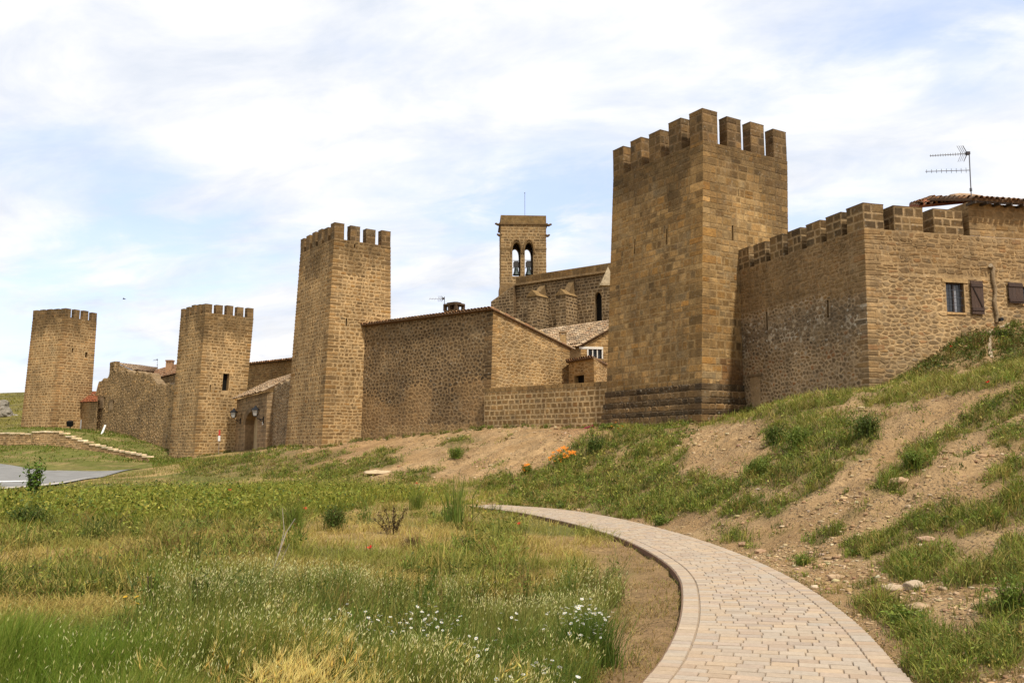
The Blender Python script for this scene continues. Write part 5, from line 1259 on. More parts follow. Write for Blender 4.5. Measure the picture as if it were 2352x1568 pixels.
# ------------------------------------------------------------------ ground colours, road and path
def blob(px, py, cx, cy, rx, ry, deg=0.0):
    a = math.radians(deg); dx = px - cx; dy = py - cy; u = dx * math.cos(a) - dy * math.sin(a); v = dx * math.sin(a) + dy * math.cos(a)
    return np.clip(1.35 - np.sqrt((u / rx) ** 2 + (v / ry) ** 2), 0, 1)
GREEN = [(1880, 985, 120, 50, 10), (1830, 1060, 100, 55, 30), (1740, 1085, 60, 28, 35), (1780, 1000, 40, 40, 0), (1960, 1010, 60, 45, 30), (1870, 1090, 60, 40, 35), (1770, 1170, 40, 20, 20), (1830, 1135, 40, 15, 30),
         (1850, 935, 180, 18, 10), (2100, 900, 180, 22, 12), (2300, 872, 140, 22, 12), (1680, 962, 100, 12, 12), (1500, 985, 120, 14, 8),
         (1440, 1010, 140, 22, 15), (1360, 1040, 60, 48, 0), (1500, 1030, 90, 30, 25), (1300, 1100, 100, 38, 10), (1420, 1110, 180, 45, 10), (1560, 1115, 140, 40, 12), (1650, 1130, 70, 30, 10), (1560, 1050, 25, 12, 20),
         (1220, 1120, 70, 26, 10), (1145, 1108, 45, 20, 20), (1300, 1150, 170, 22, 0), (1480, 1165, 150, 28, 0), (1600, 1160, 60, 25, 5), (1700, 1165, 50, 14, 20), (1240, 1090, 60, 18, 15),
         (2000, 1262, 90, 36, 12), (2130, 1205, 120, 36, 20), (2260, 1185, 80, 36, 15), (2335, 1150, 40, 60, 30), (2100, 1295, 120, 36, 8), (2330, 1300, 55, 60, 0), (2240, 1330, 80, 22, 8), (1900, 1230, 60, 14, 25), (1960, 1180, 40, 14, 30),
         (2040, 1110, 60, 24, 35), (2110, 1050, 40, 30, 30), (2150, 1020, 60, 14, 30), (2240, 965, 90, 24, 30), (2320, 1000, 50, 36, 30), (2310, 1090, 60, 20, 25), (2180, 1000, 40, 16, 20), (2080, 1130, 30, 20, 0), (2340, 930, 60, 40, 20),
         (2060, 1420, 90, 26, -20), (2130, 1470, 80, 26, -10), (2200, 1500, 130, 36, 0), (2300, 1500, 80, 50, 0), (2130, 1545, 100, 36, 0), (2270, 1400, 100, 18, 10), (1845, 1290, 26, 10, 0), (1700, 1240, 40, 8, -20), (2340, 1400, 60, 30, 0),
         (600, 1062, 120, 22, 8), (730, 1052, 80, 12, 10), (680, 1085, 150, 18, 5), (820, 1068, 60, 12, 12), (905, 1062, 45, 9, 20), (980, 1085, 40, 10, 15), (690, 1065, 90, 14, 12), (860, 1050, 60, 12, 15), (770, 1090, 110, 14, 15), (560, 1060, 120, 16, 8), (480, 1075, 90, 22, 8), (640, 1090, 90, 14, 10), (1048, 1038, 22, 16, 20), (1060, 1015, 60, 8, 10), (930, 1095, 60, 18, 10), (830, 1075, 60, 10, 20), (1150, 1065, 18, 14, 25),
         (2200, 800, 140, 50, 20), (2330, 800, 60, 60, 0), (2120, 860, 80, 24, 10), (2300, 850, 90, 20, 0)]
BARE = [(1680, 1030, 90, 60, 40), (1620, 1075, 60, 22, 20), (2150, 960, 120, 22, 28), (2050, 1020, 80, 16, 35), (1950, 1100, 60, 18, 35), (1880, 1160, 70, 20, 35), (2230, 1080, 130, 26, 28), (2120, 1120, 70, 14, 28), (2180, 1140, 60, 12, 20), (1960, 1300, 140, 16, -20), (2170, 1410, 90, 18, 5),
        (1180, 1040, 130, 40, 20), (1100, 1070, 90, 26, 20), (1320, 975, 60, 14, 5), (2280, 790, 14, 44, -8), (980, 1060, 90, 20, 12), (880, 1100, 60, 12, 5)]
def veg_mask(px, py, x, y):
    v = np.zeros_like(px)
    for b in GREEN: v = np.maximum(v, blob(px, py, *b))
    r = np.zeros_like(px)
    for b in BARE: r = np.maximum(r, blob(px, py, *b))
    ca, sa = math.cos(math.radians(38)), math.sin(math.radians(38))
    n = fbm((x * ca + y * sa) * .55, (-x * sa + y * ca) * 1.3, 21, 4); n2 = fbm(x * 2.3, y * 2.3, 22, 3)
    v = v * 1.15 + (n - .5) * .9 + (n2 - .5) * .9 - r * .75 - .12
    return np.clip(v, 0, 1)
PXG, PYG = project(XX, YY, ZZ)
inview = (YY > 2.5) & (YY < 150)
vm = np.zeros_like(XX); vm[inview] = veg_mask(PXG[inview], PYG[inview], XX[inview], YY[inview])
sl_m = np.clip((ZZ - .10) / .35, 0, 1) * (pside > 0) + ((YY > 33) & (PXG > 420)) * np.clip((ZZ - .12) / .4, 0, 1)
sl_m = np.clip(sl_m, 0, 1) * (YY < 68)
right_flat = (pside > 0) & (pdist < 6) & (YY < 24) & (YY > -2)
sl_m = np.maximum(sl_m, right_flat * 1.0)
n_a = fbm(XX * .3, YY * .5, 31, 5); n_b = fbm(XX * 1.1, YY * 1.5, 32, 4)
soil = np.array([.385, .262, .138]); soil2 = np.array([.46, .33, .19]); litter = np.array([.20, .165, .075]); straw = np.array([.40, .295, .135]); mgreen = np.array([.17, .175, .055]); lawn = np.array([.155, .17, .045])
mixv = lambda a, b, t: a * (1 - t[..., None]) + b * t[..., None]
colS = mixv(np.broadcast_to(soil, XX.shape + (3,)), np.broadcast_to(soil2, XX.shape + (3,)), np.clip((n_b - .35) * 2.5, 0, 1))
red_e = np.clip(blob(PXG, PYG, 1330, 985, 70, 22, 5) + .6 * blob(PXG, PYG, 760, 1050, 160, 30, 10), 0, 1)
colS = mixv(colS, np.array([.36, .215, .115]), red_e * .7)
colS = mixv(colS, litter, np.clip(vm * 1.1, 0, .8))
colM = mixv(np.broadcast_to(straw, XX.shape + (3,)), np.broadcast_to(mgreen, XX.shape + (3,)), np.clip((n_a - .38) * 4, 0, 1))
strip = np.clip(1.0 - (pdist - .0) / 1.1, 0, 1) * (pside < 0) * (YY < 17)
colM = mixv(colM, np.array([.33, .225, .125]), np.clip(strip * 1.3, 0, .9))
colL = mixv(np.broadcast_to(lawn, XX.shape + (3,)), np.array([.36, .27, .14]), np.clip((n_b - .52) * 5, 0, 1) * .7)
far_l = np.clip((YY - 62) / 4, 0, 1) * (PXG < 445)
col = mixv(colM, colL, far_l); col = mixv(col, colS, sl_m)
hill = np.clip((YY - 92) / 6, 0, 1) * (PXG < 120); col = mixv(col, mixv(np.broadcast_to(np.array([.22, .20, .06]), XX.shape + (3,)), np.array([.13, .12, .05]), np.clip((n_b - .45) * 4, 0, 1)), hill)
alpha = np.clip(sl_m * (1 - vm), 0, 1)
ny, nx = XX.shape
idx = np.arange(nx * ny).reshape(ny, nx)
quads = np.stack([idx[:-1, :-1].ravel(), idx[:-1, 1:].ravel(), idx[1:, 1:].ravel(), idx[1:, :-1].ravel()], 1)
tag(np_mesh('ground', np.stack([XX.ravel(), YY.ravel(), ZZ.ravel()], 1), quads, None, np.concatenate([col.reshape(-1, 3), alpha.reshape(-1, 1)], 1), SOIL, None, True), kind='structure')

def drape(name, left, right, n, k, lift, mat, col, kind='structure'):
    L_, R_ = catmull([q[:2] for q in left], n), catmull([q[:2] for q in right], n); t = np.linspace(0, 1, k + 1)[None, :, None]
    P_ = L_[:, None] * (1 - t) + R_[:, None] * t; z = interp(ZZ, P_[..., 0], P_[..., 1]) + lift; V = np.concatenate([P_, z[..., None]], 2).reshape(-1, 3)
    a = np.arange(len(L_) * (k + 1)).reshape(len(L_), k + 1); q = np.stack([a[:-1, :-1].ravel(), a[:-1, 1:].ravel(), a[1:, 1:].ravel(), a[1:, :-1].ravel()], 1)
    return tag(np_mesh(name, V, q, None, np.tile(np.array([*col, 0.0]), (len(V), 1)), mat, None, True), kind=kind)
ASPH = simple('old_asphalt', .9, 0, .26, .9, .06, .2)
far_e = [pz(-200, 1060, 71), pz(0, 1066, 69), pz(131, 1081.5, 61.5), pz(210, 1083, 62), pz(295, 1081, 65), pz(345, 1079, 67)]
near_e = [pz(-200, 1130, 37), pz(0, 1128, 37.5), pz(80, 1122, 41), pz(150, 1112, 44.5), pz(235, 1097, 53), pz(338, 1081, 63)]
drape('road', far_e, near_e, 16, 24, .05, ASPH, (.185, .178, .165))
lw = lambda a, b, t: tuple(a[i] * (1 - t) + b[i] * t for i in range(2))
mid = [lw(f, g, .78 - .05 * i) for i, (f, g) in enumerate(zip(far_e, near_e))][:3]; mid2 = [lw(f, g, .82 - .05 * i) for i, (f, g) in enumerate(zip(far_e, near_e))][:3]
drape('road_marking', mid, mid2, 12, 2, .062, PAINT, (.62, .61, .58))
e1_ = [lw(f, g, .02) for f, g in zip(far_e, near_e)]; e2_ = [lw(f, g, .035) for f, g in zip(far_e, near_e)]; drape('edge_line', e1_[2:6], e2_[2:6], 12, 2, .062, PAINT, (.6, .59, .55))
k1 = [lw(f, g, .985) for f, g in zip(far_e, near_e)][1:5]; k2 = [lw(f, g, 1.03) for f, g in zip(far_e, near_e)][1:5]; drape('kerb', k1, k2, 12, 2, .11, PAINT, (.52, .45, .36))

for l_, r_ in drape_q: drape('concrete_gully', l_, r_, 8, 3, .04, ROCK, (.40, .34, .26))
# paved path: bevelled setts laid in rows across, a border course along each side
seg = np.linalg.norm(np.diff(PC, axis=0), axis=1); arc = np.concatenate([[0], np.cumsum(seg)])
def pth(s, c):
    """point at distance s along, c metres from the left edge"""
    l = np.array([np.interp(s, arc, PL[:, k]) for k in (0, 1)]); r = np.array([np.interp(s, arc, PR[:, k]) for k in (0, 1)]); w_ = np.linalg.norm(r - l)
    return Vector((*(l + (r - l) * (c / w_)), 0.0)), w_
m = MB(); rp = random.Random(5); s = .0; row = 0
SETT = [(.43, .35, .258), (.42, .34, .25), (.445, .368, .275), (.40, .32, .235), (.425, .355, .268), (.385, .305, .228), (.43, .342, .255)]
mtx = []
while s < arc[-1] - .2:
    d_ = .121; _, W_ = pth(s, 0); us = [0.0, .165]; u = .19 + (.0 if row % 2 else -.0); first = rp.choice((.1, .2, .15)) if row % 2 else rp.choice((.2, .16, .24)); cells = [(0.0, .168)]; a = .176
    while a < W_ - .19:
        ln = first if a == .176 else rp.choice((.15, .2, .2, .2, .22, .24)); b = min(a + ln, W_ - .180)
        if W_ - .180 - b < .07: b = W_ - .180
        cells.append((a, b)); a = b
    cells.append((W_ - .178, W_))
    for j, (a, b) in enumerate(cells):
        g = .003; z = .022 + rp.uniform(-.0025, .0025); i_ = .007; so_ = rp.uniform(-.004, .004)
        q = [pth(s + g + so_, a + g)[0], pth(s + g + so_, b - g)[0], pth(s + d_ - g + so_, b - g)[0], pth(s + d_ - g + so_, a + g)[0]]
        c_ = (q[0] + q[1] + q[2] + q[3]) / 4; tl = [Vector((rp.uniform(-.0015, .0015) for _ in range(3))) for _ in q]
        top = [p + (c_ - p).normalized() * i_ + Vector((0, 0, z)) + t_ for p, t_ in zip(q, tl)]; bot = [p + Vector((0, 0, z - .008)) for p in q]; low = [p + Vector((0, 0, -.03)) for p in q]
        cc = vary(SETT[int(rp.random() ** 1.2 * len(SETT))], .05, rp)
        m.add(low + bot + top, [(0, 1, 5, 4), (1, 2, 6, 5), (2, 3, 7, 6), (3, 0, 4, 7), (4, 5, 9, 8), (5, 6, 10, 9), (6, 7, 11, 10), (7, 4, 8, 11), (8, 9, 10, 11)], cc)
    s += d_; row += 1
for i in range(len(PL) - 1):                             # bedding and the rusty left edge
    l0, l1, r0_, r1_ = (Vector((*p, 0)) for p in (PL[i], PL[i + 1], PR[i], PR[i + 1])); z = Vector((0, 0, .008)); dn_ = Vector((0, 0, -.25)); o = (l0 - r0_).normalized() * .012
    m.poly([l0 + z, r0_ + z, r1_ + z, l1 + z], (.34, .265, .185)); m.poly([l0 + z + o, l1 + z + o, l1 + dn_ + o, l0 + dn_ + o], (.17, .10, .065)); m.poly([l0 + z, l1 + z, l1 + z + o, l0 + z + o], (.2, .13, .085)); m.poly([r0_ + z, r1_ + z, r1_ + dn_, r0_ + dn_], (.3, .22, .14))
SETM = simple('concrete_sett', .9, 0, .14, 26, .10, .2, (.80, .765, .735))
tag(m.build('path', SETM), kind='structure')
#@@P4
# ------------------------------------------------------------------ vegetation
R = np.random.default_rng(42)
class Blades:
    """gathers thin bent leaves, seed heads and little leaf quads into one mesh"""
    def __init__(s): s.V = []; s.Q = []; s.T = []; s.Cc = []; s.n = 0
    def _push(s, V, C_, Q=None, T=None):
        N, k = V.shape[:2]; off = s.n + np.arange(N)[:, None, None] * k
        if Q is not None: s.Q.append((np.array(Q)[None] + off).reshape(-1, 4))
        if T is not None: s.T.append((np.array(T)[None] + off).reshape(-1, 3))
        s.V.append(V.reshape(-1, 3)); s.Cc.append(np.repeat(C_[:, None], k, 1).reshape(-1, 3) if C_.ndim == 2 else C_.reshape(-1, 3)); s.n += N * k
    def blades(s, P, h, w, col, lean=.35, wind=(.12, 0.02), base=None):
        N = len(P)
        if N == 0: return P
        ph = R.uniform(0, 2 * np.pi, N); fx = np.stack([np.cos(ph), np.sin(ph), np.zeros(N)], 1)
        ld = R.normal(0, 1, (N, 2)); ld /= np.linalg.norm(ld, axis=1)[:, None] + 1e-6
        lv = np.concatenate([ld * (np.abs(R.normal(0, lean, N)))[:, None] + np.array(wind), np.zeros((N, 1))], 1)
        V = np.empty((N, 7, 3)); up = np.array([0, 0, 1.0])
        for k, (t, wk) in enumerate(((0, 1), (.4, .9), (.78, .55))):
            c = P + (up * t)[None] * h[:, None] + lv * (h * t ** 1.9)[:, None]; o = fx * (w * wk * .5)[:, None]; V[:, 2 * k] = c - o; V[:, 2 * k + 1] = c + o
        tip = P + up * (h * (1 - .12 * np.linalg.norm(lv, axis=1)))[:, None] + lv * h[:, None]; V[:, 6] = tip
        cc = np.repeat(col[:, None], 7, 1)
        if base is not None: cc[:, :2] = cc[:, :2] * .4 + np.array(base) * .6; cc[:, 2:4] = cc[:, 2:4] * .8 + np.array(base) * .2  # feet blended towards a dark tone, shade between the blades put into colour
        s._push(V, cc, [(0, 1, 3, 2), (2, 3, 5, 4)], [(4, 5, 6)]); return tip, lv
    def heads(s, P, d, ln, r, col):
        N = len(P)
        if N == 0: return
        d = d / (np.linalg.norm(d, axis=1)[:, None] + 1e-6); a = np.cross(d, R.normal(0, 1, (N, 3))); a /= np.linalg.norm(a, axis=1)[:, None] + 1e-6; b = np.cross(d, a)
        V = np.empty((N, 5, 3)); V[:, 0] = P; V[:, 4] = P + d * ln[:, None]; m_ = P + d * (ln * .42)[:, None]
        for k in range(3): an = 2 * np.pi * k / 3; V[:, 1 + k] = m_ + (a * math.cos(an) + b * math.sin(an)) * r[:, None]
        s._push(V, col, None, [(0, 2, 1), (0, 3, 2), (0, 1, 3), (4, 1, 2), (4, 2, 3), (4, 3, 1)])
    def leaves(s, P, size, col, flat=.4):
        N = len(P)
        if N == 0: return
        n = R.normal(0, 1, (N, 3)); n[:, 2] = np.abs(n[:, 2]) + flat; n /= np.linalg.norm(n, axis=1)[:, None]; a = np.cross(n, R.normal(0, 1, (N, 3))); a /= np.linalg.norm(a, axis=1)[:, None] + 1e-6; b = np.cross(n, a)
        V = np.stack([P - a * size[:, None], P + b * size[:, None] * .42 + n * size[:, None] * .12, P + a * size[:, None], P - b * size[:, None] * .42 + n * size[:, None] * .12], 1); s._push(V, col, [(0, 1, 2, 3)])
    def build(s, name, mat=None, parent=None):
        return np_mesh(name, np.concatenate(s.V), np.concatenate(s.Q) if s.Q else None, np.concatenate(s.T) if s.T else None, np.concatenate(s.Cc), mat or LEAF, parent)
def colv(N, base, a=.22, hue=.10):
    c = np.array(base)[None] * (1 + R.uniform(-a, a, (N, 1))); c = c * (1 + R.uniform(-hue, hue, (N, 3)) * np.array([1, .4, .8])); return np.clip(c, .004, .9)
def pick(N, cols, wts, a=.2):
    cols = np.array(cols); j = R.choice(len(cols), N, p=np.array(wts) / np.sum(wts)); c = cols[j] * (1 + R.uniform(-a, a, (N, 1))); return c * (1 + R.uniform(-.08, .08, (N, 3)))
def scatter(N, dmin, dmax, px0, px1, power=2):
    """points on the land, thinning with distance"""
    u = R.uniform(0, 1, N)
    if power == 2: D = 1 / (1 / dmin + u * (1 / dmax - 1 / dmin))
    else: D = dmin * (dmax / dmin) ** u
    x = (R.uniform(px0, px1, N) - CX) / F * D; z = interp(ZZ, x, D); px, py = project(x, D, z); return x, D, z, px, py
def sel(k, *a): return tuple(q[k] for q in a)

OAT = (.235, .255, .075); GRASS = (.17, .23, .045); OLIVE = (.28, .265, .09); STRAW = (.50, .385, .18); HEADC = (.62, .57, .38); DKG = (.055, .088, .02); YG = (.30, .31, .075); GOLD = (.60, .36, .09)
oat_edge = lambda px: np.interp(px, [-300, 0, 300, 600, 800, 1100, 1380, 1500], [5.4, 6.0, 7.6, 9.4, 10.3, 9.6, 10.6, 9])
def in_oats(px, py, x, D): return (D < oat_edge(px) + (fbm(x * 1.1, D * 1.1, 41) - .5) * 2.2)
right_lim = lambda py: np.interp(py, [1150, 1240, 1300, 1400, 1460, 1520, 1600, 2400], [1330, 1390, 1425, 1418, 1370, 1345, 1370, 1500])

# 1. the meadow: tall wild oats near, cropped straw behind, a lush belt, pale grass to the road
x, D, z, px, py = scatter(330000, 3.0, 12.5, -220, 1560); pd, sd = path_dist(x, D); oat = in_oats(px, py, x, D) & (px < right_lim(py) + (fbm(x * 2, D * 2, 43) - .5) * 130) & (pd > .25) & (sd < 0)
clump = fbm(x * 1.6, D * 1.6, 44, 3); keep = oat & (R.uniform(0, 1, len(x)) < np.clip(.25 + (clump - .3) * 2.2, .12, 1))
x, D, z, px, py, clump = sel(keep, x, D, z, px, py, clump); N = len(x); P = np.stack([x, D, z - .01], 1)
bl = np.clip(blob(px, py, 130, 1640, 260, 260) * 1.2, 0, 1); tall = .3 + 1.35 * clump
low = np.clip(blob(px, py, 1130, 1480, 420, 190), 0, 1); h = R.uniform(.20, .50, N) * tall * (1 - .55 * low); dk = np.clip(blob(px, py, 1000, 1600, 560, 150) + blob(px, py, 560, 1560, 260, 150), 0, 1)
c = pick(N, [OAT, GRASS, OLIVE, STRAW, DKG], [4, 3, 2.2, 1.3, 1.2]); up_ = np.clip((D - 6.3) / 2.2, 0, 1)[:, None] * .55; c = c * (1 - up_) + pick(N, [(.34, .35, .17), (.27, .29, .10), (.42, .40, .22)], [3, 2, 1.4]) * up_; c = c * (1 - bl[:, None] * .6) + colv(N, (.14, .25, .03)) * bl[:, None] * .6; c = c * (1 - dk[:, None] * .3) + colv(N, (.11, .155, .03)) * dk[:, None] * .3
mg = Blades(); tip, lv = mg.blades(P, h, R.uniform(.003, .0065, N) * (.6 + D * .07), c, .32, (.10, .02), (.09, .10, .03)); tag(mg.build('meadow_grass'), kind='stuff')
oh = Blades(); k = (R.uniform(0, 1, N) < .36 * (1 - bl * .75) * (1 - dk * .5) * np.clip((D - 4.4) / 2.0, .2, 1.45) * np.clip((fbm(x * 1.3, D * 1.3, 46, 3) - .3) * 3, .1, 1.3)) & (h > .22); tp, l2, dd = tip[k], lv[k], D[k]
for rep in range(2):                                    # drooping pale spikelets
    n = len(tp); o = R.normal(0, .018, (n, 3)) - np.array([0, 0, .03]) * rep; dr_ = l2 * .5 + R.normal(0, .25, (n, 3)) + np.array([.1, 0, .75]); oh.heads(tp + o - np.array([0, 0, .02]), dr_, R.uniform(.024, .05, n), R.uniform(.0022, .0038, n) * (.7 + dd * .05), pick(n, [(.78, .74, .62), (.64, .60, .44), (.50, .50, .28)], [3, 2, 1]))
tag(oh.build('oat_seed_heads'), kind='stuff')

# 2. cropped straw and low green between oats and the lush belt, and the bare strip beside the path
x, D, z, px, py = scatter(420000, 4.5, 40, -200, 1600); pd, sd = path_dist(x, D); oat = in_oats(px, py, x, D) & (px < right_lim(py)); ok = (~oat) & (pd > .03) & ((sd < 0) | (D > 26)) & (z < .5) & (py > 1095)
g = fbm(x * .45, D * .8, 31 + 20, 4); n2 = fbm(x * 2.2, D * 2.2, 52, 3); strip = (pd < 1.0) & (D < 15); ok &= R.uniform(0, 1, len(x)) < np.where(strip, .30 * np.clip((n2 - .35) * 4, .1, 1), np.clip(.45 + (n2 - .5) * 2.5, .15, 1))
x, D, z, px, py, g, strip = sel(ok, x, D, z, px, py, g, strip); N = len(x); SB = [(230, 1290, 300, 46), (110, 1350, 170, 40), (560, 1238, 210, 22), (930, 1225, 170, 24), (1290, 1275, 80, 40), (60, 1235, 120, 14)]; GB = [(430, 1310, 170, 16), (150, 1255, 200, 12), (720, 1270, 130, 18), (1100, 1240, 70, 24), (330, 1225, 220, 10)]
sb = np.zeros(N); gb = np.zeros(N)
for q in SB: sb = np.maximum(sb, blob(px, py, *q))
for q in GB: gb = np.maximum(gb, blob(px, py, *q))
gr = np.clip((g - .44 - .14 * sb + .16 * gb) * 5, 0, 1) * (~strip)
c = pick(N, [STRAW, (.42, .33, .16), (.36, .27, .12)], [3, 2, 1]) * (1 - gr[:, None]) + pick(N, [OLIVE, OAT, (.24, .25, .06)], [2, 2, 2]) * gr[:, None]
c = np.where(strip[:, None], pick(N, [(.34, .24, .13), (.42, .31, .17), (.2, .2, .06), (.27, .18, .10)], [3, 2, 1.2, 2]), c)
h = np.where(strip, R.uniform(.02, .07, N), R.uniform(.06, .17, N) * (1 + gr * .6)); ds = Blades(); ds.blades(np.stack([x, D, z - .005], 1), h, R.uniform(.0035, .006, N) * (.6 + D * .085), c, 1.1, (.15, 0)); tag(ds.build('dry_grass'), kind='stuff')

# 3. the lush belt and the foot of the bank
x, D, z, px, py = scatter(230000, 14, 74, -200, 1180); n = fbm(x * .5, D * .6, 61, 4); n2 = fbm(x * 1.4, D * 1.4, 62, 3)
belt = np.interp(px, [-200, 0, 400, 720, 900, 1100, 1180], [1212, 1212, 1203, 1188, 1150, 1160, 1150]); top = np.interp(px, [-200, 60, 150, 250, 330, 420, 560, 700, 860, 1000, 1180], [1130, 1124, 1113, 1096, 1080, 1056, 1044, 1070, 1096, 1100, 1120])
ok = (py < belt + (n2 - .5) * 26) & (py > top + (n - .5) * 8) & (R.uniform(0, 1, len(x)) < np.clip(.45 + (n2 - .42) * 3.2, .1, 1)); pd, sd = path_dist(x, D); ok &= pd > .3
x, D, z, px, py, n, n2 = sel(ok, x, D, z, px, py, n, n2); N = len(x)
lush = np.clip(blob(px, py, 330, 1165, 420, 34, 2) + .9 * blob(px, py, 760, 1150, 220, 40, 0), 0, 1); far = np.clip((1138 - py) / 30, 0, 1)
c = pick(N, [(.36, .36, .085), (.27, .29, .06), (.18, .22, .045), (.42, .37, .12), DKG], [3, 3, 2, 2, .8]) * (1 - far[:, None]) + pick(N, [(.27, .27, .11), (.22, .23, .08), (.34, .30, .13)], [3, 2, 1.2]) * far[:, None]
h = R.uniform(.14, .42, N) * (.45 + lush * .75) * (.6 + n2 * .8); lb = Blades(); lb.blades(np.stack([x, D, z - .02], 1), h, R.uniform(.008, .016, N) * (.5 + D * .035), c, .45, (.1, 0), (.06, .075, .02))
k = (R.uniform(0, 1, N) < .5 * lush); m_ = k.sum(); P = np.stack([x, D, z], 1)[k] + np.stack([R.normal(0, .1, m_), R.normal(0, .1, m_), R.uniform(.03, .4, m_) * (.5 + n2[k])], 1); lb.leaves(P, R.uniform(.03, .07, m_), pick(m_, [YG, (.16, .21, .04), DKG, (.38, .34, .10)], [3, 3, 1.6, 1.5])); tag(lb.build('lush_grass'), kind='stuff')

# 3b. leafy weeds and taller stems through the near meadow, so that it reads as many species
def clumps(B, x, D, z, rad, n, hgt, wid, cols, wts, lean=.7, leafs=0, lsize=.02):
    """ragged tussocks: every centre gets its own tint, height and spread"""
    N = len(x); k = R.poisson(n, N) + 3; i = np.repeat(np.arange(N), k); M = len(i)
    r_ = rad[i] * np.sqrt(R.uniform(0, 1, M)); an = R.uniform(0, 2 * np.pi, M); xx = x[i] + r_ * np.cos(an); yy = D[i] + r_ * np.sin(an); zz_ = interp(ZZ, xx, yy)
    cb = pick(N, cols, wts, .22)[i] * (1 + R.uniform(-.18, .18, (M, 1))); dry = R.uniform(0, 1, M) < .08; cb = np.where(dry[:, None], colv(M, (.42, .33, .15)), cb)
    h = hgt[i] * R.uniform(.45, 1.15, M); B.blades(np.stack([xx, yy, zz_ - .01], 1), h, wid[i] * R.uniform(.7, 1.3, M), cb, lean, (.06, .02), (.13, .12, .05))
    if leafs:
        k = R.poisson(leafs, N); i = np.repeat(np.arange(N), k); M = len(i); r_ = rad[i] * np.sqrt(R.uniform(0, 1, M)) * .9; an = R.uniform(0, 2 * np.pi, M); xx = x[i] + r_ * np.cos(an); yy = D[i] + r_ * np.sin(an)
        B.leaves(np.stack([xx, yy, interp(ZZ, xx, yy) + hgt[i] * R.uniform(.05, .8, M)], 1), lsize * np.clip(D[i] / 12, .7, 2.5) * R.uniform(.6, 1.3, M), pick(N, cols, wts, .22)[i] * (1 + R.uniform(-.25, .25, (M, 1))))
x, D, z, px, py = scatter(5200, 3.6, 11, -200, 1420); pd, sd = path_dist(x, D); ok = in_oats(px, py, x, D) & (px < right_lim(py) + 20) & (pd > .3) & (sd < 0) & (fbm(x * .9, D * .9, 48, 3) > .47); x, D, z = sel(ok, x, D, z)
wd = Blades(); N = len(x); clumps(wd, x, D, z, R.uniform(.05, .17, N), 16, R.uniform(.15, .58, N) * np.clip(D / 9, .6, 1), R.uniform(.004, .009, N), [(.085, .13, .028), (.13, .18, .04), (.24, .26, .08), (.32, .29, .11), (.17, .12, .06)], [4, 3, 2, 1.2, 1], .45, 20, .024); tag(wd.build('meadow_weeds'), kind='stuff')
x, D, z, px, py = scatter(2600, 9, 40, -200, 1200); pd, sd = path_dist(x, D); sb = np.zeros(len(x))
for q in SB: sb = np.maximum(sb, blob(px, py, *q))
ok = (pd > .25) & (sd < 0) & (py < 1420) & (py > 1100) & (z < .6) & (fbm(x * .6, D * .6, 49, 3) > .44 + .16 * sb) & (blob(px, py, 768, 1245, 60, 60) <= 0) & (blob(px, py, 905, 1250, 60, 55) <= 0) & (blob(px, py, 615, 1385, 40, 40) <= 0) & ~in_oats(px, py, x, D); x, D, z = sel(ok, x, D, z)
wd = Blades(); N = len(x); clumps(wd, x, D, z, R.uniform(.08, .35, N), 26, np.where(R.uniform(0, 1, N) < .22, R.uniform(.28, .52, N), R.uniform(.07, .28, N)), R.uniform(.008, .018, N), [(.13, .17, .04), (.24, .27, .07), (.36, .34, .11), (.40, .30, .14), (.22, .15, .08), (.08, .11, .03)], [3, 3, 2, 1.4, 1, 1.6], .7, 9, .03); tag(wd.build('mixed_weeds'), kind='stuff')

x, D, z, px, py = scatter(1500, 3.7, 7.0, 150, 1380); pd, sd = path_dist(x, D); ok = (px < right_lim(py)) & (pd > .3) & (sd < 0) & (fbm(x * 1.2, D * 1.2, 58, 3) > .40); x, D, z = sel(ok, x, D, z); N = len(x)
wd = Blades(); clumps(wd, x, D, z, R.uniform(.06, .2, N), 10, R.uniform(.14, .40, N), R.uniform(.003, .007, N), [(.075, .12, .028), (.10, .155, .035), (.15, .19, .05), (.19, .14, .07)], [4, 3, 2, .8], .6, 46, .017); tag(wd.build('leafy_weeds'), kind='stuff')

# 4. the embankment: ragged tussocks in patches, with short single blades between
x, D, z, px, py = scatter(46000, 5.2, 62, 420, 2480, 1); pd, sd = path_dist(x, D); v = veg_mask(px, py, x, D); on = ((sd > 0) & (pd > .08) & (D < 60)) | (D > 27); on &= (py > 700) & (py < 1800) & (z > -.06) & ((D < 27) | (z > .16) | (px > 1000))
ok = on & (R.uniform(0, 1, len(x)) < np.clip((v - .10) * 1.5, .012, 1)); x, D, z, px, py, v = sel(ok, x, D, z, px, py, v); N = len(x)
yl = np.clip(blob(px, py, 2050, 912, 460, 36, 10), 0, 1); mo = np.clip(blob(px, py, 2230, 810, 210, 80, 15), 0, 1)
size = (.45 + .9 * fbm(x * 1.1, D * 1.1, 76, 3)) * (.5 + v * .8)
G4 = [(.20, .25, .052), (.155, .205, .042), (.265, .275, .075), (.38, .33, .13), (.085, .125, .03), (.29, .205, .10), (.16, .115, .055)]
eg = Blades()
for msk, wts, lf in ((~((mo > .3) | (yl > .35)), [3, 3, 2.6, 1.6, 2.8, 1.3, .5], 7), (yl > .35, [2, 1, 3, 3, .5, .6, .1], 2), ((mo > .3) & (yl <= .35), [.2, .7, .2, .3, 5, 1.4, 2.6], 16)):
    q = [a[msk] for a in (x, D, z, size)]; n = len(q[0])
    clumps(eg, q[0], q[1], q[2], R.uniform(.05, .22, n) * np.clip(q[1] / 16, .7, 2.2), 17, R.uniform(.06, .24, n) * q[3] * np.clip(.7 + q[1] / 40, .8, 1.5), R.uniform(.004, .008, n) * (.5 + q[1] * .07), G4, wts, .75, lf, .022)
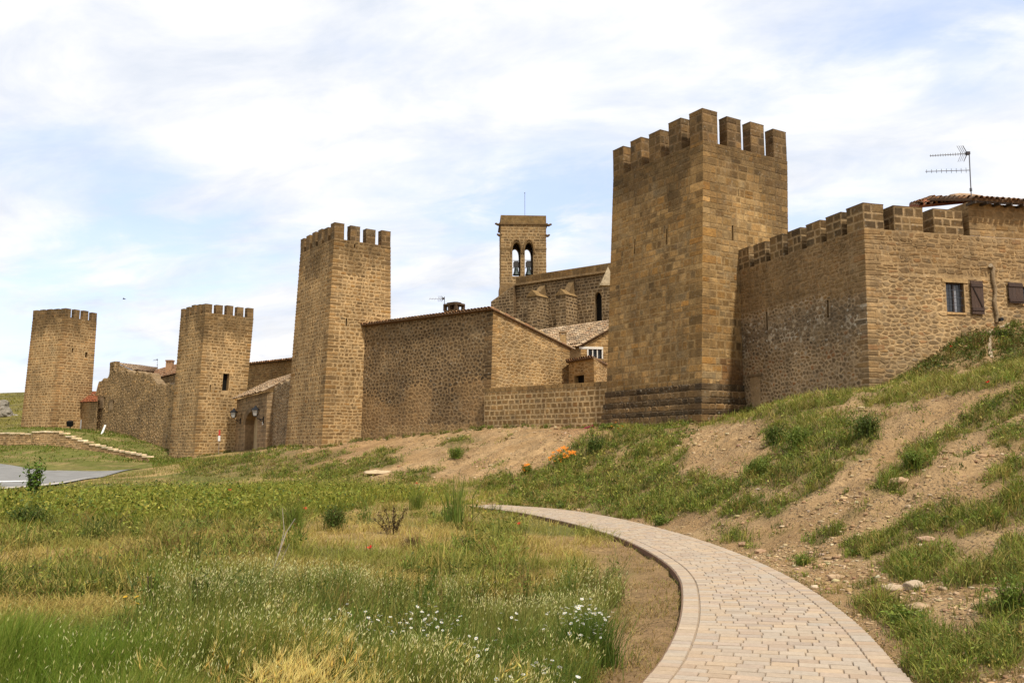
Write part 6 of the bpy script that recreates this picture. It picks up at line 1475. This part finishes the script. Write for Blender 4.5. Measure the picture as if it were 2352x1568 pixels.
x, D, z, px, py = scatter(5000, 6, 50, 600, 2480, 1); pd, sd = path_dist(x, D); v = veg_mask(px, py, x, D); ok = (((sd > 0) & (pd > .05)) | (D > 27)) & (z > -.05) & (v < .25) & ((D < 27) | (z > .3)) & (R.uniform(0, 1, len(x)) < .45); x, D, z = sel(ok, x, D, z); n = len(x)
clumps(eg, x, D, z, R.uniform(.02, .10, n) * np.clip(D / 16, .7, 2), 5, R.uniform(.03, .13, n), R.uniform(.003, .006, n) * (.5 + D * .07), [(.40, .32, .15), (.30, .22, .11), (.18, .2, .06), (.24, .17, .09)], [3, 2, 1.5, 1], .9, 1, .015)
tag(eg.build('embankment_grass'), kind='stuff')

# weeds and fallen stones added at the wall feet for contact shadow, grit and seedlings along the path
fx, fy = [], []
for a_, b_, n_ in ((A6 - d6g * .35, B6 - d6g * .35, 90), (A7, B7, 70), (T4['Lb'], T4['Cb'], 90), (T4['Cb'], T4['Rb'], 60), (A5, Bb, 130), (Bb, Eb, 160), (T3['Lb'], T3['Cb'], 60), (T3['Cb'], T3['Rb'], 50), (T2['Lb'], T2['Cb'], 50), (T2['Cb'], T2['Rb'], 60), (g1, g2, 60), (u0 + un * .3, u1 + un * .3, 160)):
    dd_ = Vector((b_.x - a_.x, b_.y - a_.y, 0)); nn2 = dd_.normalized().cross(Vector((0, 0, 1)))
    for i in range(n_): q_ = Vector((a_.x, a_.y, 0)) + dd_ * R.uniform(0, 1) + nn2 * (.22 + abs(R.normal(0, .28))); fx.append(q_.x); fy.append(q_.y)
x, D = np.array(fx), np.array(fy); N = len(x); fw_ = Blades(); ok = R.uniform(0, 1, N) < .75
clumps(fw_, x[ok], D[ok], interp(ZZ, x[ok], D[ok]), R.uniform(.06, .22, ok.sum()), 12, R.uniform(.08, .32, ok.sum()), R.uniform(.014, .026, ok.sum()), [(.13, .17, .04), (.20, .22, .06), (.28, .23, .09), (.09, .11, .03)], [3, 2, 1.5, 2], .6, 6, .02)
sg_ = R.uniform(3, 24, 420); sd_ = R.uniform(0, 1, 420) < .45; ed = np.where(sd_, np.abs(R.normal(0, .05, 420)), 1.0); xs_, ys_ = [], []
for a_, b_, c_ in zip(sg_, sd_, R.normal(0, .06, 420)): q_, w_ = pth(a_, 0); q_, _ = pth(a_, (0.0 - .03 + abs(c_) * .3) if b_ else w_ + .02 + c_ * .8); xs_.append(q_.x); ys_.append(q_.y)
x, D = np.array(xs_), np.array(ys_); n_ = len(x); clumps(fw_, x, D, x * 0, R.uniform(.01, .05, n_), 5, R.uniform(.025, .09, n_), R.uniform(.003, .006, n_), [(.15, .19, .045), (.34, .28, .13), (.26, .2, .1)], [2, 2, 1], .8, 3, .01); tag(fw_.build('edge_weeds'), kind='stuff')

# 5. lawn and hill at the far left
x, D, z, px, py = scatter(60000, 60, 135, -250, 470, 1); n = fbm(x * .35, D * .5, 81, 4); lawn_ok = (px < 440) & (D > 63) & (py > 900) & (R.uniform(0, 1, len(x)) < np.clip(.3 + (n - .42) * 4, .08, 1)); ro = (py < 1062) | (px > 350)
x, D, z, px, py, n = sel(lawn_ok & ro, x, D, z, px, py, n); N = len(x); hl = (D > 96)[:, None]; c = pick(N, [(.13, .18, .035), (.17, .2, .045), (.3, .25, .11)], [3, 3, 1.2]); c = np.where(hl, pick(N, [(.24, .22, .06), (.16, .15, .05), (.3, .27, .1)], [3, 2, 1]), c)
lw_ = Blades(); lw_.blades(np.stack([x, D, z - .02], 1), R.uniform(.08, .26, N), R.uniform(.05, .10, N), c, .7, (.05, 0)); tag(lw_.build('lawn_grass'), kind='stuff')

# 6. golden wild barley and scattered heads
def barley(pts, name, nper, spread, hh):
    b = Blades()
    for (qx, qy) in pts:
        pass
    return b
bb = Blades()
def barley_at(cx_, cy_, rx, ry, n):
    q = R.normal(0, .5, (n, 2)); ptsx, ptsy = cx_ + q[:, 0] * rx, cy_ + q[:, 1] * ry; D = H * 2015 / np.maximum(ptsy - 1032 + 60, 60); x = (ptsx - CX) / F * D; z = interp(ZZ, x, D); P = np.stack([x, D, z], 1)
    h = R.uniform(.24, .42, n); tip, lv = bb.blades(P, h, R.uniform(.003, .005, n), colv(n, (.42, .33, .12)), .35, (.08, -.02)); d_ = lv + np.array([.1, 0, .55]) + R.normal(0, .15, (n, 3)); L_ = R.uniform(.05, .085, n)
    bb.heads(tip - d_ * .02, d_, L_, R.uniform(.007, .010, n), pick(n, [(.66, .46, .16), (.62, .50, .22), (.50, .46, .16)], [3, 2, 1]))
    for a in range(5):                                   # awns
        da = d_ / np.linalg.norm(d_, axis=1)[:, None] + R.normal(0, .20, (n, 3)); bb.heads(tip + d_ * .01, da, L_ * R.uniform(1.3, 1.9, n), np.full(n, .0016), pick(n, [(.78, .64, .36), (.74, .56, .28)], [1, 1]))
barley_at(692, 1580, 120, 120, 800)
barley_c = Blades(); 
pb_ = bb.build('barley_stems'); e = empty('barley_clump', hit(692, 1590), 'golden clump of wild barley in the foreground grass', 'wild barley'); pb_.parent = e; pb_.location = -e.location; pb_.name = 'stems_and_ears'; pb_['kind'] = 'stuff'
bb = Blades()
for i in range(26): barley_at(R.uniform(230, 1270), R.uniform(1530, 1690), 40, 22, int(R.integers(2, 8)))
barley_at(850, 1560, 90, 50, 40); tag(bb.build('scattered_barley'), kind='stuff')

# 7. stones and clods on the bank
def icos():
    t = (1 + 5 ** .5) / 2; v = np.array([(-1, t, 0), (1, t, 0), (-1, -t, 0), (1, -t, 0), (0, -1, t), (0, 1, t), (0, -1, -t), (0, 1, -t), (t, 0, -1), (t, 0, 1), (-t, 0, -1), (-t, 0, 1)], float); v /= np.linalg.norm(v[0])
    f = [(0, 11, 5), (0, 5, 1), (0, 1, 7), (0, 7, 10), (0, 10, 11), (1, 5, 9), (5, 11, 4), (11, 10, 2), (10, 7, 6), (7, 1, 8), (3, 9, 4), (3, 4, 2), (3, 2, 6), (3, 6, 8), (3, 8, 9), (4, 9, 5), (2, 4, 11), (6, 2, 10), (8, 6, 7), (9, 8, 1)]; return v, f
IV, IF = icos()
def stones(x, D, z, size, cols, wts, name, flat=.55):
    N = len(x); V = IV[None] * (1 + R.uniform(-.28, .28, (N, 12, 1))); V = V * np.stack([R.uniform(.7, 1.5, N), R.uniform(.6, 1.1, N), R.uniform(.3, .8, N) * flat * 1.4], 1)[:, None]; a = R.uniform(0, 2 * np.pi, N); ca, sa = np.cos(a)[:, None], np.sin(a)[:, None]
    V = np.stack([V[..., 0] * ca - V[..., 1] * sa, V[..., 0] * sa + V[..., 1] * ca, V[..., 2]], -1) * size[:, None, None] + np.stack([x, D, z + size * .12], 1)[:, None]
    T = (np.array(IF)[None] + (np.arange(N) * 12)[:, None, None]).reshape(-1, 3); c = pick(N, cols, wts); return np_mesh(name, V.reshape(-1, 3), None, T, np.repeat(c, 12, 0), ROCK)
x, D, z, px, py = scatter(110000, 6, 48, 620, 2450, 1); pd, sd = path_dist(x, D); v = veg_mask(px, py, x, D); n = fbm(x * 1.2, D * 1.2, 91, 3); ok = (((sd > 0) & (pd > .1)) | (D > 27)) & (z > -.05) & (R.uniform(0, 1, len(x)) < np.clip((1 - v * 1.6), 0, 1) * np.clip((n - .36) * 3.5, .04, 1)) & (py > 900) & ((D < 27) | (z > .4))
x, D, z = sel(ok, x, D, z); k = R.uniform(0, 1, len(x)) < .55; x, D, z = x[k], D[k], z[k]; sz = .007 + .017 * R.exponential(.75, len(x)) * np.clip(D / 14, .7, 1.7); sz = np.minimum(sz, .10)
tag(stones(x, D, z, sz, [(.50, .40, .27), (.42, .31, .19), (.36, .25, .15), (.56, .47, .35), (.30, .20, .12)], [3, 3, 2, 1.5, 1], 'scattered_stones'), kind='stuff')
k_ = 900; a_ = R.uniform(3, 23, k_); q_ = [pth(t_, pth(t_, 0)[1] + abs(o_) + .0)[0] for t_, o_ in zip(a_, R.normal(0, .16, k_))]; gx_, gy_ = np.array([p_.x for p_ in q_]), np.array([p_.y for p_ in q_])
gx_ = np.concatenate([gx_, np.array(fx) + R.normal(0, .1, len(fx))]); gy_ = np.concatenate([gy_, np.array(fy) + R.normal(0, .1, len(fy))]); gs_ = np.concatenate([R.uniform(.004, .016, k_), R.uniform(.02, .11, len(fx))]); gz_ = interp(ZZ, gx_, gy_); gz_[:k_] = np.maximum(gz_[:k_], .0)
tag(stones(gx_, gy_, gz_, gs_, [(.46, .36, .24), (.38, .28, .17), (.32, .22, .13), (.52, .43, .31)], [3, 3, 2, 1], 'loose_stones'), kind='stuff')
BR = [('flat pale slab lying on the bank left of the paved path', 868, 1090, .55, (.55, .46, .33), .28), ('pale stone among grass in the middle of the bank', 1592, 1107, .13, (.52, .42, .31), .6), ('rounded stone on the sandy strip beside the path bend', 1921, 1330, .085, (.50, .38, .27), .6),
      ('small reddish stone by the path edge, nearest the tower side', 1709, 1253, .085, (.40, .27, .19), .6), ('brown stone against the right edge of the path', 1748, 1268, .08, (.38, .26, .18), .5), ('large grey stone at the foot of the right bank', 2103, 1352, .11, (.46, .39, .31), .7), ('grey stone left of the large stone at the bank foot', 2050, 1356, .09, (.46, .38, .30), .6),
      ('stone half buried in the sand below the right bank', 2108, 1400, .085, (.44, .33, .24), .6), ('pale slab standing out high on the right bank', 2065, 1110, .15, (.50, .37, .26), .5), ('stone lying by the dark tuft on the right bank', 2130, 1243, .09, (.46, .33, .25), .6)]
for lab, px_, py_, sz, c, fl in BR:
    p = hit(px_, py_); me_r = random.Random(px_); vs = []
    bm_v = IV * (1 + R.uniform(-.22, .22, (12, 1)))
    V = bm_v * np.array([1.35, .8, fl]); a = R.uniform(-.5, .5); V = np.stack([V[:, 0] * math.cos(a) - V[:, 1] * math.sin(a), V[:, 0] * math.sin(a) + V[:, 1] * math.cos(a), V[:, 2]], 1) * sz + np.array([p.x, p.y, p.z + sz * fl * .35])
    o = np_mesh('rock', V, None, np.array(IF), np.tile(np.array(c), (12, 1)), ROCK); md = o.modifiers.new('s', 'SUBSURF'); md.levels = md.render_levels = 2; md.subdivision_type = 'SIMPLE'
    tx = bpy.data.textures.new('lump', 'CLOUDS'); tx.noise_scale = sz * .7; dm = o.modifiers.new('d', 'DISPLACE'); dm.texture = tx; dm.strength = sz * .28; dm.texture_coords = 'GLOBAL'; tag(o, lab, 'rock')
p = PT(12, 948, 108); V = []; o_v = []
for i, (dx, dz, s_) in enumerate(((-3, 0, 1.3), (-1.6, .3, 1.5), (0, -.2, 1.2), (-4.4, .2, 1.4), (-.6, 1.0, .9), (-2.5, 1.2, 1.0), (1.0, -.6, .7))):
    V.append(IV * (1 + R.uniform(-.2, .2, (12, 1))) * s_ * np.array([1.1, .8, .85]) + np.array([p.x + dx, p.y + R.uniform(-.4, .4), gz(p.x + dx, p.y) + .3 + dz]))
V = np.concatenate(V); T = np.concatenate([np.array(IF) + 12 * i for i in range(7)]); o = np_mesh('rock_outcrop', V, None, T, np.tile(np.array((.24, .21, .17)), (len(V), 1)), ROCK)
md = o.modifiers.new('r', 'REMESH'); md.mode = 'VOXEL'; md.voxel_size = .12; tx = bpy.data.textures.new('crag', 'CLOUDS'); tx.noise_scale = .5; dm = o.modifiers.new('d', 'DISPLACE'); dm.texture = tx; dm.strength = .5; dm.texture_coords = 'GLOBAL'; o.data.materials.clear(); o.data.materials.append(CRAG); tag(o, 'grey rock outcrop on the grassy hill at the left edge', 'rocks')

# 8. single plants
def plant(name, label, cat, px_, py_, build, group=None):
    p = hit(px_, py_); e = empty(name, p, label, cat, group); build(np.array(p), e); return e
def bush(w_, h_, n, cols, wts, leaf=.03, blades_=60):
    def f(p, e):
        q = R.normal(0, 1, (n, 3)); q /= np.linalg.norm(q, axis=1)[:, None]; q *= R.uniform(.15, 1, (n, 1)) ** .7; lump = 1 + 1.5 * (fbm(q[:, 0] * 2.6 + p[0], q[:, 2] * 2.6 + q[:, 1] * 2 + p[1], 5) - .5) * 1.6; q = q * np.clip(lump, .3, 1.6)[:, None]; q[:, 2] = np.maximum(q[:, 2], -1)
        P = p + np.stack([q[:, 0] * w_ / 2, q[:, 1] * w_ / 2, (q[:, 2] * .5 + .5) * h_], 1); b = Blades(); b.leaves(P, R.uniform(.6, 1.3, n) * leaf, pick(n, cols, wts, .3)); m_ = blades_
        if m_: b.blades(p + np.stack([R.normal(0, w_ * .2, m_), R.normal(0, w_ * .2, m_), np.zeros(m_)], 1), R.uniform(.6, 1.35, m_) * h_, np.full(m_, leaf * .35), pick(m_, cols, wts), .4)
        b.build('foliage', LEAF, e); s_ = MB()
        for i in range(5): a = R.uniform(0, 6.28); s_.tube([Vector(p) - Vector((0, 0, .1)), Vector(p) + Vector((math.cos(a) * w_ * .12, math.sin(a) * w_ * .12, h_ * .4)), Vector(p) + Vector((math.cos(a) * w_ * .3, math.sin(a) * w_ * .3, h_ * .8))], [.012, .008, .004], (.12, .09, .04), 4)
        s_.build('stem', WOOD, e)['kind'] = 'stuff'
    return f
DG = [(.08, .12, .028), (.11, .155, .04), (.055, .085, .022), (.19, .19, .07)]; MG = [(.14, .20, .042), (.18, .235, .06), (.09, .14, .03), (.24, .24, .08)]
BU = [('dark round bush in the dry grass left of the path end', 768, 1218, .62, .62, 1500, DG, .028), ('small dark green tuft alone on the bare bank below the house', 1048, 1052, .85, .62, 700, MG, .05), ('dark upright bush right of the orange flowers', 1366, 1046, .8, .85, 900, DG, .045),
      ('dark bush at the right end of the large green patch', 1990, 1002, .75, .55, 1200, DG, .035), ('dark leafy bush in the middle of the large green patch', 1835, 1030, .9, .6, 1300, MG, .035), ('bushy dark weed on the left side of the large green patch', 1780, 1018, .7, .55, 1000, DG, .035), ('dark tuft above the paved path by the bank foot', 1516, 1206, .42, .26, 700, MG, .025),
      ('leafy weed on the sand right of the path bend', 1843, 1296, .26, .14, 400, MG, .025), ('dark green weed between two bare streaks of the bank', 2098, 1075, .5, .34, 700, MG, .03), ('low dark bush on the lower edge of the left green streak', 1740, 1092, .7, .45, 900, MG, .03), ('dark shrub at the left edge of the lush meadow belt', 66, 1208, .95, .55, 1100, DG, .045),
      ('dark weed by the sloping drain gully', 2305, 775, .7, .35, 700, DG, .04), ('leafy tuft at the lowest corner of the right bank', 2330, 1410, .5, .35, 800, MG, .025), ('broad leafy weed at the right edge of the path foreground', 2080, 1440, .4, .2, 600, MG, .03)]
for lab, px_, py_, w_, h_, n, cols, lf in BU: plant('bush', lab, 'bush', px_, py_, bush(w_ * .85, h_ * .82, n, cols, [3, 3, 2, 1], lf * .8, 140))
for lab, px_, py_, w_, h_, n in (('tall dark weed among the oats left of the golden barley', 452, 1475, .30, .62, 420), ('leafy dark weed in the oats below the dead branch', 560, 1440, .34, .5, 420), ('slender tall weed in the oats at left, near the yellow flowers', 345, 1450, .2, .6, 260), ('pale green weed clump near the path side of the dry grass', 1075, 1275, .4, .34, 420), ('reddish brown dead weed beside the dry dock plant', 945, 1262, .4, .22, 360)):
    plant('weed', lab, 'weed', px_, py_, bush(w_, h_, n, [(.16, .10, .06), (.22, .15, .09), (.12, .075, .045), (.2, .17, .08)] if 'brown' in lab else DG if 'dark' in lab else MG, [3, 3, 2, 1], .02, 90))
def sapling(p, e):
    s_ = MB(); b = Blades(); p = Vector(p)
    for i in range(7):
        a = R.uniform(-.5, .5); b_ = R.uniform(-.35, .35); h_ = R.uniform(.7, 1.35); t = p + Vector((a * .7, b_ * .5, h_)); s_.tube([p - Vector((0, 0, .1)), p.lerp(t, .5) + Vector((a * .1, 0, .05)), t], [.03, .018, .006], (.10, .08, .04), 5)
        n = 90; u = R.uniform(.15, 1, n); q = np.array(p)[None] * (1 - u[:, None]) + np.array(t)[None] * u[:, None] + R.normal(0, .085, (n, 3)); b.leaves(q, R.uniform(.04, .085, n), pick(n, [(.10, .18, .03), (.15, .24, .05), (.06, .11, .02)], [3, 2, 2]))
    b.build('crown', LEAF, e); s_.build('trunk', WOOD, e)['kind'] = 'stuff'
plant('sapling', 'young leafy sapling at the roadside on the far left', 'sapling', 75, 1146, sapling)
def dock(p, e):
    p = Vector(p); s_ = MB(); b = Blades()
    for a, h_ in ((-.30, .42), (-.17, .50), (.0, .60), (.05, .42), (.24, .5), (.13, .3), (-.38, .3)):
        t = p + Vector((a, R.uniform(-.1, .1), h_)); s_.tube([p + Vector((a * .2, 0, -.05)), p.lerp(t, .5), t], [.009, .007, .004], (.10, .06, .035), 4); n = 120; u = R.uniform(.25, 1, n); q = np.array(p)[None] * (1 - u[:, None]) + np.array(t)[None] * u[:, None] + R.normal(0, .022, (n, 3)); b.leaves(q, R.uniform(.014, .026, n), pick(n, [(.085, .055, .03), (.12, .08, .04), (.06, .042, .025)], [3, 2, 2]))
    b.build('seed_head', LEAF, e); s_.build('stalk', WOOD, e)['kind'] = 'stuff'
plant('dock_plant', 'dry brown dock plant with clustered seed stalks in the meadow', 'weed', 903, 1228, dock)
def fennel(p, e):
    b = Blades(); n = 90; base = p + np.stack([R.normal(0, .13, n), R.normal(0, .13, n), np.zeros(n)], 1); b.blades(base, R.uniform(.4, 1.2, n), R.uniform(.010, .018, n), pick(n, [(.16, .24, .06), (.22, .3, .1), (.10, .15, .04), (.32, .3, .12)], [3, 2, 2, 1]), .3, (.03, 0)); b.build('leaves', LEAF, e)
    s_ = MB(); p = Vector(p)
    for i in range(9): a = R.normal(0, .13); t = p + Vector((a * 2.0, R.normal(0, .1), R.uniform(.8, 1.4))); s_.tube([p + Vector((a, 0, -.05)), p.lerp(t, .5), t], [.013, .011, .005], (.14, .18, .05), 5)
    s_.build('stalk', LEAF, e)['kind'] = 'stuff'
for lab, px_, py_ in (('feathery green weed clump left of the tall fennel', 955, 1170), ('feathery green weed standing among the lush grass left of the round bush', 672, 1215)): plant('feathery_weed', lab, 'weed', px_, py_, bush(.55, .5, 300, MG, [3, 3, 1, 2], .02, 260))
plant('fennel_clump', 'tall green fennel clump standing near the far end of the path', 'weed', 1045, 1207, fennel)
def branch(p, e):
    s_ = MB(); p = Vector(p); c = (.34, .28, .21)
    q = [p, p + Vector((.02, .1, .25)), p + Vector((.10, .1, .48)), p + Vector((.16, .15, .70)), p + Vector((.26, .15, .86))]; s_.tube(q, [.012, .010, .008, .006, .004], c, 5)
    m2 = MB(); m2.tube([q[2], q[2] + Vector((.05, 0, .25)), q[2] + Vector((.02, 0, .5))], [.006, .005, .003], c, 4); s_.build('main_stem', WOOD, e); m2.build('twig', WOOD, e)
    m2 = MB(); m2.tube([q[1], q[1] + Vector((.12, -.05, .15)), q[1] + Vector((.22, -.1, .34))], [.006, .005, .003], c, 4); m2.build('twig', WOOD, e)
plant('dead_branch', 'thin bare grey branch rising from the oats at left', 'branch', 612, 1372, branch)

# flowers: poppies, yellow daisies, white daisies, orange wallflowers
def disc_flower(petal, centre, r, np_, cup=.25, name='flower'):
    m_ = MB()
    for i in range(np_):
        a = 2 * math.pi * i / np_; w_ = math.pi / np_ * .8; P_ = lambda rr, aa, z: Vector((rr * math.cos(aa), rr * math.sin(aa), z)); m_.poly([P_(r * .2, a, 0), P_(r * .75, a - w_, cup * r * .8), P_(r, a, cup * r), P_(r * .75, a + w_, cup * r * .8)], vary(petal, .12))
    k = 6; m_.poly([Vector((r * .30 * math.cos(2 * math.pi * i / k), r * .30 * math.sin(2 * math.pi * i / k), r * .12)) for i in range(k)], centre)
    o = m_.build(name, PETAL); me = o.data; bpy.data.objects.remove(o); return me
POPPY = disc_flower((.62, .035, .02), (.03, .02, .02), .045, 4, .8); YEL = disc_flower((.75, .42, .02), (.6, .3, .02), .020, 9, .1); DAISY = disc_flower((.82, .81, .76), (.70, .45, .03), .021, 10, .05); ORANGE = disc_flower((.80, .27, .02), (.6, .2, .02), .05, 6, .4)
def stem_mesh(h_): m_ = MB(); m_.tube([(0, 0, -.03), (.01, 0, h_ * .5), (0, 0, h_)], .003, (.13, .18, .05), 4); o = m_.build('stem', LEAF); me = o.data; bpy.data.objects.remove(o); return me
def flower_thing(name, label, cat, px_, py_, me, h_, scale=1.0, group=None):
    D_ = hit(px_, py_); y = py_ - 0; p = hit(px_, py_ + h_ * 2000 / D_.y); e = empty(name, p, label, cat, group); o = link('petals', me, None, e); o.location = (0, 0, h_); o.scale = (scale,) * 3; o.rotation_euler = (R.uniform(-.5, .3), R.uniform(-.4, .4), R.uniform(0, 6)); s_ = link('stem', stem_mesh(h_), None, e); s_.location = (0, 0, 0); return e
for lab, x_, y_, h_, sc in (('red poppy in the meadow right of the dead branch', 850, 1268, .28, 1.0), ('red poppy in the dry grass below the far end of the path', 1193, 1210, .28, .9), ('red poppy at the foot of the bank left of the fennel', 957, 1112, .3, 1.2), ('red poppy in the lush grass below the honey stone tower', 527, 1133, .35, 1.5), ('red poppy above the dark round bush', 700, 1177, .3, 1.2), ('red poppy in the strip of grass on top of the right bank', 2272, 881, .25, 1.1), ('red poppy on the mound below the barred window', 2185, 797, .25, 1.3)): flower_thing('poppy', lab, 'poppy', x_, y_, POPPY, h_, sc)
for lab, x_, y_ in (('yellow flower in the foreground grass, leftmost of three', 281, 1400), ('yellow flower in the foreground grass, upper right of three', 308, 1400), ('yellow flower in the foreground grass, lowest of three', 309, 1418)): flower_thing('yellow_flower', lab, 'flower', x_, y_, YEL, .42)
def daisies(label, pts, rx, ry, n, bushn=900, hmax=.36):
    cx_, cy_ = pts; D0 = H * 2015 / (cy_ + 40 - 1032) * .88; x0 = (cx_ - CX) / F * D0; p = Vector((x0, D0, gz(x0, D0))); e = empty('daisy_plant', p, label, 'daisies', 'white daisy plants in the meadow'); k = D0 / 2000; W_ = rx * k
    nb = bushn; q = R.normal(0, .5, (nb, 2)); xx = x0 + q[:, 0] * W_; yy = D0 + q[:, 1] * W_ * 1.1; b = Blades(); zz_ = interp(ZZ, xx, yy); b.blades(np.stack([xx, yy, zz_], 1), R.uniform(.12, hmax, nb), R.uniform(.003, .006, nb), pick(nb, [(.10, .16, .03), (.07, .12, .025), (.15, .19, .05)], [3, 2, 1]), .45); b.build('foliage', LEAF, e)
    for i in range(n):
        a, r_ = R.uniform(0, 6.28), R.uniform(0, 1) ** .5; xx, yy = x0 + math.cos(a) * r_ * W_, D0 + math.sin(a) * r_ * W_ * 1.15; h_ = R.uniform(.55, 1.0) * hmax * (1.08 - .25 * r_); o = link('flower', DAISY, None, e); o.location = Vector((xx, yy, gz(xx, yy) + h_)) - p; o.rotation_euler = (R.uniform(-.2, .75), R.uniform(-.5, .5), R.uniform(0, 6)); sc = R.uniform(.45, .85); o.scale = (sc,) * 3
for lab, pt, rx, ry, n, bn, *hm in (('dense white daisy bush at the right edge of the meadow beside the path', (1338, 1400), 62, 60, 96, 1500, .50), ('loose white daisies in the middle of the foreground oats', (990, 1390), 90, 40, 52, 500), ('white daisies just right of the golden barley', (890, 1415), 70, 40, 30, 400), ('few white daisies left of the middle clump', (800, 1385), 60, 30, 20, 300), ('white daisies low in the foreground near the path strip', (1265, 1500), 55, 40, 26, 400),
        ('white daisies between the barley ears at the bottom edge', (1180, 1545), 50, 30, 16, 300), ('sparse white daisies at the bottom right of the meadow', (1330, 1545), 40, 26, 8, 120), ('white daisies below the middle clump', (1080, 1450), 80, 40, 16, 300), ('thin spread of white daisies left of the dense bush', (1190, 1380), 80, 40, 12, 200)): daisies(lab, pt, rx, ry, n, bn, *(hm or [.42]))
def orange_bush(label, px_, py_, w_, h_, n):
    p = hit(px_, py_); e = empty('orange_flower_bush', p, label, 'flowers'); bush(w_, h_ * .8, 700, MG, [3, 3, 2, 1], .04, 80)(np.array(p), e)
    for i in range(n):
        a, r_ = R.uniform(0, 6.28), R.uniform(0, 1) ** .5; o = link('flower', ORANGE, None, e); xx, yy = p.x + math.cos(a) * r_ * w_ / 2, p.y + math.sin(a) * r_ * w_ / 2.5; o.location = (xx - p.x, yy - p.y, gz(xx, yy) - p.z + h_ * (1 - .55 * r_ ** 2) + R.uniform(-.08, .06)); o.rotation_euler = (R.uniform(-.1, 1.0), R.uniform(-.5, .5), 0); s_ = R.uniform(.7, 1.3); o.scale = (s_,) * 3
orange_bush('large bush of orange flowers on the bank below the low wall', 1292, 1066, 1.0, .55, 85); orange_bush('small bush of orange flowers alone on the bare bank', 1210, 1088, .32, .36, 24); orange_bush('thin row of orange flowers at the foot of the nearest tower', 1405, 984, 1.1, .25, 16)
